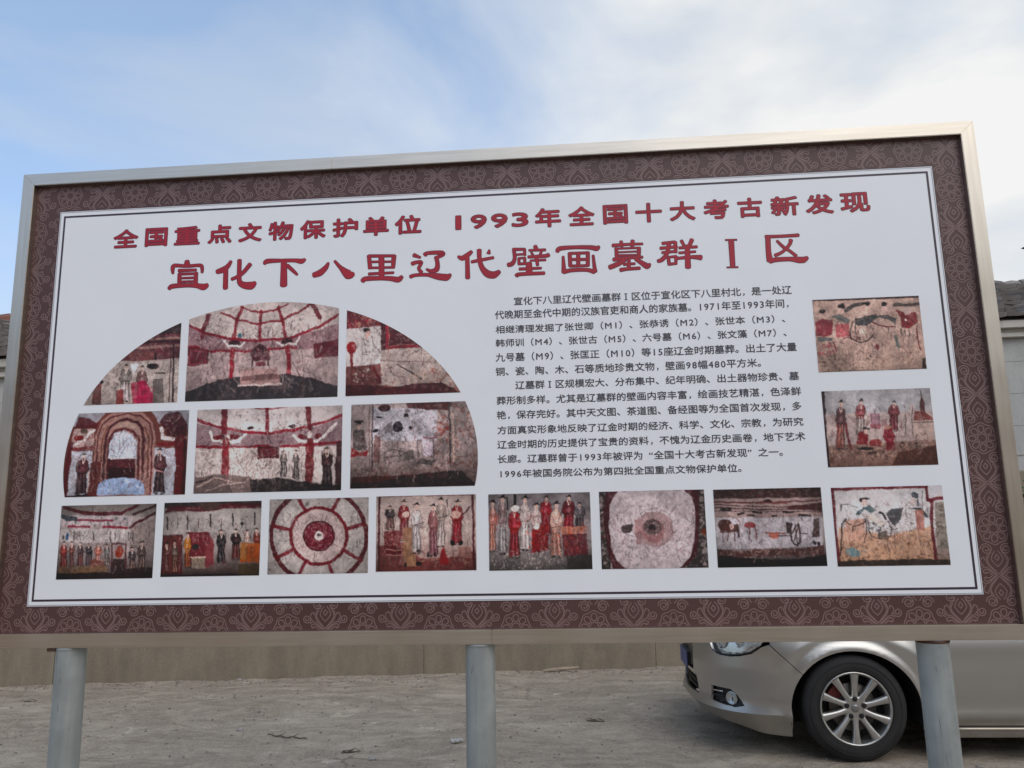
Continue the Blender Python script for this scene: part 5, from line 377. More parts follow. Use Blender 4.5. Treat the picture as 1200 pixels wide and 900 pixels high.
 16: ({'base':(168,166,166),'bot':(106,70,64),'noise':0.2,'vig':0.25},[('p',(172,174,176),[8,-37,1003,-10,994,326,4,316]),('p',(180,168,164),[4,316,997,297,1001,701,17,722]),('p',(160,132,120),[7,722,1004,673,994,1014,-2,993]),('k',(118,84,76),25,751,984,1014,170,15),('k',(196,176,164),31,665,984,900,90,14),('s',(76,34,48),33,[15,8,7,505,3,993]),('p',(168,104,92),[128,419,181,421,171,759,141,745,92,756]),('p',(124,84,88),[156,213,181,214,202,261,204,386,183,451,178,486,121,484,121,448,110,382,129,258]),('s',(55,37,39),5,[156,213,129,258,110,382,121,448,92,756]),('s',(55,37,39),5,[181,214,202,261,204,386,183,451,171,759]),('p',(157,128,131),[139,344,181,333,169,391,144,397]),('s',(216,200,192),6,[158,214,165,293,181,214]),('s',(55,37,39),6,[125,432,182,428]),('s',(84,52,46),5,[136,452,119,595,105,737]),('s',(197,154,146),5,[145,452,133,595,121,737]),('s',(84,52,46),5,[156,453,147,596,138,738]),('s',(197,154,146),5,[166,453,161,596,154,739]),('s',(84,52,46),5,[172,454,170,597,165,739]),('s',(55,37,39),5,[132,291,145,371]),('s',(55,37,39),5,[194,294,170,365]),('e',(34,28,32),111,766,14,12),('e',(34,28,32),150,767,13,12),('e',(208,184,174),171,181,16,33),('e',(74,52,52),166,178,3,3),('e',(74,52,52),178,179,2,2),('e',(154,74,72),170,198,4,3),('p',(30,26,30),[154,167,158,140,171,130,186,117,192,141,190,167,173,159]),('s',(30,26,30),5,[138,156,173,151,207,163]),('p',(164,156,152),[316,333,369,335,365,584,335,573,286,581]),('p',(156,80,84),[342,182,366,183,388,218,392,310,372,357,368,383,310,381,310,355,298,306,314,215]),('s',(70,36,37),5,[342,182,314,215,298,306,310,355,286,581]),('s',(70,36,37),5,[366,183,388,218,392,310,372,357,365,584]),('p',(181,125,128),[326,278,368,270,356,313,332,317]),('s',(216,200,192),6,[344,183,352,241,366,183]),('s',(70,36,37),6,[313,343,371,340]),('s',(82,78,76),5,[324,358,311,463,299,567]),('s',(194,189,186),5,[334,358,324,463,315,568]),('s',(82,78,76),5,[345,359,339,464,332,568]),('s',(194,189,186),5,[355,359,352,464,348,569]),('s',(82,78,76),5,[361,359,361,465,358,569]),('s',(70,36,37),5,[319,240,333,298]),('s',(70,36,37),5,[380,242,358,294]),('e',(34,28,32),305,589,14,8),('e',(34,28,32),344,590,13,9),('e',(208,184,174),356,159,11,24),('e',(74,52,52),352,157,2,2),('e',(74,52,52),360,157,2,2),('e',(154,74,72),355,171,2,2),('p',(30,26,30),[343,149,346,128,356,121,366,112,371,129,370,149,357,142]),('s',(30,26,30),4,[332,140,357,137,382,145]),('p',(140,60,70),[617,334,675,337,673,547,641,538,587,544]),('p',(150,68,76),[643,207,669,208,694,237,699,315,678,355,673,377,611,375,611,352,596,311,614,234]),('s',(67,30,34),5,[643,207,614,234,596,311,611,352,587,544]),('s',(67,30,34),5,[669,208,694,237,699,315,678,355,673,547]),('p',(177,116,122),[627,288,672,281,660,318,633,321]),('s',(216,200,192),6,[645,207,654,256,669,208]),('s',(67,30,34),6,[614,342,676,341]),('s',(70,30,35),5,[626,355,613,444,601,533]),('s',(178,125,131),5,[637,355,627,444,618,533]),('s',(70,30,35),5,[648,356,643,445,637,534]),('s',(178,125,131),5,[659,356,658,446,654,535]),('s',(70,30,35),5,[666,357,667,446,666,535]),('s',(67,30,34),5,[619,255,635,304]),('s',(67,30,34),5,[685,257,662,301]),('e',(34,28,32),608,551,15,7),('e',(34,28,32),650,553,15,7),('e',(208,184,174),658,187,9,20),('e',(74,52,52),654,185,2,2),('e',(74,52,52),662,185,1,2),('e',(154,74,72),657,197,2,2),('p',(76,82,84),[647,178,650,161,658,155,667,147,671,162,670,178,659,173]),('s',(76,82,84),3,[638,171,659,168,680,175]),('s',(138,58,64),26,[198,440,212,672,236,759]),('s',(156,80,80),12,[118,437,120,755]),('p',(156,36,50),[311,560,353,533,399,592,379,721,280,703]),('e',(52,40,44),370,505,24,17),('e',(52,40,44),404,520,14,15),('e',(196,172,164),377,548,18,29),('p',(160,42,60),[546,519,606,514,647,631,623,687,623,802,534,791,551,699,522,626]),('e',(180,140,128),577,498,34,32),('s',(100,32,48),8,[548,612,627,630]),('s',(100,32,48),6,[550,713,620,716]),('p',(168,136,148),[430,318,522,307,506,510,424,521]),('s',(124,96,104),6,[440,319,428,507]),('s',(124,96,104),6,[515,322,504,510]),('p',(164,112,116),[420,449,520,452,516,510,425,514]),('e',(160,74,76),451,695,56,49),('s',(124,52,56),8,[398,736,498,740]),('p',(156,132,136),[525,395,586,383,580,469,528,482]),('p',(114,58,54),[891,176,917,104,940,193,930,367,890,365]),('s',(84,48,46),9,[912,45,914,148]),('p',(148,82,76),[835,305,935,309,989,384,990,427,825,421]),('p',(184,168,160),[804,427,985,427,979,672,785,664]),('k',(138,124,120),801,463,974,672,40,8),('s',(108,84,82),8,[803,449,988,449]),('s',(106,100,98),9,[751,345,739,605]),('e',(192,180,176),817,275,24,58),('s',(106,100,98),7,[821,232,792,636]),('e',(52,48,46),355,770,70,20),('e',(74,68,64),417,823,44,20),('k',(52,52,47),643,688,845,781,30,12),('p',(112,68,60),[651,831,1008,744,1000,1000,578,992]),('k',(148,104,90),534,798,986,985,60,16)]),
}

# ---------------------------------------------------------------- ground (one sheet) and added bank for reflections
def axis_lines(lo, hi, d0, d1, step):
    out = [v for v in np.arange(d0, d1 + 1e-6, step)]
    s = step * 2; x = d0
    while x > lo: x -= s; s *= 1.35; out.insert(0, max(x, lo))
    s = step * 2; x = d1
    while x < hi: x += s; s *= 1.35; out.append(min(x, hi))
    return np.array(out)
def wall_y(x): return 6.32 + .125 * x
def build_ground():
    xs = axis_lines(-600, 600, -7.0, 5.0, .035); ys = axis_lines(-600, 600, 1.6, 7.0, .035)
    nx, ny = len(xs), len(ys)
    v = []
    for y in ys:
        for x in xs:
            z = 0.0
            if -9 < x < 8 and 0 < y < 8:
                f = min(1, (x + 9) / 2, (8 - x) / 2, y / 1.0)
                p = Vector((x, y, 0))
                z = f * (.016 * noise.noise(p * 1.3) + .012 * noise.noise(p * 4.1) + .012 * abs(noise.noise(p * 9.7)) - .010)
                if y > 5.2:                                             # dirt banked against the foot of the wall
                    d = wall_y(x) - y
                    z += .012 * math.exp(-max(d, 0) * 5) * (.4 + noise.noise(p * 3))
            v.append((x, y, z))
    f = [(j * nx + i, j * nx + i + 1, (j + 1) * nx + i + 1, (j + 1) * nx + i) for j in range(ny - 1) for i in range(nx - 1)]
    o = pydata('ground', v, f, MT['ground'], smooth=True)
    tag(o, kind='structure')
build_ground()

def build_reflection_bank():
    """unseen earth bank, added behind the camera for the steel frame to reflect"""
    v = []; f = []
    nx, ny = 90, 14
    for j in range(ny):
        for i in range(nx):
            a = math.radians(-160 + 140 * i / (nx - 1) )
            r = 13 + j * 1.3
            h = 8.5 * (1 - math.exp(-j * .40)) * (0.75 + .5 * noise.noise(Vector((i * .16, j * .2, 3)))) if j else -.3
            v.append((.4 + r * math.cos(a), -3 + r * math.sin(a), h))
    for j in range(ny - 1):
        for i in range(nx - 1):
            k = j * nx + i; f.append((k, k + 1, k + nx + 1, k + nx))
    M = MB('reflection_bank_earth', (.2, .15, .11), .95, 0, .2); vv = M.coords('Object'); sp_ = M.n('ShaderNodeSeparateXYZ'); M.l(vv, sp_.inputs[0])
    a_ = M.noise(vv, .9, 6); md = M.n('ShaderNodeMath', operation='MULTIPLY_ADD'); M.l(a_, md.inputs[0]); md.inputs[1].default_value = 1.6; M.l(sp_.outputs['Z'], md.inputs[2])
    sc_ = M.n('ShaderNodeMath', operation='MULTIPLY'); M.l(md.outputs[0], sc_.inputs[0]); sc_.inputs[1].default_value = .13
    M.color(M.ramp(sc_.outputs[0], [(.50, (.40, .235, .13)), (.62, (.05, .06, .04))])); M.bump(a_, .6, .2)  # brown foot and dark top of the added bank, toned for the frame's reflections
    o = pydata('reflection_bank', v, f, M.m, smooth=True)
    tag(o, kind='structure')
build_reflection_bank()

# ---------------------------------------------------------------- building behind (front along y = 6.32 + .125 x)
BANG = math.atan(.125)
bld = empty('tiled_roof_building', (0, 6.32, 0), BANG)
tag(bld, 'long low grey rendered building with old grey tiled roof behind the board', 'building')
def shear(x): return .030 * x
def strip(name, x0, x1, prof, mat, parent=bld, n=24, slope=True):
    """extrude a closed (y,z) profile along local x"""
    v = []; f = []; k = len(prof)
    xs = np.linspace(x0, x1, n)
    for x in xs:
        for (y, z) in prof: v.append((x, y, z + (shear(x) if slope and z > 1 else 0)))
    for i in range(n - 1):
        for j in range(k):
            f.append((i * k + j, i * k + (j + 1) % k, (i + 1) * k + (j + 1) % k, (i + 1) * k + j))
    f.append(tuple(range(k))[::-1]); f.append(tuple((n - 1) * k + j for j in range(k)))
    return pydata(name, v, f, mat, parent)
X0, X1 = -14.0, 14.0
strip('wall', X0, X1, [(0, 0), (0, 3.62), (3.9, 3.62), (3.9, 0)], MT['wall'])
strip('cornice', X0 - .02, X1 + .02, [(-.10, 3.622), (-.10, 3.67), (-.06, 3.68), (-.06, 3.725), (.02, 3.726), (.02, 3.622)], MT['eave'])
strip('fascia', X0 - .03, X1 + .03, [(-.16, 3.728), (-.16, 3.815), (.05, 3.84), (.05, 3.728)], MT['eave'])
xs_p = [X0, -9.3, -5.48, -1.42, 1.21, 3.84, 6.5, 9.2, X1]
for a, b in zip(xs_p, xs_p[1:]):
    dz = random.uniform(-.004, .004)
    strip('cement_panel', a + .0025, b - .0025, [(-.03 + dz, -.05), (-.03 + dz, 2.13), (-.02 + dz, 2.15), (-.002, 2.15), (-.002, -.05)], MT['dado'], n=6, slope=False)
# horizontal render bands above the dado, joints recessed between them
for zb, zt in ((2.165, 2.52), (2.524, 2.92), (2.924, 3.32), (3.324, 3.61)):
    strip('render_band', X0, X1, [(-.012, zb), (-.012, zt), (-.002, zt), (-.002, zb)], MT['wall'], n=10)
# roof
EAVE_Y, EAVE_Z, SL = -.22, 3.832, math.radians(26)
COURSE, NC, TW = .245, 9, .29
dirs = Vector((0, math.cos(SL), math.sin(SL)))
def tile_mesh(seed):
    rr = random.Random(seed)
    v = []; f = []; n = 6
    Lt = .36; th = .050 + rr.uniform(-.008, .010); sag = .018
    for (t0, zoff) in ((0, 0), (Lt, -.105)):
        for s in (0, 1):
            for i in range(n + 1):
                u = -1 + 2 * i / n
                xx = u * TW * .53
                zz = sag * (u * u) + (th if s == 0 else 0) + zoff + rr.uniform(-.006, .006)
                p = dirs * t0 + Vector((xx, -dirs.z * zz, dirs.y * zz))
                v.append(tuple(p))
    m1 = n + 1
    for i in range(n):
        f += [(i, i + 1, 2 * m1 + i + 1, 2 * m1 + i), (m1 + i + 1, m1 + i, 3 * m1 + i, 3 * m1 + i + 1), (i + 1, i, m1 + i, m1 + i + 1), (2 * m1 + i, 2 * m1 + i + 1, 3 * m1 + i + 1, 3 * m1 + i)]
    f += [(0, 2 * m1, 3 * m1, m1), (n, m1 + n, 3 * m1 + n, 2 * m1 + n)]
    me = bpy.data.meshes.new('roof_tile'); me.from_pydata(v, [], f); me.update(); me.materials.append(MT['tile'])
    return me
tms = [tile_mesh(s) for s in range(5)]
stuff_v = []; stuff_f = []
ncol = int((X1 - X0) / TW)
for c in range(ncol):
    xc = X0 + (c + .5) * TW
    vis = (5.2 < xc < 9.3) or (-10.3 < xc < -6.2)
    for r in range(NC):
        p = Vector((xc + (.5 * TW if r % 2 else 0) + random.uniform(-.02, .02), EAVE_Y, EAVE_Z + shear(xc))) + dirs * (r * COURSE + random.uniform(-.015, .015))
        p.z += random.uniform(-.010, .010) + .014
        if vis:
            o = bpy.data.objects.new('roof_tile', tms[random.randrange(5)]); C.objects.link(o); o.parent = bld; o.location = p
            o.rotation_euler = (random.uniform(-.03, .03), random.uniform(-.05, .05), random.uniform(-.03, .03))
        else:
            me = tms[(c * 3 + r) % 5]; b = len(stuff_v)
            stuff_v += [tuple(q.co + p) for q in me.vertices]; stuff_f += [tuple(b + k for k in q.vertices) for q in me.polygons]
tag(pydata('roof_tiles', stuff_v, stuff_f, MT['tile'], bld), kind='stuff')
RY = EAVE_Y + dirs.y * (NC * COURSE + .05); RZ = EAVE_Z + dirs.z * (NC * COURSE + .05)
strip('roof_bed', X0, X1, [(-.15, 3.82), (RY, RZ - .06), (4.2, 3.83), (4.2, 3.69), (0.05, 3.69)], MT['tile'])
# ridge of stacked cap tiles, uneven; painted red toward the left end
def ridge_piece(x0, x1, mat, nm):
    bm = bmesh.new(); n = 8; prof = []
    dz = random.uniform(-.02, .03)
    for xx in (x0, (x0 + x1) / 2, x1 - .012):
        z0 = RZ + shear(xx) + dz + random.uniform(-.006, .006); bulge = .015 if xx == (x0 + x1) / 2 else 0
        prof.append([bm.verts.new((xx, RY - .11, z0 - .07)), bm.verts.new((xx, RY - .10 - bulge, z0 + .02)), bm.verts.new((xx, RY - .05, z0 + .065 + bulge)), bm.verts.new((xx, RY + .05, z0 + .065 + bulge)), bm.verts.new((xx, RY + .10 + bulge, z0 + .02)), bm.verts.new((xx, RY + .11, z0 - .07))])
    for a, b in zip(prof, prof[1:]):
        for i in range(6): bm.faces.new((a[i], a[(i + 1) % 6], b[(i + 1) % 6], b[i]))
    bm.faces.new(prof[0]); bm.faces.new(prof[-1][::-1])
    bmobj(nm, bm, mat, bld)
x = X0
while x < X1:
    w = random.uniform(.24, .34); ridge_piece(x, min(x + w, X1), MT['ridge'] if x < -5.5 else MT['tile'], 'ridge_tile'); x += w
# upturned ornament that closes a cross ridge near the right
bm = bmesh.new()
ox = 7.86
zz = RZ + shear(ox) + .04
out = [(0, .02), (.02, .30), (-.02, .42), (-.13, .50), (-.30, .545), (-.17, .60), (-.02, .62), (.12, .56), (.20, .42), (.22, .25), (.30, .02)]
for s in (-1, 1):
    vs = [bm.verts.new((ox + a, RY + s * .05, zz + b)) for a, b in out]
    bm.faces.new(vs)
    if s == 1:
        bm.verts.ensure_lookup_table()
        k = len(out)
        for i in range(k): bm.faces.new((bm.verts[i], bm.verts[(i + 1) % k], bm.verts[k + (i + 1) % k], bm.verts[k + i]))
tag(bmobj('ridge_ornament', bm, simple('dark_clay', (.05, .05, .05), .8), bld), 'dark upturned ornament on the roof ridge')

# ---------------------------------------------------------------- information board
BZ = 1.168                                     # height of the lower edge of the frame
brd = empty('information_board', (0, 0, 0))
tag(brd, 'large steel framed information board with red title, photographs and brown border on three posts', 'information board')
FW = .054
H = 1.994
YF, YB = -.022, .05
def rail(quad, mat=MT['steel'], name='frame_rail'):
    """quad of (x,z) front corners -> mitred box rail"""
    bm = bmesh.new()
    a = [bm.verts.new((x, YF, BZ + z)) for x, z in quad]; b = [bm.verts.new((x, YB, BZ + z)) for x, z in quad]
    bm.faces.new(a); bm.faces.new(b[::-1])
    for i in range(4): bm.faces.new((a[i], b[i], b[(i + 1) % 4], a[(i + 1) % 4]))
    bmesh.ops.bevel(bm, geom=bm.edges[:], offset=.0022, segments=2, affect='EDGES')
    return bmobj(name, bm, mat, brd)
e = .0006
rail([(-2, 0), (.034, 0), (.034, FW), (-2 + FW, FW)])
rail([(.034 + e, 0), (2, 0), (2 - FW, FW), (.034 + e, FW)])
rail([(-2 + FW, H - FW), (-.62, H - FW), (-.62, H), (-2, H)])
rail([(-.62 + e, H - FW), (2 - FW, H - FW), (2, H), (-.62 + e, H)])
rail([(-2, 0 + e), (-2 + FW, FW + e), (-2 + FW, H - FW - e), (-2, H - e)], MT['steel_v'])
rail([(2 - FW, FW + e), (2, 0 + e), (2, H - e), (2 - FW, H - FW - e)], MT['steel_v'])
box_obj('back_sheet', (-1.95, 1.95, .008, .014, BZ + .045, BZ + H - .045), MT['back'], brd)
# rear bracing, one square tube each
for xx in (-1.62, -.012, 1.63): box_obj('brace_tube', (xx - .02, xx + .02, .0145, .05, BZ + .056, BZ + H - .056), MT['back'], brd)
for z in (.66, 1.33): box_obj('brace_tube', (-1.94, 1.94, .051, .085, BZ + z, BZ + z + .04), MT['back'], brd)
# sheets of print
def sheet(name, x0, x1, z0, z1, y, mat, th=.002):
    return box_obj(name, (x0, x1, y, y + th, BZ + z0, BZ + z1), mat, brd)
sheet('border_print', -2 + FW - .002, 2 - FW + .002, FW - .002, H - FW + .002, .004, MT['brown'], .003)
WX, WZ0, WZ1 = 1.831, .157, 1.820
sheet('white_print', -WX, WX, WZ0, WZ1, .0025, MT['white'], .0012)
# dark line that frames the text, with a hairline inside it
def ring(bm, x, z0, z1, w, y):
    a = [(-x, z0), (x, z0), (x, z1), (-x, z1)]; b = [(-x + w, z0 + w), (x - w, z0 + w), (x - w, z1 - w), (-x + w, z1 - w)]
    A = [bm.verts.new((p, y, BZ + q)) for p, q in a]; B = [bm.verts.new((p, y, BZ + q)) for p, q in b]
    for i in range(4): bm.faces.new((A[i], A[(i + 1) % 4], B[(i + 1) % 4], B[i]))
bm = bmesh.new(); ring(bm, 1.813, .175, 1.800, .0085, .0021); bmobj('border_line', bm, MT['line'], brd, recalc=False)
bm = bmesh.new(); ring(bm, WX - .002, WZ0 + .002, WZ1 - .002, .0035, .0021); bmobj('border_line', bm, simple('pale_grey_ink', (.40, .40, .45), .4), brd, recalc=False)

# scroll and flower ornament of the brown border: thin printed lines on a half-drop lattice
PX, PZ = .1475, .167
def spiral(cx, cz, r, s, turns=1.9, a0=0):
    n = 22
    return [(cx + s * (r * (1 - .78 * k / n)) * math.cos(a0 + 2 * math.pi * turns * k / n), cz + (r * (1 - .78 * k / n)) * math.sin(a0 + 2 * math.pi * turns * k / n)) for k in range(n + 1)]
def motif_cross():
    P = []
    for sx in (-1, 1):
        for sz in (-1, 1):
            P.append([(0, sz * .004), (sx * .016, sz * .017), (sx * .032, sz * .033), (sx * .040, sz * .052), (sx * .034, sz * .070), (sx * .020, sz * .080), (sx * .022, sz * .092)])
            P.append([(0, sz * .030), (sx * .012, sz * .042), (sx * .021, sz * .056), (sx * .016, sz * .072), (sx * .006, sz * .086)])
            P.append([(sx * .004, 0), (sx * .020, sz * .012), (sx * .036, sz * .026), (sx * .050, sz * .030), (sx * .060, sz * .022)])
            P.append([(sx * .022, 0), (sx * .034, sz * .010), (sx * .046, sz * .010)])
            P.append([(0, sz * .052), (sx * .008, sz * .062), (0, sz * .074)])
            P.append([(sx * .008, sz * .013), (sx * .024, sz * .030), (sx * .034, sz * .046), (sx * .033, sz * .060), (sx * .026, sz * .070)])
            P.append([(sx * .012, sz * .001), (sx * .030, sz * .016), (sx * .044, sz * .022), (sx * .054, sz * .016), (sx * .052, sz * .008), (sx * .044, sz * .006)])
            P.append([(sx * .050, sz * .034), (sx * .060, sz * .046), (sx * .056, sz * .060), (sx * .046, sz * .064), (sx * .044, sz * .055)])
    return P
def motif_flower():
    P = [[(.0165 * math.cos(a), .0165 * math.sin(a)) for a in [2 * math.pi * k / 12 for k in range(13)]],
         [(.054 * math.cos(a) * (1 + .05 * math.cos(8 * a)), .056 * math.sin(a) * (1 + .05 * math.cos(8 * a))) for a in [2 * math.pi * k / 40 for k in range(41)]]]
    for k in range(8):
        b = 2 * math.pi * k / 8
        P.append([(r * math.cos(b + t), r * math.sin(b + t)) for r, t in ((.023, -.24), (.030, -.30), (.041, -.27), (.047, -.14), (.049, 0), (.047, .14), (.041, .27), (.030, .30), (.023, .24), (.022, 0), (.023, -.24))])
    for sx in (-1, 1):
        for sz in (-1, 1):
            P.append(spiral(sx * .034, sz * .074, .022, sx)); P.append(spiral(sx * .075, sz * .040, .017, -sx, 1.6, math.pi))
    return P
def ornament():
    v = []; f = []; w = .0019; y = .0012
    xo0, xo1, zo0, zo1 = -2 + FW + .001, 2 - FW - .001, FW + .001, H - FW - .001
    def inside(x, z): return xo0 < x < xo1 and zo0 < z < zo1 and not (-WX - .003 < x < WX + .003 and WZ0 - .003 < z < WZ1 + .003)
    A, B = motif_cross(), motif_flower()
    for i in range(-16, 16):
        for j in range(-14, 4):
            cx = .124 + i * PX; cz = 1.894 + j * PZ
            if not (xo0 - .1 < cx < xo1 + .1 and zo0 - .1 < cz < zo1 + .1): continue
            if -WX + .11 < cx < WX - .11 and WZ0 + .11 < cz < WZ1 - .11: continue
            for pl in (A if (i + j) % 2 == 0 else B):
                pl = [(cx + p, cz + q) for p, q in pl]
                for (ax, az), (bx_, bz) in zip(pl, pl[1:]):
                    if not (inside(ax, az) and inside(bx_, bz)): continue
                    dx, dz = bx_ - ax, bz - az; L_ = math.hypot(dx, dz)
                    if L_ < 1e-6: continue
                    nx_, nz_ = -dz / L_ * w, dx / L_ * w; ex, ez = dx / L_ * w * .5, dz / L_ * w * .5
                    k = len(v); yy = y + (k % 97) * 4e-6 + .0022
                    v += [(ax - ex + nx_, yy, BZ + az - ez + nz_), (ax - ex - nx_, yy, BZ + az - ez - nz_), (bx_ + ex - nx_, yy, BZ + bz + ez - nz_), (bx_ + ex + nx_, yy, BZ + bz + ez + nz_)]
                    f.append((k, k + 1, k + 2, k + 3))
    return tag(pydata('border_ornament', v, f, MT['ornament'], brd), kind='stuff')
ornament()

# lettering ---------------------------------------------------------------
GC = {}
def glyph_mesh(ch, res=3):
    if (ch, res) in GC: return GC[(ch, res)]
    cu = bpy.data.curves.new('t', 'FONT'); cu.body = ch; cu.resolution_u = res; cu.fill_mode = 'FRONT'
    o = bpy.data.objects.new('t', cu)
    me = o.to_mesh()
    v = np.array([q.co[:2] for q in me.vertices]); f = [tuple(p.vertices) for p in me.polygons]
    o.to_mesh_clear(); bpy.data.objects.remove(o); bpy.data.curves.remove(cu)
    GC[(ch, res)] = (v, f)
    return v, f
def placed(v, box):
    lo, hi = v.min(0), v.max(0)
    x0, x1, z0, z1 = box
    q = (v - lo) / np.maximum(hi - lo, 1e-6)
    return np.stack([x0 + q[:, 0] * (x1 - x0), z0 + q[:, 1] * (z1 - z0)], 1)
def ringpts(r, n): return [(r * math.cos(2 * math.pi * k / n), r * math.sin(2 * math.pi * k / n)) for k in range(n)]
class Acc:
    def __init__(s): s.v = []; s.f = []
    def add(s, pts, faces, y):
        k = len(s.v); s.v += [(p[0], y, BZ + p[1]) for p in pts]; s.f += [tuple(k + i for i in q) for q in faces]
    def build(s, name, mat, label=None):
        o = pydata(name, s.v, s.f, mat, brd)
        if label: o['label'] = label
        return o
row1 = [('全', -1.582, -1.467), ('国', -1.44, -1.337), ('重', -1.31, -1.193), ('点', -1.162, -1.053), ('文', -1.027, -.922), ('物', -.896, -.785), ('保', -.759, -.645), ('护', -.619, -.506), ('单', -.487, -.375), ('位', -.353, -.237),
        ('1', -.105, -.069), ('9', -.033, .038), ('9', .052, .125), ('3', .138, .211), ('年', .235, .345), ('全', .372, .483), ('国', .514, .618), ('十', .646, .756), ('大', .784, .890), ('考', .920, 1.025), ('古', 1.056, 1.157), ('新', 1.187, 1.301), ('发', 1.324, 1.437), ('现', 1.460, 1.579)]
def character(inner, outer):
    o = inner.build('title_character', MT['red'])
    c = outer.build('character_outline', MT['dred']); c.parent = o
for ch, a, b in row1:
    outer, inner = Acc(), Acc()
    z0, z1 = (1.648, 1.714) if ch.isdigit() else (1.640, 1.727)
    if ch == '1': a += .008
    pad = .0048
    v, f = glyph_mesh(ch)
    q = placed(v, (a + pad, b - pad, z0 + pad, z1 - pad))
    for acc, r, y in ((outer, .0042, .0019), (inner, .0014, .0014)):
        for k, (dx, dz) in enumerate([(0, 0)] + ringpts(r, 12)): acc.add(q + np.array([dx, dz]), f, y - k * 1.2e-5)
    character(inner, outer)

def stroke_poly(pts, grow):
    P = [Vector((x, z)) for x, z, w in pts]; W = [max(.0012, w / 2 + grow) for x, z, w in pts]
    # resample with Catmull-Rom for a soft brush line
    Q = []; R = []
    n = len(P)
    if n == 2: Q, R = P[:], W[:]
    else:
        for i in range(n - 1):
            p0, p1, p2, p3 = P[max(i - 1, 0)], P[i], P[i + 1], P[min(i + 2, n - 1)]
            for k in range(5):
                t = k / 5
                Q.append(.5 * ((2 * p1) + (p2 - p0) * t + (2 * p0 - 5 * p1 + 4 * p2 - p3) * t * t + (3 * p1 - p0 - 3 * p2 + p3) * t ** 3)); R.append(W[i] * (1 - t) + W[i + 1] * t)
        Q.append(P[-1]); R.append(W[-1])
    Lf, Rt = [], []
    for i in range(len(Q)):
        d = (Q[min(i + 1, len(Q) - 1)] - Q[max(i - 1, 0)]).normalized(); nn = Vector((-d.y, d.x))
        Lf.append(Q[i] + nn * R[i]); Rt.append(Q[i] - nn * R[i])
    v = []; f = []
    for a, b in zip(Lf, Rt): v += [a, b]
    for i in range(len(Q) - 1): f.append((2 * i, 2 * i + 1, 2 * i + 3, 2 * i + 2))
    for end, sgn in ((0, -1), (len(Q) - 1, 1)):
        d = (Q[1] - Q[0]).normalized() if end == 0 else (Q[-1] - Q[-2]).normalized()
        c = len(v); r = R[end]; nn = Vector((-d.y, d.x)); m_ = 7
        for k in range(m_): 
            t = math.pi * k / (m_ - 1); v.append(Q[end] + nn * r * math.cos(t) + d * sgn * r * .62 * math.sin(t))
        f.append(tuple(range(c, c + m_)))
    return np.array([tuple(p) for p in v]), f
for chs in TITLE_STROKES:
    outer, inner = Acc(), Acc()
    for j, st in enumerate(chs):
        v, f = stroke_poly(st, .0006); outer.add(v, f, .0019 - j * 8e-6)
        v, f = stroke_poly(st, -.0022); inner.add(v, f, .0014 - j * 8e-6)
    character(inner, outer)

PARA = [(1.316, 1.350, .141, 1.241, '宣化下八里辽代壁画墓群Ⅰ区位于宣化区下八里村北，是一处辽'),
 (1.261, 1.296, .064, 1.227, '代晚期至金代中期的汉族官吏和商人的家族墓。1971年至1993年间，'),
 (1.201, 1.233, .066, 1.209, '相继清理发掘了张世卿（M1）、张恭诱（M2）、张世本（M3）、'),
 (1.145, 1.177, .065, 1.210, '韩师训（M4）、张世古（M5）、六号墓（M6）、张文藻（M7）、'),
 (1.085, 1.119, .064, 1.242, '九号墓（M9）、张匡正（M10）等15座辽金时期墓葬。出土了大量'),
 (1.027, 1.061, .063, 1.103, '铜、瓷、陶、木、石等质地珍贵文物，壁画98幅480平方米。'),
 (.970, 1.003, .141, 1.241, '辽墓群Ⅰ区规模宏大、分布集中、纪年明确、出土器物珍贵、墓'),
 (.910, .943, .065, 1.244, '葬形制多样。尤其是辽墓群的壁画内容丰富，绘画技艺精湛，色泽鲜'),
 (.852, .885, .064, 1.242, '艳，保存完好。其中天文图、茶道图、备经图等为全国首次发现，多'),
 (.792, .824, .066, 1.243, '方面真实形象地反映了辽金时期的经济、科学、文化、宗教，为研究'),
 (.735, .767, .065, 1.245, '辽金时期的历史提供了宝贵的资料，不愧为辽金历史画卷，地下艺术'),
 (.678, .710, .064, 1.159, '长廊。辽墓群曾于1993年被评为“全国十大考古新发现”之一。'),
 (.621, .652, .067, 1.000, '1996年被国务院公布为第四批全国重点文物保护单位。')]
SERIF_I = [(.36, .0, .64, .055), (.36, .675, .64, .73), (.455, .055, .545, .675)]
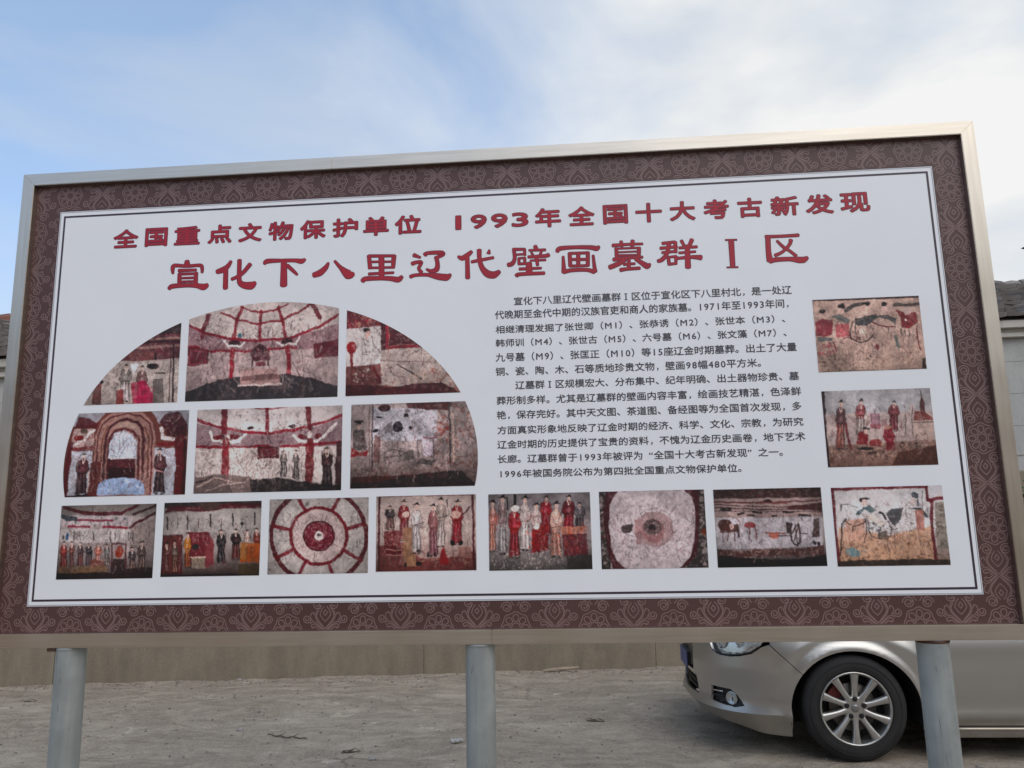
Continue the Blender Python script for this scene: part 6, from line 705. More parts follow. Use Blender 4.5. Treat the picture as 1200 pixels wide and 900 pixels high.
for z0, z1, x0, x1, s in PARA:
    cells = []; cx = 0
    for ch in s:
        adv = .60 if ch.isdigit() else (.92 if ch == 'M' else 1.0)
        cells.append((ch, cx, adv)); cx += adv
    last = cells[-1][0]
    tot = cx - (.62 if last in '，、。' else .06)
    sx = (x1 - x0 + .002) / tot; em = (z1 - z0) / .93; base = z0 + .078 * em
    acc = Acc()
    for ch, c0, adv in cells:
        if ch == 'Ⅰ':
            v = np.array([p for a, b, c, d in SERIF_I for p in ((a, b), (c, b), (c, d), (a, d))]); f = [(4 * k, 4 * k + 1, 4 * k + 2, 4 * k + 3) for k in range(3)]
        else:
            v, f = glyph_mesh(ch, 2)
            v = v.copy(); w_ = v[:, 0].max() - v[:, 0].min()
            if ch.isdigit() or ch == 'M': v[:, 0] += (adv - w_) / 2 - v[:, 0].min()
            if ch == '“': v[:, 0] += .92 - v[:, 0].max()
            if ch == '”': v[:, 0] += .06 - v[:, 0].min()
            if ch == '，': v = v * .8 + np.array([.08, 0])
        q = np.stack([x0 + (v[:, 0] + c0 - .03) * sx, base + v[:, 1] * em], 1)
        for k, (dx, dz) in enumerate(ringpts(.00062, 5)): acc.add(q + np.array([dx, dz]), f, .0018 - k * 2e-5)
    tag(acc.build('text_line', MT['text']), kind='stuff')

# printed photographs ----------------------------------------------------
def paint(spec, w, h, seed):
    st, shapes = spec
    rng = np.random.default_rng(seed)
    X, Y = np.meshgrid((np.arange(w) + .5) / w * 1000, (np.arange(h) + .5) / h * 1000)
    asp = h / w
    X0_, Y0_ = X, Y
    X = X + 20 * (fbm(w, h, 12, rng, 3, w / h) - .5) + 6 * (rng.random((h, w)) - .5); Y = Y + (20 * (fbm(w, h, 12, rng, 3, w / h) - .5) + 6 * (rng.random((h, w)) - .5)) / asp
    flake = np.clip(.92 + 1.0 * (fbm(w, h, 26, rng, 3, w / h) - .42), .25, 1)
    b0, b1 = np.array(srgb(st['base'])), np.array(srgb(st['bot']))
    t = np.clip((Y / 1000 - .45) / .55, 0, 1)[..., None] ** 1.5
    img = b0 * (1 - t) + b1 * t
    def blend(x0, x1, y0, y1, fn, col):
        i0, i1 = max(0, int(x0 / 1000 * w) - 5), min(w, int(x1 / 1000 * w) + 6); j0, j1 = max(0, int(y0 / 1000 * h) - 5), min(h, int(y1 / 1000 * h) + 6)
        if i1 <= i0 or j1 <= j0: return
        a = (fn(X[j0:j1, i0:i1], Y[j0:j1, i0:i1]) * flake[j0:j1, i0:i1])[..., None]
        img[j0:j1, i0:i1] = img[j0:j1, i0:i1] * (1 - a) + col * a
    px = 1000 / w
    def ell(cx, cy, rx, ry, col, al=1.0):
        rx = max(abs(rx), 2); ry = max(abs(ry), 2)
        blend(cx - rx, cx + rx, cy - ry, cy + ry, lambda x, y: al * np.clip((1 - np.hypot((x - cx) / rx, (y - cy) / ry)) * min(rx, ry * asp) / px + .5, 0, 1), col)
    def seg(ax, ay, bx_, by, wd, col, al=1.0):
        r = wd / 2; ry = r / asp
        def fn(x, y):
            dx, dy = bx_ - ax, (by - ay) * asp; L2 = dx * dx + dy * dy + 1e-9
            t = np.clip(((x - ax) * dx + (y - ay) * asp * dy) / L2, 0, 1)
            d = np.hypot(x - ax - t * dx, (y - ay) * asp - t * dy)
            return al * np.clip((r - d) / px + .5, 0, 1)
        blend(min(ax, bx_) - r, max(ax, bx_) + r, min(ay, by) - ry, max(ay, by) + ry, fn, col)
    for s in shapes:
        col = np.array(srgb(s[1]))
        if s[0] == 'p':
            P = np.array(s[2], float).reshape(-1, 2)
            def fn(x, y):
                ins = np.zeros(x.shape, bool); d = np.full(x.shape, 1e9)
                for (ax, ay), (bx_, by) in zip(P, np.roll(P, -1, 0)):
                    c = ((ay > y) != (by > y)) & (x < (bx_ - ax) * (y - ay) / (by - ay + 1e-9) + ax); ins ^= c
                    dx, dy = bx_ - ax, (by - ay) * asp; t = np.clip(((x - ax) * dx + (y - ay) * asp * dy) / (dx * dx + dy * dy + 1e-9), 0, 1)
                    d = np.minimum(d, np.hypot(x - ax - t * dx, (y - ay) * asp - t * dy))
                return np.clip(np.where(ins, d, -d) / px + .5, 0, 1) * .93
            blend(P[:, 0].min(), P[:, 0].max(), P[:, 1].min(), P[:, 1].max(), fn, col)
        elif s[0] == 's':
            P = np.array(s[3], float).reshape(-1, 2)
            for a, b in zip(P, P[1:]): seg(a[0], a[1], b[0], b[1], max(s[2], 4), col, .92)
        elif s[0] == 'e': ell(s[2], s[3], s[4], s[5], col)
        elif s[0] == 'k':
            for _ in range(s[6]):
                cx, cy = rng.uniform(s[2], s[4]), rng.uniform(s[3], s[5]); r = s[7] * rng.uniform(.35, 1.15)
                if rng.random() < .35: ell(cx, cy, r, r * rng.uniform(.6, 1.5) / asp, col, .5)
                else:
                    a = rng.uniform(0, math.pi); seg(cx, cy, cx + 2.6 * r * math.cos(a), cy + 2.6 * r * math.sin(a) / asp, max(4, r * .5), col, .55)
    for _ in range(st.get('lines', 280)):                                  # drapery and outline strokes of the mural itself
        cx, cy = rng.uniform(60, 940), rng.uniform(180, 860); L_ = rng.uniform(25, 90); a_ = rng.normal(1.57, .55); b_ = a_ + rng.normal(0, .5)
        cc = [np.array((.10, .055, .055)), np.array((.22, .06, .06)), np.array((.42, .36, .34)), np.array((.07, .06, .065))][rng.integers(0, 4)]
        mx, my = cx + L_ * .5 * math.cos(a_), cy + L_ * .5 * math.sin(a_) / asp
        wd = rng.uniform(4, 6.5); al = rng.uniform(.25, .6)
        seg(cx, cy, mx, my, wd, cc, al); seg(mx, my, mx + L_ * .5 * math.cos(b_), my + L_ * .5 * math.sin(b_) / asp, wd, cc, al)
    n1 = fbm(w, h, 4, rng, 5, w / h)[..., None]; n2 = fbm(w, h, 22, rng, 3, w / h)[..., None]
    a = st['noise']
    n3 = fbm(w, h, 60, rng, 2, w / h)[..., None]
    img = img * (1 + a * 3.2 * (n1 - .5)) * (1 + a * 2.0 * (n2 - .5)) * (1 + a * 1.2 * (n3 - .5))
    lum = img.mean(2, keepdims=True); img = img * np.clip(lum / .36, .03, 1.5) ** .75
    X, Y = X0_, Y0_
    r2 = (((X - 500) / 500) ** 2 + ((Y - 500) / 500) ** 2)[..., None]
    img = img * (1 - np.clip(st['vig'] + .22, 0, .6) * np.clip(r2 - .30, 0, 1.4) * .68)
    gm = img.mean(2, keepdims=True); img = gm + (img - gm) * 1.30; img = np.maximum(img, .004)
    k = img.copy(); k[1:-1, 1:-1] = (img[1:-1, 1:-1] * 6 + img[:-2, 1:-1] + img[2:, 1:-1] + img[1:-1, :-2] + img[1:-1, 2:]) / 10
    return np.clip(k * PRINT_GAIN, 0, .85)
PRINT_GAIN = np.array([1.20, 1.04, 1.01])
ECX, ECZ, ERX, ERZ = -.868, .709, .855, .663
BOX = {1: (-1.662, -1.2555, .963, 1.345), 2: (-1.222, -.582, .964, 1.372), 3: (-.549, -.079, .965, 1.325), 4: (-1.724, -1.201, .586, .929), 5: (-1.166, -.560, .588, .928), 6: (-.524, -.013, .593, .929),
 7: (-1.718, -1.317, .260, .552), 8: (-1.284, -.882, .264, .554), 9: (-.849, -.448, .267, .558), 10: (-.417, -.023, .271, .560), 11: (.026, .420, .268, .558), 12: (.455, .854, .267, .558), 13: (.888, 1.288, .266, .556), 14: (1.325, 1.728, .263, .553), 15: (1.319, 1.723, .997, 1.287), 16: (1.322, 1.725, .630, .922)}
PLAB = {1: 'printed photo of seated women on a tomb wall, cut by the left arc', 2: 'printed photo of a domed tomb chamber with red ribs', 3: 'printed photo of a wall with red post and a pale figure, cut by the right arc', 4: 'printed photo of a red arched tomb doorway', 5: 'printed photo of a chamber wall between two red columns', 6: 'printed photo of a flaking mural with a dark round drum', 7: 'printed photo of a dim chamber with rows of figures', 8: 'printed photo of figures in black and orange robes',
 9: 'printed photo of a round ceiling with red rings and spokes', 10: 'printed photo of musicians, one in red with a lute', 11: 'printed photo of a crowded band in red robes', 12: 'printed photo of a pale ceiling in a red frame', 13: 'printed photo of a horse and cart mural', 14: 'printed photo of a seated rider between red borders', 15: 'printed photo of a drummer and figures in red and grey', 16: 'printed photo of servants preparing tea'}
for k, (x0, x1, z0, z1) in BOX.items():
    w = int((x1 - x0) / .0019); h = int((z1 - z0) / .0019)
    img = paint(MURALS[k], w, h, 100 + k)
    # grid of vertices; the rows or columns follow the arc where the print is cut by it
    us = np.linspace(0, 1, w); vs = np.linspace(0, 1, h)
    U, V = np.meshgrid(us, vs)
    Xg = x0 + U * (x1 - x0); Zg = z1 - V * (z1 - z0)
    if k in (1, 2, 3):
        top = ECZ + ERZ * np.sqrt(np.clip(1 - ((x0 + us * (x1 - x0) - ECX) / ERX) ** 2, 0, 1)); top = np.minimum(top, z1 + 1)
        Zg = top[None, :] * (1 - V) + z0 * V; Zg = np.maximum(Zg, z0)
    if k in (4, 6):
        ex = ERX * np.sqrt(np.clip(1 - ((z1 - vs * (z1 - z0) - ECZ) / ERZ) ** 2, 0, 1))
        if k == 4: l = np.maximum(x0, ECX - ex)[:, None]; Xg = l * (1 - U) + x1 * U
        else: r = np.minimum(x1, ECX + ex)[:, None]; Xg = x0 * (1 - U) + r * U
    iu = np.clip(((Xg - x0) / (x1 - x0) * w).astype(int), 0, w - 1); iv = np.clip(((z1 - Zg) / (z1 - z0) * h).astype(int), 0, h - 1)
    col = np.concatenate([img[iv, iu], np.ones((h, w, 1))], 2).astype(np.float32)
    idx = np.arange(w * h).reshape(h, w)
    quads = np.stack([idx[:-1, :-1], idx[1:, :-1], idx[1:, 1:], idx[:-1, 1:]], -1).reshape(-1, 4)
    co = np.stack([Xg, np.full_like(Xg, .0016), BZ + Zg], -1).reshape(-1, 3)
    me = bpy.data.meshes.new('printed_photo')
    me.vertices.add(len(co)); me.vertices.foreach_set('co', co.astype(np.float32).ravel())
    me.loops.add(quads.size); me.loops.foreach_set('vertex_index', quads.ravel().astype(np.int32))
    me.polygons.add(len(quads)); me.polygons.foreach_set('loop_start', np.arange(0, quads.size, 4, dtype=np.int32))
    me.update(calc_edges=True); me.validate()
    at = me.color_attributes.new('print', 'FLOAT_COLOR', 'POINT'); at.data.foreach_set('color', col.ravel())
    o = link('printed_photo', me, MT['photo'], brd)
    o['label'] = PLAB[k]

# posts
SCUFF = simple('worn_zinc', (.19, .195, .20), .7)
for xx in (-1.650, -.017, 1.646):
    bm = bmesh.new(); lathe(bm, [(.0560, -.15), (.0560, BZ + .003)], 40, 'z', (xx, .035, 0))
    po = bmobj('post', bm, MT['galv'], brd, smooth=True)
    bm = bmesh.new(); lathe(bm, [(.0566, BZ - .012), (.0590, BZ - .006), (.0575, BZ - .0012)], 40, 'z', (xx, .035, 0)); bmobj('weld_bead', bm, MT['rust'] if xx > 1 else MT['galv'], po, smooth=True)
    rs = random.Random(int(xx * 100))
    for q in range(5 if xx > 1 else 3):                                   # scuffs: thin dark flakes on the zinc
        a0 = rs.uniform(-2.1, -1.0); z0 = rs.uniform(.72, 1.12); Ls = rs.uniform(.015, .05)
        sv = []; rr_ = .0564
        for t_ in range(6):
            a1 = a0 + .02 * math.sin(t_ * 1.7); wz = .03 * math.sin(math.pi * (t_ + .4) / 5.8) * rs.uniform(.5, 1)
            sv += [(xx + rr_ * math.cos(a1 - wz), .035 + rr_ * math.sin(a1 - wz), z0 + Ls * t_ / 5), (xx + rr_ * math.cos(a1 + wz), .035 + rr_ * math.sin(a1 + wz), z0 + Ls * t_ / 5)]
        pydata('scuff', sv, [(2 * t_, 2 * t_ + 1, 2 * t_ + 3, 2 * t_ + 2) for t_ in range(5)], SCUFF, po)
for xx, w in ((-1.722, .035), (1.618, .03)):
    box_obj('weld_tab', (xx, xx + w, -.015, .02, BZ - .014, BZ - .0005), MT['rust'], brd, .002)

# ---------------------------------------------------------------- car (faces -x; near side toward the board)
def m_paint():
    M = MB('champagne_car_paint', (.41, .405, .395), .26, .8, .5, .8)
    v = M.coords('Object'); a = M.noise(v, 5, 5); fl = M.noise(v, 900, 1)
    low = M.n('ShaderNodeSeparateXYZ'); M.l(v, low.inputs[0])
    c = M.mix(.12, (.44, .43, .41), M.ramp(fl, [(.3, (.31, .30, .285)), (.7, (.58, .57, .545))]))
    dust = M.mix(1.0, M.ramp(low.outputs['Z'], [(.12, g(.75)), (.42, g(0))]), M.ramp(a, [(.35, g(.35)), (.65, g(1))]), 'MULTIPLY')
    c = M.mix(dust, c, (.27, .23, .19)); M.color(c)
    M.rough(M.mix(dust, g(.28), g(.75)))
    M.l(M.ramp(low.outputs['Z'], [(.15, g(.2)), (.5, g(.8))]), M.b.inputs['Coat Weight'])
    M.b.inputs['Coat Roughness'].default_value = .08
    return M.m
PAINT = m_paint()
BLACK = simple('black_plastic', (.020, .020, .021), .5, 0, .4, 0, .2, 20)
DARK = simple('dark_cavity', (.008, .008, .008), .8)
RUB = simple('tyre_rubber', (.024, .024, .025), .78, 0, .3, 0, .35, 7)
ALLOY = simple('alloy_rim', (.46, .455, .44), .32, .85, .5, 0, .12, 14)
CHROME = simple('chrome_trim', (.75, .75, .74), .14, 1.0)
GLASSD = simple('tinted_glass', (.02, .025, .025), .06, 0, .7, 1.0)
LAMPIN = simple('lamp_reflector', (.62, .64, .64), .22, .8)
DISC = simple('brake_steel', (.14, .13, .12), .5, .8, .5, 0, .3, 20)
CALI = simple('red_caliper', (.16, .02, .02), .5)
def m_lens():
    M = MB('clear_lamp_lens', (.9, .92, .93), .04, 0, .5)
    M.b.inputs['Transmission Weight'].default_value = .92; M.b.inputs['IOR'].default_value = 1.06
    return M.m
LENS = m_lens()

CX0, CYC = 1.158, 3.66                       # front tip, centre line
car = empty('parked_car', (CX0, CYC, 0))
tag(car, 'champagne silver saloon car parked behind the board, only its front side and wheel showing below', 'car')
CA, CB, CN, CLEN = .62, .92, 2.5, 4.95
# plan outline as polyline: t (arc length) -> (x, y) with y negative toward the viewer
op = []
for k in range(241):
    q = math.sin(math.pi / 2 * k / 240) if True else 0
    y = CB * q; x = CA * (1 - (max(0, 1 - q ** CN)) ** (1 / CN)); op.append((x, y))
op.append((CLEN - CA, CB))
for k in range(239, -1, -1):
    q = math.sin(math.pi / 2 * k / 240); op.append((CLEN - CA * (1 - (max(0, 1 - q ** CN)) ** (1 / CN)), CB * q))
op = np.array(op); seg = np.hypot(*np.diff(op, axis=0).T); OT = np.concatenate([[0], np.cumsum(seg)])
def outl(t):
    x = np.interp(t, OT, op[:, 0]); y = np.interp(t, OT, op[:, 1]); e_ = .004
    dx = np.interp(t + e_, OT, op[:, 0]) - np.interp(t - e_, OT, op[:, 0]); dy = np.interp(t + e_, OT, op[:, 1]) - np.interp(t - e_, OT, op[:, 1])
    l_ = math.hypot(dx, dy) + 1e-9
    return x, y, dy / l_, -dx / l_          # inward normal (toward +x at the front, toward smaller y on the side)
def t_of(x=None, y=None):
    if y is not None: return float(np.interp(y, op[:241, 1], OT[:241]))
    return float(np.interp(x, op[:, 0], OT))
ZS = [.10, .16, .22, .27, .292, .31, .36, .45, .58, .68, .74, .80, .88, .96, 1.02]
IN_F = [.21, .15, .100, .058, .026, .034, .052, .050, .034, .036, .042, .055, .10, .20, .3]
IN_S = [.10, .060, .045, .014, .004, .010, .014, .006, .000, .004, .010, .022, .040, .060, .08]
WHX, WHZ = (1.045, 3.90), .343
def inset(t, z):
    x = float(np.interp(t, OT, op[:, 0]))
    s = min(1, max(0, (x - .25) / .5)); s = s * s * (3 - 2 * s)
    if x > CLEN / 2: s = min(1, max(0, (CLEN - .25 - x) / .5)); s = s * s * (3 - 2 * s)
    v = float(np.interp(z, ZS, IN_F)) * (1 - s) + float(np.interp(z, ZS, IN_S)) * s
    for wx in WHX:
        r = math.hypot((x - wx) / .43, (z - WHZ) / .39)
        if z > .2: v -= .020 * math.exp(-((r - 1.0) / .10) ** 2) * s
        v -= .010 * math.exp(-((r - 1.28) / .12) ** 2) * s * (1 if z > .4 else 0)
    return v
def body_pt(t, z, side=1, off=0.0):
    x, y, nx, ny = outl(t); d = inset(t, z) + off
    return Vector((x + nx * d, -(y + ny * d) * side, z))
def inpoly(p, P):
    c = False; n = len(P)
    for i in range(n):
        a, b = P[i], P[(i + 1) % n]
        if (a[1] > p[1]) != (b[1] > p[1]) and p[0] < (b[0] - a[0]) * (p[1] - a[1]) / (b[1] - a[1]) + a[0]: c = not c
    return c
def densify(P, d=.03):
    out = []
    for i in range(len(P)):
        a, b = P[i], P[(i + 1) % len(P)]; L_ = math.hypot(b[0] - a[0], b[1] - a[1]); n = max(1, int(L_ / d))
        out += [(a[0] + (b[0] - a[0]) * k / n, a[1] + (b[1] - a[1]) * k / n) for k in range(n)]
    return out
def panel(name, P, holes=(), side=1, mat=None, parent=None, step=.024, off=0.0, rim=.018, smooth=True, fn=None):
    fn = fn or (lambda t, z: body_pt(t, z, side, off))
    loops = [densify(P, step)] + [densify(h, step * .7) for h in holes]
    V = []; E = []
    for Lp in loops:
        k = len(V); V += [Vector(p) for p in Lp]; E += [(k + i, k + (i + 1) % len(Lp)) for i in range(len(Lp))]
    nb = len(V)
    xs = [p[0] for p in loops[0]]; zs = [p[1] for p in loops[0]]
    x = min(xs) + step
    while x < max(xs):
        z = math.floor(min(zs) / step) * step + step / 2
        while z < max(zs):
            if inpoly((x, z), loops[0]) and not any(inpoly((x, z), h) for h in loops[1:]):
                if min((q.x - x) ** 2 + (q.y - z) ** 2 for q in V[:nb]) > (step * .45) ** 2: V.append(Vector((x, z)))
            z += step
        x += step
    vo, eo, fo, *_ = geometry.delaunay_2d_cdt(V, E, [], 0, 1e-6)
    faces = []
    for f in fo:
        c = (sum(vo[i].x for i in f) / len(f), sum(vo[i].y for i in f) / len(f))
        if inpoly(c, loops[0]) and not any(inpoly(c, h) for h in loops[1:]): faces.append(tuple(f))
    bm = bmesh.new(); vs = [bm.verts.new(fn(p.x, p.y)) for p in vo]
    for f in faces:
        try: bm.faces.new([vs[i] for i in (f if side > 0 else f[::-1])])
        except ValueError: pass
    bmesh.ops.delete(bm, geom=[v for v in bm.verts if not v.link_faces], context='VERTS')
    bm.normal_update()
    if rim:                                                   # turn the edges inward so panels have thickness
        be = [e_ for e_ in bm.edges if len(e_.link_faces) == 1]
        r = bmesh.ops.extrude_edge_only(bm, edges=be)
        nv = [v for v in r['geom'] if isinstance(v, bmesh.types.BMVert)]
        cen = Vector((CLEN / 2, 0, .6))
        for v in nv:
            nrm = Vector((0, 0, 0))
            x_, y_ = v.co.x, v.co.y
            dirv = Vector((cen.x - x_ if abs(x_ - cen.x) > 2.0 else 0, -y_, 0)); dirv = dirv.normalized() if dirv.length else Vector((0, 0, -1))
            if fn is not None and name in ('hood', 'roof', 'boot_lid'): dirv = Vector((0, 0, -1))
            v.co += dirv * rim
    o = bmobj(name, bm, mat or PAINT, parent, smooth, recalc=True)
    if rim and smooth:
        o.data.set_sharp_from_angle(angle=math.radians(40))
    return o
def arch(cx, a0, a1, n=20, rx=.43, rz=.385, bottom=.15):
    return [(t_of(x=cx + rx * math.cos(math.radians(a0 + (a1 - a0) * k / n))), WHZ - .01 + rz * math.sin(math.radians(a0 + (a1 - a0) * k / n))) for k in range(n + 1)]
T = t_of
def side_parts(s):
    gapang = 143
    gx = 1.06 + .43 * math.cos(math.radians(gapang)); gz = WHZ - .01 + .385 * math.sin(math.radians(gapang))
    # headlight outline
    HL = [(T(y=.60), .80), (T(y=.665), .70), (T(y=.70), .672), (T(y=.79), .670), (T(y=.845), .680), (T(y=.885), .700), (T(x=.44), .745), (T(x=.50), .80), (T(x=.42), .835), (T(x=.25), .830)]
    FOG = [(T(y=.598), .440), (T(y=.776), .440), (T(y=.815), .405), (T(y=.848), .340), (T(y=.80), .322), (T(y=.592), .338)]
    # bumper side half
    arcb = arch(1.05, 180, gapang, 8)
    low = [(T(x=.62), .145), (T(x=.45), .150), (T(y=.88), .160), (T(y=.77), .195), (T(y=.44), .215), (T(y=.20), .22)]
    INT = [(T(y=.03) * s if False else 0.0, .33)]
    outer_ = [(T(x=.632), .145)] + arcb + [(T(x=.505), .755), (T(x=.455), .742)] + [(T(y=.885), .693), (T(y=.845), .672), (T(y=.79), .662), (T(y=.70), .664), (T(y=.655), .695), (T(y=.60), .78), (T(y=.40), .775), (T(y=.355), .70), (T(y=.33), .56), (T(y=.30), .50), (0, .50), (0, .478), (T(y=.355), .468), (T(y=.40), .345), (0, .335), (0, .215)] + low[::-1]
    bp = panel('front_bumper', outer_, [FOG], s, PAINT, car, .022)
    # the fog lamp pocket: recessed back, dark slats, lamp
    fr = panel('fog_lamp_surround', FOG, [], s, BLACK, bp, .02, .035, 0)
    for zz in (.375, .405):
        bm = bmesh.new(); tube(bm, [body_pt(T(y=.60) + k * .03, zz + .004 * k / 3, s, .014) for k in range(5)], .006, 6); bmobj('fog_lamp_slat', bm, CHROME if zz > .39 else BLACK, bp, True)
    c = body_pt(T(y=.765), .372, s, .022); nrm = (body_pt(T(y=.765), .372, s, -.1) - c).normalized(); rot = nrm.to_track_quat('Z', 'Y').to_matrix().to_4x4()
    bm = bmesh.new(); lathe(bm, [(.0005, .020), (.02, .018), (.036, .010), (.041, .0)], 24, 'z'); bm.transform(Matrix.Translation(c) @ rot); bmobj('fog_lamp', bm, LENS, bp, True)
    bm = bmesh.new(); lathe(bm, [(.0005, -.014), (.022, -.010), (.037, -.001), (.046, .003), (.047, -.012)], 24, 'z'); bm.transform(Matrix.Translation(c) @ rot); bmobj('fog_lamp_reflector', bm, LAMPIN, bp, True)
    # headlight: dark bezel, reflector bowl, lens
    hl = panel('headlight', HL, [], s, LENS, car, .02, .001, .0)
    inn = [(T(y=.63), .79), (T(y=.69), .70), (T(y=.79), .690), (T(y=.86), .705), (T(x=.42), .755), (T(x=.44), .80), (T(x=.25), .815)]
    panel('headlight_housing', HL, [], s, LAMPIN, hl, .02, .045, 0)
    panel('headlight_reflector', inn, [], s, LAMPIN, hl, .02, .030, .0)
    for (yy, zz, rr) in ((.72, .755, .048), (.83, .765, .040)):
        c = body_pt(T(y=yy), zz, s, .024); nrm = (Vector((-1, -.35 * s, 0))).normalized(); rot = nrm.to_track_quat('Z', 'Y').to_matrix().to_4x4()
        bm = bmesh.new(); lathe(bm, [(.0005, .012), (rr * .6, .008), (rr * .62, .0), (rr, .006), (rr * 1.05, -.004)], 20, 'z'); bm.transform(Matrix.Translation(c) @ rot); bmobj('headlight_bulb', bm, CHROME, hl, True)
    panel('headlight_trim', [(T(y=.655), .695), (T(y=.70), .6715), (T(y=.79), .6695), (T(y=.845), .6795), (T(y=.885), .6995), (T(x=.44), .742), (T(x=.435), .748), (T(y=.88), .707), (T(y=.845), .688), (T(y=.79), .679), (T(y=.70), .681), (T(y=.663), .70)], [], s, BLACK, hl, .02, -.003, 0)
    # fender
    arcf = arch(1.05, gapang - .5, 0, 22)
    fen = [(T(x=.511), .7575)] + arcf + [(T(x=1.492), .20), (T(x=1.56), .195), (T(x=1.60), .30), (T(x=1.615), .60), (T(x=1.60), .80), (T(x=1.50), .955), (T(x=1.40), .95), (T(x=1.1), .905), (T(x=.80), .865), (T(x=.56), .838), (T(x=.505), .832), (T(x=.514), .80)]
    panel('front_fender', fen, [], s, PAINT, car, .024)
    box_obj('side_marker', (1.535, 1.60, -CB * s - (.004 if s > 0 else -.004) - .004, -CB * s + .012, .742, .758), simple('amber_marker', (.22, .09, .05), .3), car, .002)
    fd = panel('front_door', [(T(x=1.567), .225), (T(x=1.625), .42), (T(x=1.622), .62), (T(x=1.607), .80), (T(x=1.51), .965), (T(x=2.62), .995), (T(x=2.64), .225)], [], s, PAINT, car, .028)
    rd = panel('rear_door', [(T(x=2.648), .225), (T(x=2.628), .995), (T(x=3.72), 1.02), (T(x=3.74), .90), (T(x=3.50), .58), (T(x=3.455), .225)], [], s, PAINT, car, .03)
    for d_, xx in ((fd, 2.42), (rd, 3.45)):
        bm = bmesh.new(); tube(bm, [body_pt(T(x=xx + k * .03), .845, s, -.012 - .016 * math.sin(math.pi * k / 6)) for k in range(7)], .011, 8); bmobj('handle', bm, CHROME, d_, True)
    arcr = arch(3.90, 180, 0, 24)
    panel('rear_fender', [(T(x=3.463), .20)] + arcr + [(T(x=4.333), .17), (T(x=4.50), .17), (T(x=4.45), .62), (T(x=4.60), .70), (T(x=4.75), .95), (T(x=4.3), 1.02), (T(x=3.728), 1.022), (T(x=3.748), .895), (T(x=3.508), .575)], [], s, PAINT, car, .03)
    sk = panel('side_skirt', [(T(x=1.50), .192), (T(x=1.56), .190), (T(x=1.575), .218), (T(x=3.45), .218), (T(x=3.463), .15), (T(x=1.50), .145)], [], s, PAINT, car, .03, -.012)
    bm = bmesh.new(); tube(bm, [body_pt(T(x=1.60 + k * .2), .206, s, -.016) for k in range(10)], .007, 6); bmobj('skirt_trim', bm, simple('pale_trim', (.55, .50, .42), .3, .6), sk, True)
    panel('rear_bumper', [(T(x=4.508), .17), (T(x=4.458), .615), (OT[-1], .63), (OT[-1], .20)], [], s, PAINT, car, .035)
    panel('tail_light', [(T(x=4.61), .70), (T(x=4.56), .66), (OT[-1] - .45, .66), (OT[-1] - .40, .84), (T(x=4.70), .84)], [], s, simple('red_lamp', (.25, .01, .01), .15, 0, .5, .8), car, .03)
    panel('rear_quarter', [(T(x=4.468), .625), (OT[-1], .64), (OT[-1], .655), (T(x=4.56), .652), (T(x=4.602), .69)], [], s, PAINT, car, .03)
    # wheel well liner
    for wx in WHX:
        bm = bmesh.new(); n = 24; R0, R1 = .44, .40
        ra = [[bm.verts.new((wx + .442 * math.cos(a), -s * yy, WHZ - .01 + .398 * math.sin(a))) for a in [math.pi * (-.08) + math.pi * 1.16 * k / n for k in range(n + 1)]] for yy in (.905, .60)]
        for k in range(n): bm.faces.new((ra[0][k], ra[0][k + 1], ra[1][k + 1], ra[1][k]))
        bm.faces.new(ra[1])
        bmobj('wheel_well', bm, DARK, car)
    # mirror
    mr = box_obj('mirror', (1.62, 1.74, -s * 1.06 if s > 0 else .90, -.90 if s > 0 else 1.06, 1.0, 1.11), PAINT, car, .03)
    box_obj('mirror_glass', (1.742, 1.746, -1.04 if s > 0 else .92, -.92 if s > 0 else 1.04, 1.015, 1.095), CHROME, mr)
for s in (1, -1): side_parts(s)

def loft(name, rows, mat, parent=car, smooth=True):
    """rows: list of equal-length point lists (near half); mirrored across y=0"""
    bm = bmesh.new(); R = []
    for row in rows:
        full = [Vector(p) for p in row] + [Vector((p[0], -p[1], p[2])) for p in row[-2::-1]]
        R.append([bm.verts.new(p) for p in full])
    for a, b in zip(R, R[1:]):
        for i in range(len(a) - 1): bm.faces.new((a[i], a[i + 1], b[i + 1], b[i]))
    o = bmobj(name, bm, mat, parent, smooth)
    return o
loft('hood', [[(.092, -.36, .766), (.088, -.30, .768), (.084, -.2, .769), (.080, -.1, .770), (.078, 0, .770)], [(.12, -.50, .772), (.112, -.43, .800), (.108, -.28, .815), (.104, -.12, .822), (.102, 0, .824)]] + [[(x, -yw, z0), (x, -yw * .86, z0 + .030), (x, -yw * .55, z0 + .055), (x, -yw * .25, z0 + .070), (x, 0, z0 + .074)] for x, yw, z0 in ((.17, .58, .785), (.24, .66, .812), (.42, .80, .838), (.65, .85, .858), (.9, .868, .882), (1.2, .862, .918), (1.48, .850, .958))], PAINT)
loft('windscreen', [[(1.46, -.80, .965), (1.42, -.4, 1.02), (1.40, 0, 1.035)], [(1.95, -.70, 1.25), (1.90, -.36, 1.29), (1.88, 0, 1.30)], [(2.25, -.60, 1.405), (2.22, -.30, 1.445), (2.20, 0, 1.455)]], GLASSD)
loft('roof', [[(x, -yw, z0), (x, -yw * .75, z0 + .035), (x, -yw * .4, z0 + .055), (x, 0, z0 + .06)] for x, yw, z0 in ((2.23, .61, 1.398), (2.6, .625, 1.43), (3.0, .62, 1.435), (3.4, .60, 1.405), (3.62, .58, 1.36))], PAINT)
loft('rear_window', [[(3.61, -.57, 1.35), (3.62, 0, 1.405)], [(3.95, -.66, 1.18), (3.97, 0, 1.25)], [(4.28, -.74, 1.02), (4.32, 0, 1.09)]], GLASSD)
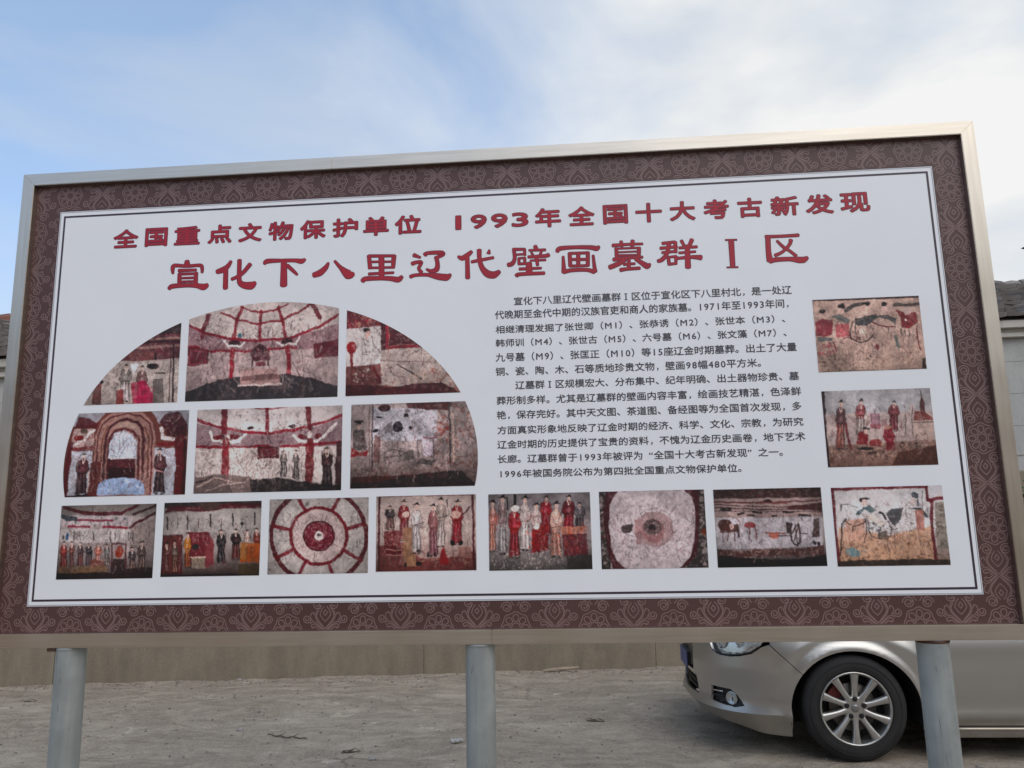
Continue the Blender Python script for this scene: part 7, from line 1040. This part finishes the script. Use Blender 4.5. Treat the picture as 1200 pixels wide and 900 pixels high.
loft('boot_lid', [[(x, -yw, z0), (x, -yw * .5, z0 + .05), (x, 0, z0 + .06)] for x, yw, z0 in ((4.27, .78, 1.01), (4.5, .76, 1.01), (4.78, .70, .97), (4.90, .66, .86), (4.93, .64, .64))], PAINT)
for s in (1, -1):
    def sw(name, quad, mat): pydata(name, [(x, -s * y, z) for x, y, z in quad], [tuple(range(len(quad)))], mat, car)
    sw('side_window', [(1.72, .835, .985), (2.60, .845, 1.0), (2.60, .655, 1.395), (2.30, .635, 1.37)], GLASSD)
    sw('side_window', [(2.68, .845, 1.0), (3.55, .835, 1.015), (3.50, .625, 1.33), (3.1, .65, 1.39), (2.68, .655, 1.40)], GLASSD)
    sw('shoulder', [(1.48, .862, .955), (2.64, .868, .99), (2.64, .84, .998), (1.46, .80, .962)], PAINT)
    sw('shoulder', [(2.64, .868, .99), (4.30, .868, 1.015), (4.30, .76, 1.02), (2.64, .84, .998)], PAINT)
    sw('rear_pillar', [(3.55, .838, 1.016), (4.29, .765, 1.022), (4.27, .735, 1.03), (3.605, .575, 1.362), (3.50, .628, 1.335)], PAINT)
    for P in ([(1.46, .83, .97), (2.24, .615, 1.40)], [(2.64, .85, .995), (2.64, .655, 1.41)], [(4.25, .79, 1.02), (3.60, .585, 1.365)], [(2.24, .625, 1.395), (3.0, .64, 1.43), (3.60, .60, 1.365)]):
        bm = bmesh.new(); tube(bm, [(x, -s * y, z) for x, y, z in P], .035, 8); bmobj('pillar', bm, PAINT, car, True)
# grille, intake, plate
bm = bmesh.new(); bx(bm, .085, .12, -.345, .345, .51, .765); bmobj('grille', bm, DARK, car)
for k in range(11):
    yy = -.30 + k * .06
    box_obj('grille_bar', (.058, .084, yy - .009, yy + .009, .52, .755), CHROME, car, .004)
bm = bmesh.new(); bx(bm, .105, .14, -.40, .40, .33, .475); bmobj('lower_intake', bm, DARK, car)
for zz in (.365, .405, .445):
    bm = bmesh.new(); tube(bm, [body_pt(T(y=y_) if y_ >= 0 else T(y=-y_), zz, 1 if y_ >= 0 else -1, .03) for y_ in (.40, .2, .0001, -.2, -.40)], .008, 6); bmobj('intake_slat', bm, BLACK, car, True)
pl = box_obj('number_plate', (.024, .030, -.20, .20, .49, .62), simple('blue_plate', (.05, .07, .20), .4), car, .003)
pp = box_obj('plate_bracket', (.031, .08, -.18, .18, .505, .61), BLACK, car)
# dark inner body
bm = bmesh.new()
bx(bm, .50, 4.50, -.58, .58, .18, .80); bx(bm, 1.56, 3.36, -.80, .80, .17, .94); bx(bm, .20, .52, -.50, .50, .24, .72); bx(bm, 4.40, 4.78, -.70, .70, .24, .90)
bmobj('underbody', bm, DARK, car)
for dims in ((1.95, 2.10, -.65, -.15, .942, 1.25), (1.95, 2.10, .15, .65, .942, 1.25), (2.9, 3.05, -.65, .65, .942, 1.22)):
    box_obj('seat', dims, BLACK, car, .03)

NUT = simple('dark_nut', (.02, .02, .02), .5, .3)
def build_wheel(x, side):
    w = empty('wheel', (x, -side * .815, WHZ)); w.parent = car
    if side < 0: w.rotation_euler = (0, 0, math.pi)
    # local: outer face toward -y
    R = .345; bm = bmesh.new()
    prof = [(.232, -.098), (.240, -.108), (.262, -.116), (.290, -.114), (.318, -.106), (.334, -.092), (R, -.074), (R, -.055), (R - .006, -.053), (R - .006, -.047), (R, -.045), (R, -.005), (R - .006, -.003), (R - .006, .003), (R, .005), (R, .045), (R - .006, .047), (R - .006, .053), (R, .055), (R, .074), (.33, .10), (.28, .112), (.232, .10)]
    lathe(bm, prof, 72, 'y'); ty = bmobj('tyre', bm, RUB, w, True); ty.data.set_sharp_from_angle(angle=math.radians(35))
    bm = bmesh.new(); n = 56                                     # raised ring and side lettering blocks on the tyre wall
    for rr in (.300, .252): lathe(bm, [(rr - .003, -.1150), (rr, -.1175), (rr + .003, -.1150)], 72, 'y')
    bmobj('tyre_rib', bm, RUB, w, True)
    rim = None
    bm = bmesh.new()
    lathe(bm, [(.238, -.095), (.240, -.112), (.233, -.1165), (.226, -.112), (.222, -.095), (.215, -.070), (.212, .02), (.222, .09)], 72, 'y')
    rim = bmobj('rim', bm, ALLOY, w, True)
    bm = bmesh.new(); lathe(bm, [(.0005, -.092), (.045, -.092), (.072, -.096), (.080, -.090), (.084, -.055)], 40, 'y'); bmobj('hub', bm, ALLOY, w, True)
    bm = bmesh.new()
    rows = [(.058, .026, -.095), (.085, .0175, -.100), (.12, .0165, -.104), (.16, .0190, -.108), (.195, .0225, -.111), (.224, .027, -.112)]
    prev = None
    for r, hw, yy in rows:
        pts = [(-hw * 1.15, yy + .030), (-hw, yy + .006), (-hw * .55, yy), (hw * .55, yy), (hw, yy + .006), (hw * 1.15, yy + .030)]
        cur = [bm.verts.new((a, b, r)) for a, b in pts]
        if prev:
            for i in range(5): bm.faces.new((prev[i], prev[i + 1], cur[i + 1], cur[i]))
        prev = cur
    me = None
    for k in range(10):
        if me is None:
            sp = bmobj('spoke', bm, ALLOY, w, True); me = sp.data
        else:
            sp = bpy.data.objects.new('spoke', me); C.objects.link(sp); sp.parent = w
        sp.rotation_euler = (0, math.radians(36 * k + 3), 0)
    me2 = None
    for k in range(5):
        a = math.radians(72 * k + 90)
        if me2 is None:
            bm = bmesh.new(); lathe(bm, [(.0005, -.0995), (.0165, -.0993), (.0165, -.0975), (.0155, -.0955)], 16, 'y'); lathe(bm, [(.0005, -.1045), (.0085, -.1035), (.0095, -.0996)], 6, 'y')
            b = bmobj('wheel_nut', bm, NUT, w); me2 = b.data
        else:
            b = bpy.data.objects.new('wheel_nut', me2); C.objects.link(b); b.parent = w
        b.location = (.060 * math.cos(a), -.0025, .060 * math.sin(a))
    bm = bmesh.new(); lathe(bm, [(.0005, -.101), (.018, -.1005), (.024, -.0975), (.026, -.092)], 24, 'y'); bmobj('hub_cap', bm, simple('cap_grey', (.25, .25, .25), .3, .7), w, True)
    bm = bmesh.new(); lathe(bm, [(.05, -.040), (.155, -.040), (.158, -.036), (.158, -.018), (.05, -.018)], 48, 'y'); bmobj('brake_disc', bm, DISC, w, True)
    bm = bmesh.new(); lathe(bm, [(.0005, .0), (.205, .0)], 40, 'y'); bmobj('wheel_back', bm, DARK, w)
    bm = bmesh.new(); aa = [math.radians(112 + 4 * k) for k in range(13)]
    o_ = [[bm.verts.new((r * math.cos(a), y_, r * math.sin(a))) for a in aa] for r, y_ in ((.105, -.05), (.185, -.055), (.185, -.01), (.105, -.01))]
    for i in range(4):
        for k in range(12): bm.faces.new((o_[i][k], o_[i][k + 1], o_[(i + 1) % 4][k + 1], o_[(i + 1) % 4][k]))
    for e_ in (0, 12): bm.faces.new([o_[i][e_] for i in range(4)])
    bmobj('brake_caliper', bm, CALI, w)
    return w
for xx in WHX:
    for s in (1, -1): build_wheel(xx, s)

# ---------------------------------------------------------------- things lying on the ground
def gz(x, y):
    p = Vector((x, y, 0)); z = (.016 * noise.noise(p * 1.3) + .012 * noise.noise(p * 4.1) + .012 * abs(noise.noise(p * 9.7)) - .010)
    if y > 5.2: z += .012 * math.exp(-max(wall_y(x) - y, 0) * 5) * (.4 + noise.noise(p * 3))
    return z
stone_m = m_cement('pale_stone', (.24, .22, .20), (.42, .40, .37), 20, .3)
def stone_bm(bm, x, y, r, z=None):
    c = bmesh.ops.create_icosphere(bm, subdivisions=1, radius=r)
    sx, sy, sz = random.uniform(.7, 1.4), random.uniform(.7, 1.3), random.uniform(.35, .7); an = random.uniform(0, 6)
    for v in c['verts']:
        k = random.uniform(.8, 1.15); p = Vector((v.co.x * sx * k, v.co.y * sy * k, v.co.z * sz * k))
        v.co = Vector((p.x * math.cos(an) - p.y * math.sin(an), p.x * math.sin(an) + p.y * math.cos(an), p.z)) + Vector((x, y, (gz(x, y) if z is None else z) + r * sz * .5))
bm = bmesh.new()
for _ in range(1500):
    x = random.uniform(-6.5, 4.5); y = random.uniform(1.8, 6.2)
    if random.random() < .35: y = wall_y(x) - abs(random.gauss(0, .16)) - .05
    if y > wall_y(x) - .04: continue
    stone_bm(bm, x, y, random.choice((.006, .008, .010, .013)) * random.uniform(.7, 1.2))
tag(bmobj('pebbles', bm, m_cement('gravel_grey', (.16, .14, .125), (.30, .27, .245), 9, .3)), kind='stuff')
for x, y, r, lab in ((-2.46, 3.63, .028, 'pale broken stone lying left of the middle post, behind a dark twig'), (-3.42, 5.84, .030, 'small pale stone at the foot of the wall toward the left post'), (-2.66, 6.00, .036, 'pale flat stone at the wall foot, second from the left post'), (-2.16, 6.05, .026, 'pale stone at the wall foot, third from the left post'), (-1.14, 2.80, .034, 'whitish flat stone in the near ground left of the middle post')):
    bm = bmesh.new(); stone_bm(bm, x, y, r)
    bmesh.ops.subdivide_edges(bm, edges=bm.edges[:], cuts=1)
    for v in bm.verts: v.co += Vector([random.uniform(-.08, .08) * r for _ in range(3)])
    tag(bmobj('stone', bm, stone_m), lab, 'stone', 'loose stones on the ground')
# wood chip by the wall
bm = bmesh.new()
pts = [(-.20, 0, 0), (-.10, .012, .006), (.02, .004, .016), (.12, .014, .012), (.20, .0, .02)]
for (a, b) in zip(pts, pts[1:]): pass
V0 = [[bm.verts.new((x, y + sy * w, z + sz * .006)) for sy, sz in ((-1, -1), (1, -1), (1, 1), (-1, 1))] for (x, y, z), w in zip(pts, (.006, .022, .028, .020, .007))]
for a, b in zip(V0, V0[1:]):
    for i in range(4): bm.faces.new((a[i], a[(i + 1) % 4], b[(i + 1) % 4], b[i]))
bm.faces.new(V0[0][::-1]); bm.faces.new(V0[-1])
o = bmobj('wood_splinter', bm, m_cement('bleached_wood', (.36, .27, .19), (.55, .44, .33), 25, .3)); o.location = (.13, 6.20, gz(.13, 6.20) + .02); o.rotation_euler = (0, -.03, .06)
tag(o, 'pale splinter of wood lying at the wall foot right of the middle post', 'wood splinter')
# twig
bm = bmesh.new(); P = []
for k in range(16):
    t = k / 15; x = -2.17 + .37 * t; y = 3.47 - .12 * t + .012 * math.sin(9 * t); P.append((x, y, gz(x, y) + .008 + .004 * math.sin(22 * t)))
tube(bm, P, [.003 + .0035 * abs(math.sin(k * 1.9)) for k in range(16)], 6)
for k in (5, 10): tube(bm, [P[k], (P[k][0] + .03, P[k][1] + .04, P[k][2] + .012)], [.004, .002], 5)
tag(bmobj('twig', bm, m_cement('dark_bark', (.08, .062, .048), (.17, .14, .11), 30, .3), smooth=True), 'dark knotty twig on the ground left of the middle post', 'twig')
def leaf(x, y, L_, w, rz, label, mat):
    bm = bmesh.new(); rows = []
    for k in range(7):
        t = k / 6; hw = w * math.sin(math.pi * min(.98, t + .02)) ** .8 * .5; zz = .012 * math.sin(t * 3) + .006 * math.sin(t * 11) + .006; hw *= 1 + .35 * math.sin(t * 17)
        rows.append([bm.verts.new((-L_ / 2 + L_ * t, -hw, zz + hw * .15)), bm.verts.new((-L_ / 2 + L_ * t, 0, zz + .004)), bm.verts.new((-L_ / 2 + L_ * t, hw, zz - hw * .1))])
    for a, b in zip(rows, rows[1:]):
        for i in range(2): bm.faces.new((a[i], a[i + 1], b[i + 1], b[i]))
    r = bmesh.ops.solidify(bm, geom=bm.faces[:], thickness=.0015)
    o = bmobj('dry_leaf', bm, mat, smooth=True); o.location = (x, y, gz(x, y)); o.rotation_euler = (0, 0, rz)
    tag(o, label, 'leaf', 'dry leaves on the ground')
lm_ = m_cement('dry_leaf', (.09, .065, .045), (.18, .135, .09), 25, .3)
leaf(.46, 3.91, .16, .06, -.25, 'dark curled dry leaf lying between the middle post and the car', lm_)
leaf(-1.35, 3.0, .14, .045, .5, 'dark narrow dry leaf just left of the middle post', lm_)
leaf(-4.6, 3.35, .14, .05, .4, 'dark dry leaf near the left edge beside the left post', lm_)
leaf(-5.1, 4.75, .16, .05, .3, 'dry leaf at the far left, farthest out beyond the left post', lm_)
# torn paper next to the middle post
bm = bmesh.new(); n = 6
gv = [[bm.verts.new((.09 * (i / n - .5) * (1 + .2 * math.sin(j)), .07 * (j / n - .5) + .01 * math.sin(i * 2), .018 + .012 * noise.noise(Vector((i * .9, j * .9, 0))) + .010 * (i % 2))) for i in range(n + 1)] for j in range(n + 1)]
for j in range(n):
    for i in range(n): bm.faces.new((gv[j][i], gv[j][i + 1], gv[j + 1][i + 1], gv[j + 1][i]))
bmesh.ops.solidify(bm, geom=bm.faces[:], thickness=.001)
o = bmobj('paper_scrap', bm, simple('crumpled_paper', (.72, .70, .67), .8)); o.location = (-.60, 3.27, gz(-.60, 3.27) + .004); o.rotation_euler = (0, 0, .6)
tag(o, 'crumpled white scrap of paper on the ground just left of the middle post', 'paper')
# shrub by the wall whose tip shows past the right edge of the board
sh = empty('shrub', (5.60, 6.42, 0)); tag(sh, 'leafy green shrub at the building wall, right edge, mostly hidden by the board', 'shrub')
rr = random.Random(5)
bm = bmesh.new(); tips = []
for k in range(9):
    a = rr.uniform(0, 6.28); P = [(0.03 * math.cos(a), .03 * math.sin(a), -.02)]; sp = rr.uniform(.04, .16); hh = rr.uniform(1.3, 1.98)
    for j in range(1, 7): t = j / 6; P.append((sp * t * math.cos(a) + .02 * math.sin(5 * t + k), sp * t * math.sin(a) + .02 * math.cos(4 * t + k), hh * t))
    tube(bm, P, [.014 * (1 - .12 * j) for j in range(7)], 6); tips += [(Vector(P[j - 1]).lerp(Vector(P[j]), rr.random())) for j in range(2, 7) for _ in range(26)]
bmobj('stem', bm, m_cement('stem_bark', (.07, .055, .035), (.14, .11, .07), 20, .3), sh, True)
v = []; f = []
for p in tips:
    d = Vector((rr.uniform(-1, 1), rr.uniform(-1, 1), rr.uniform(-.2, .8))).normalized(); q = p + d * rr.uniform(.01, .10)
    s_ = rr.uniform(.03, .055); u = d.cross(Vector((rr.uniform(-1, 1), rr.uniform(-1, 1), rr.uniform(-1, 1)))).normalized(); nn = d.cross(u)
    k = len(v); v += [q, q + d * s_ + u * s_ * .45 + nn * .006, q + d * s_ * 2.1, q + d * s_ - u * s_ * .45 + nn * .006, q + d * s_ - nn * .006]; f += [(k, k + 1, k + 4), (k + 1, k + 2, k + 4), (k + 2, k + 3, k + 4), (k + 3, k, k + 4)]
lf = pydata('foliage', v, f, m_cement('shrub_leaf', (.045, .075, .045), (.085, .13, .075), 12, .2), sh); lf['kind'] = 'stuff'
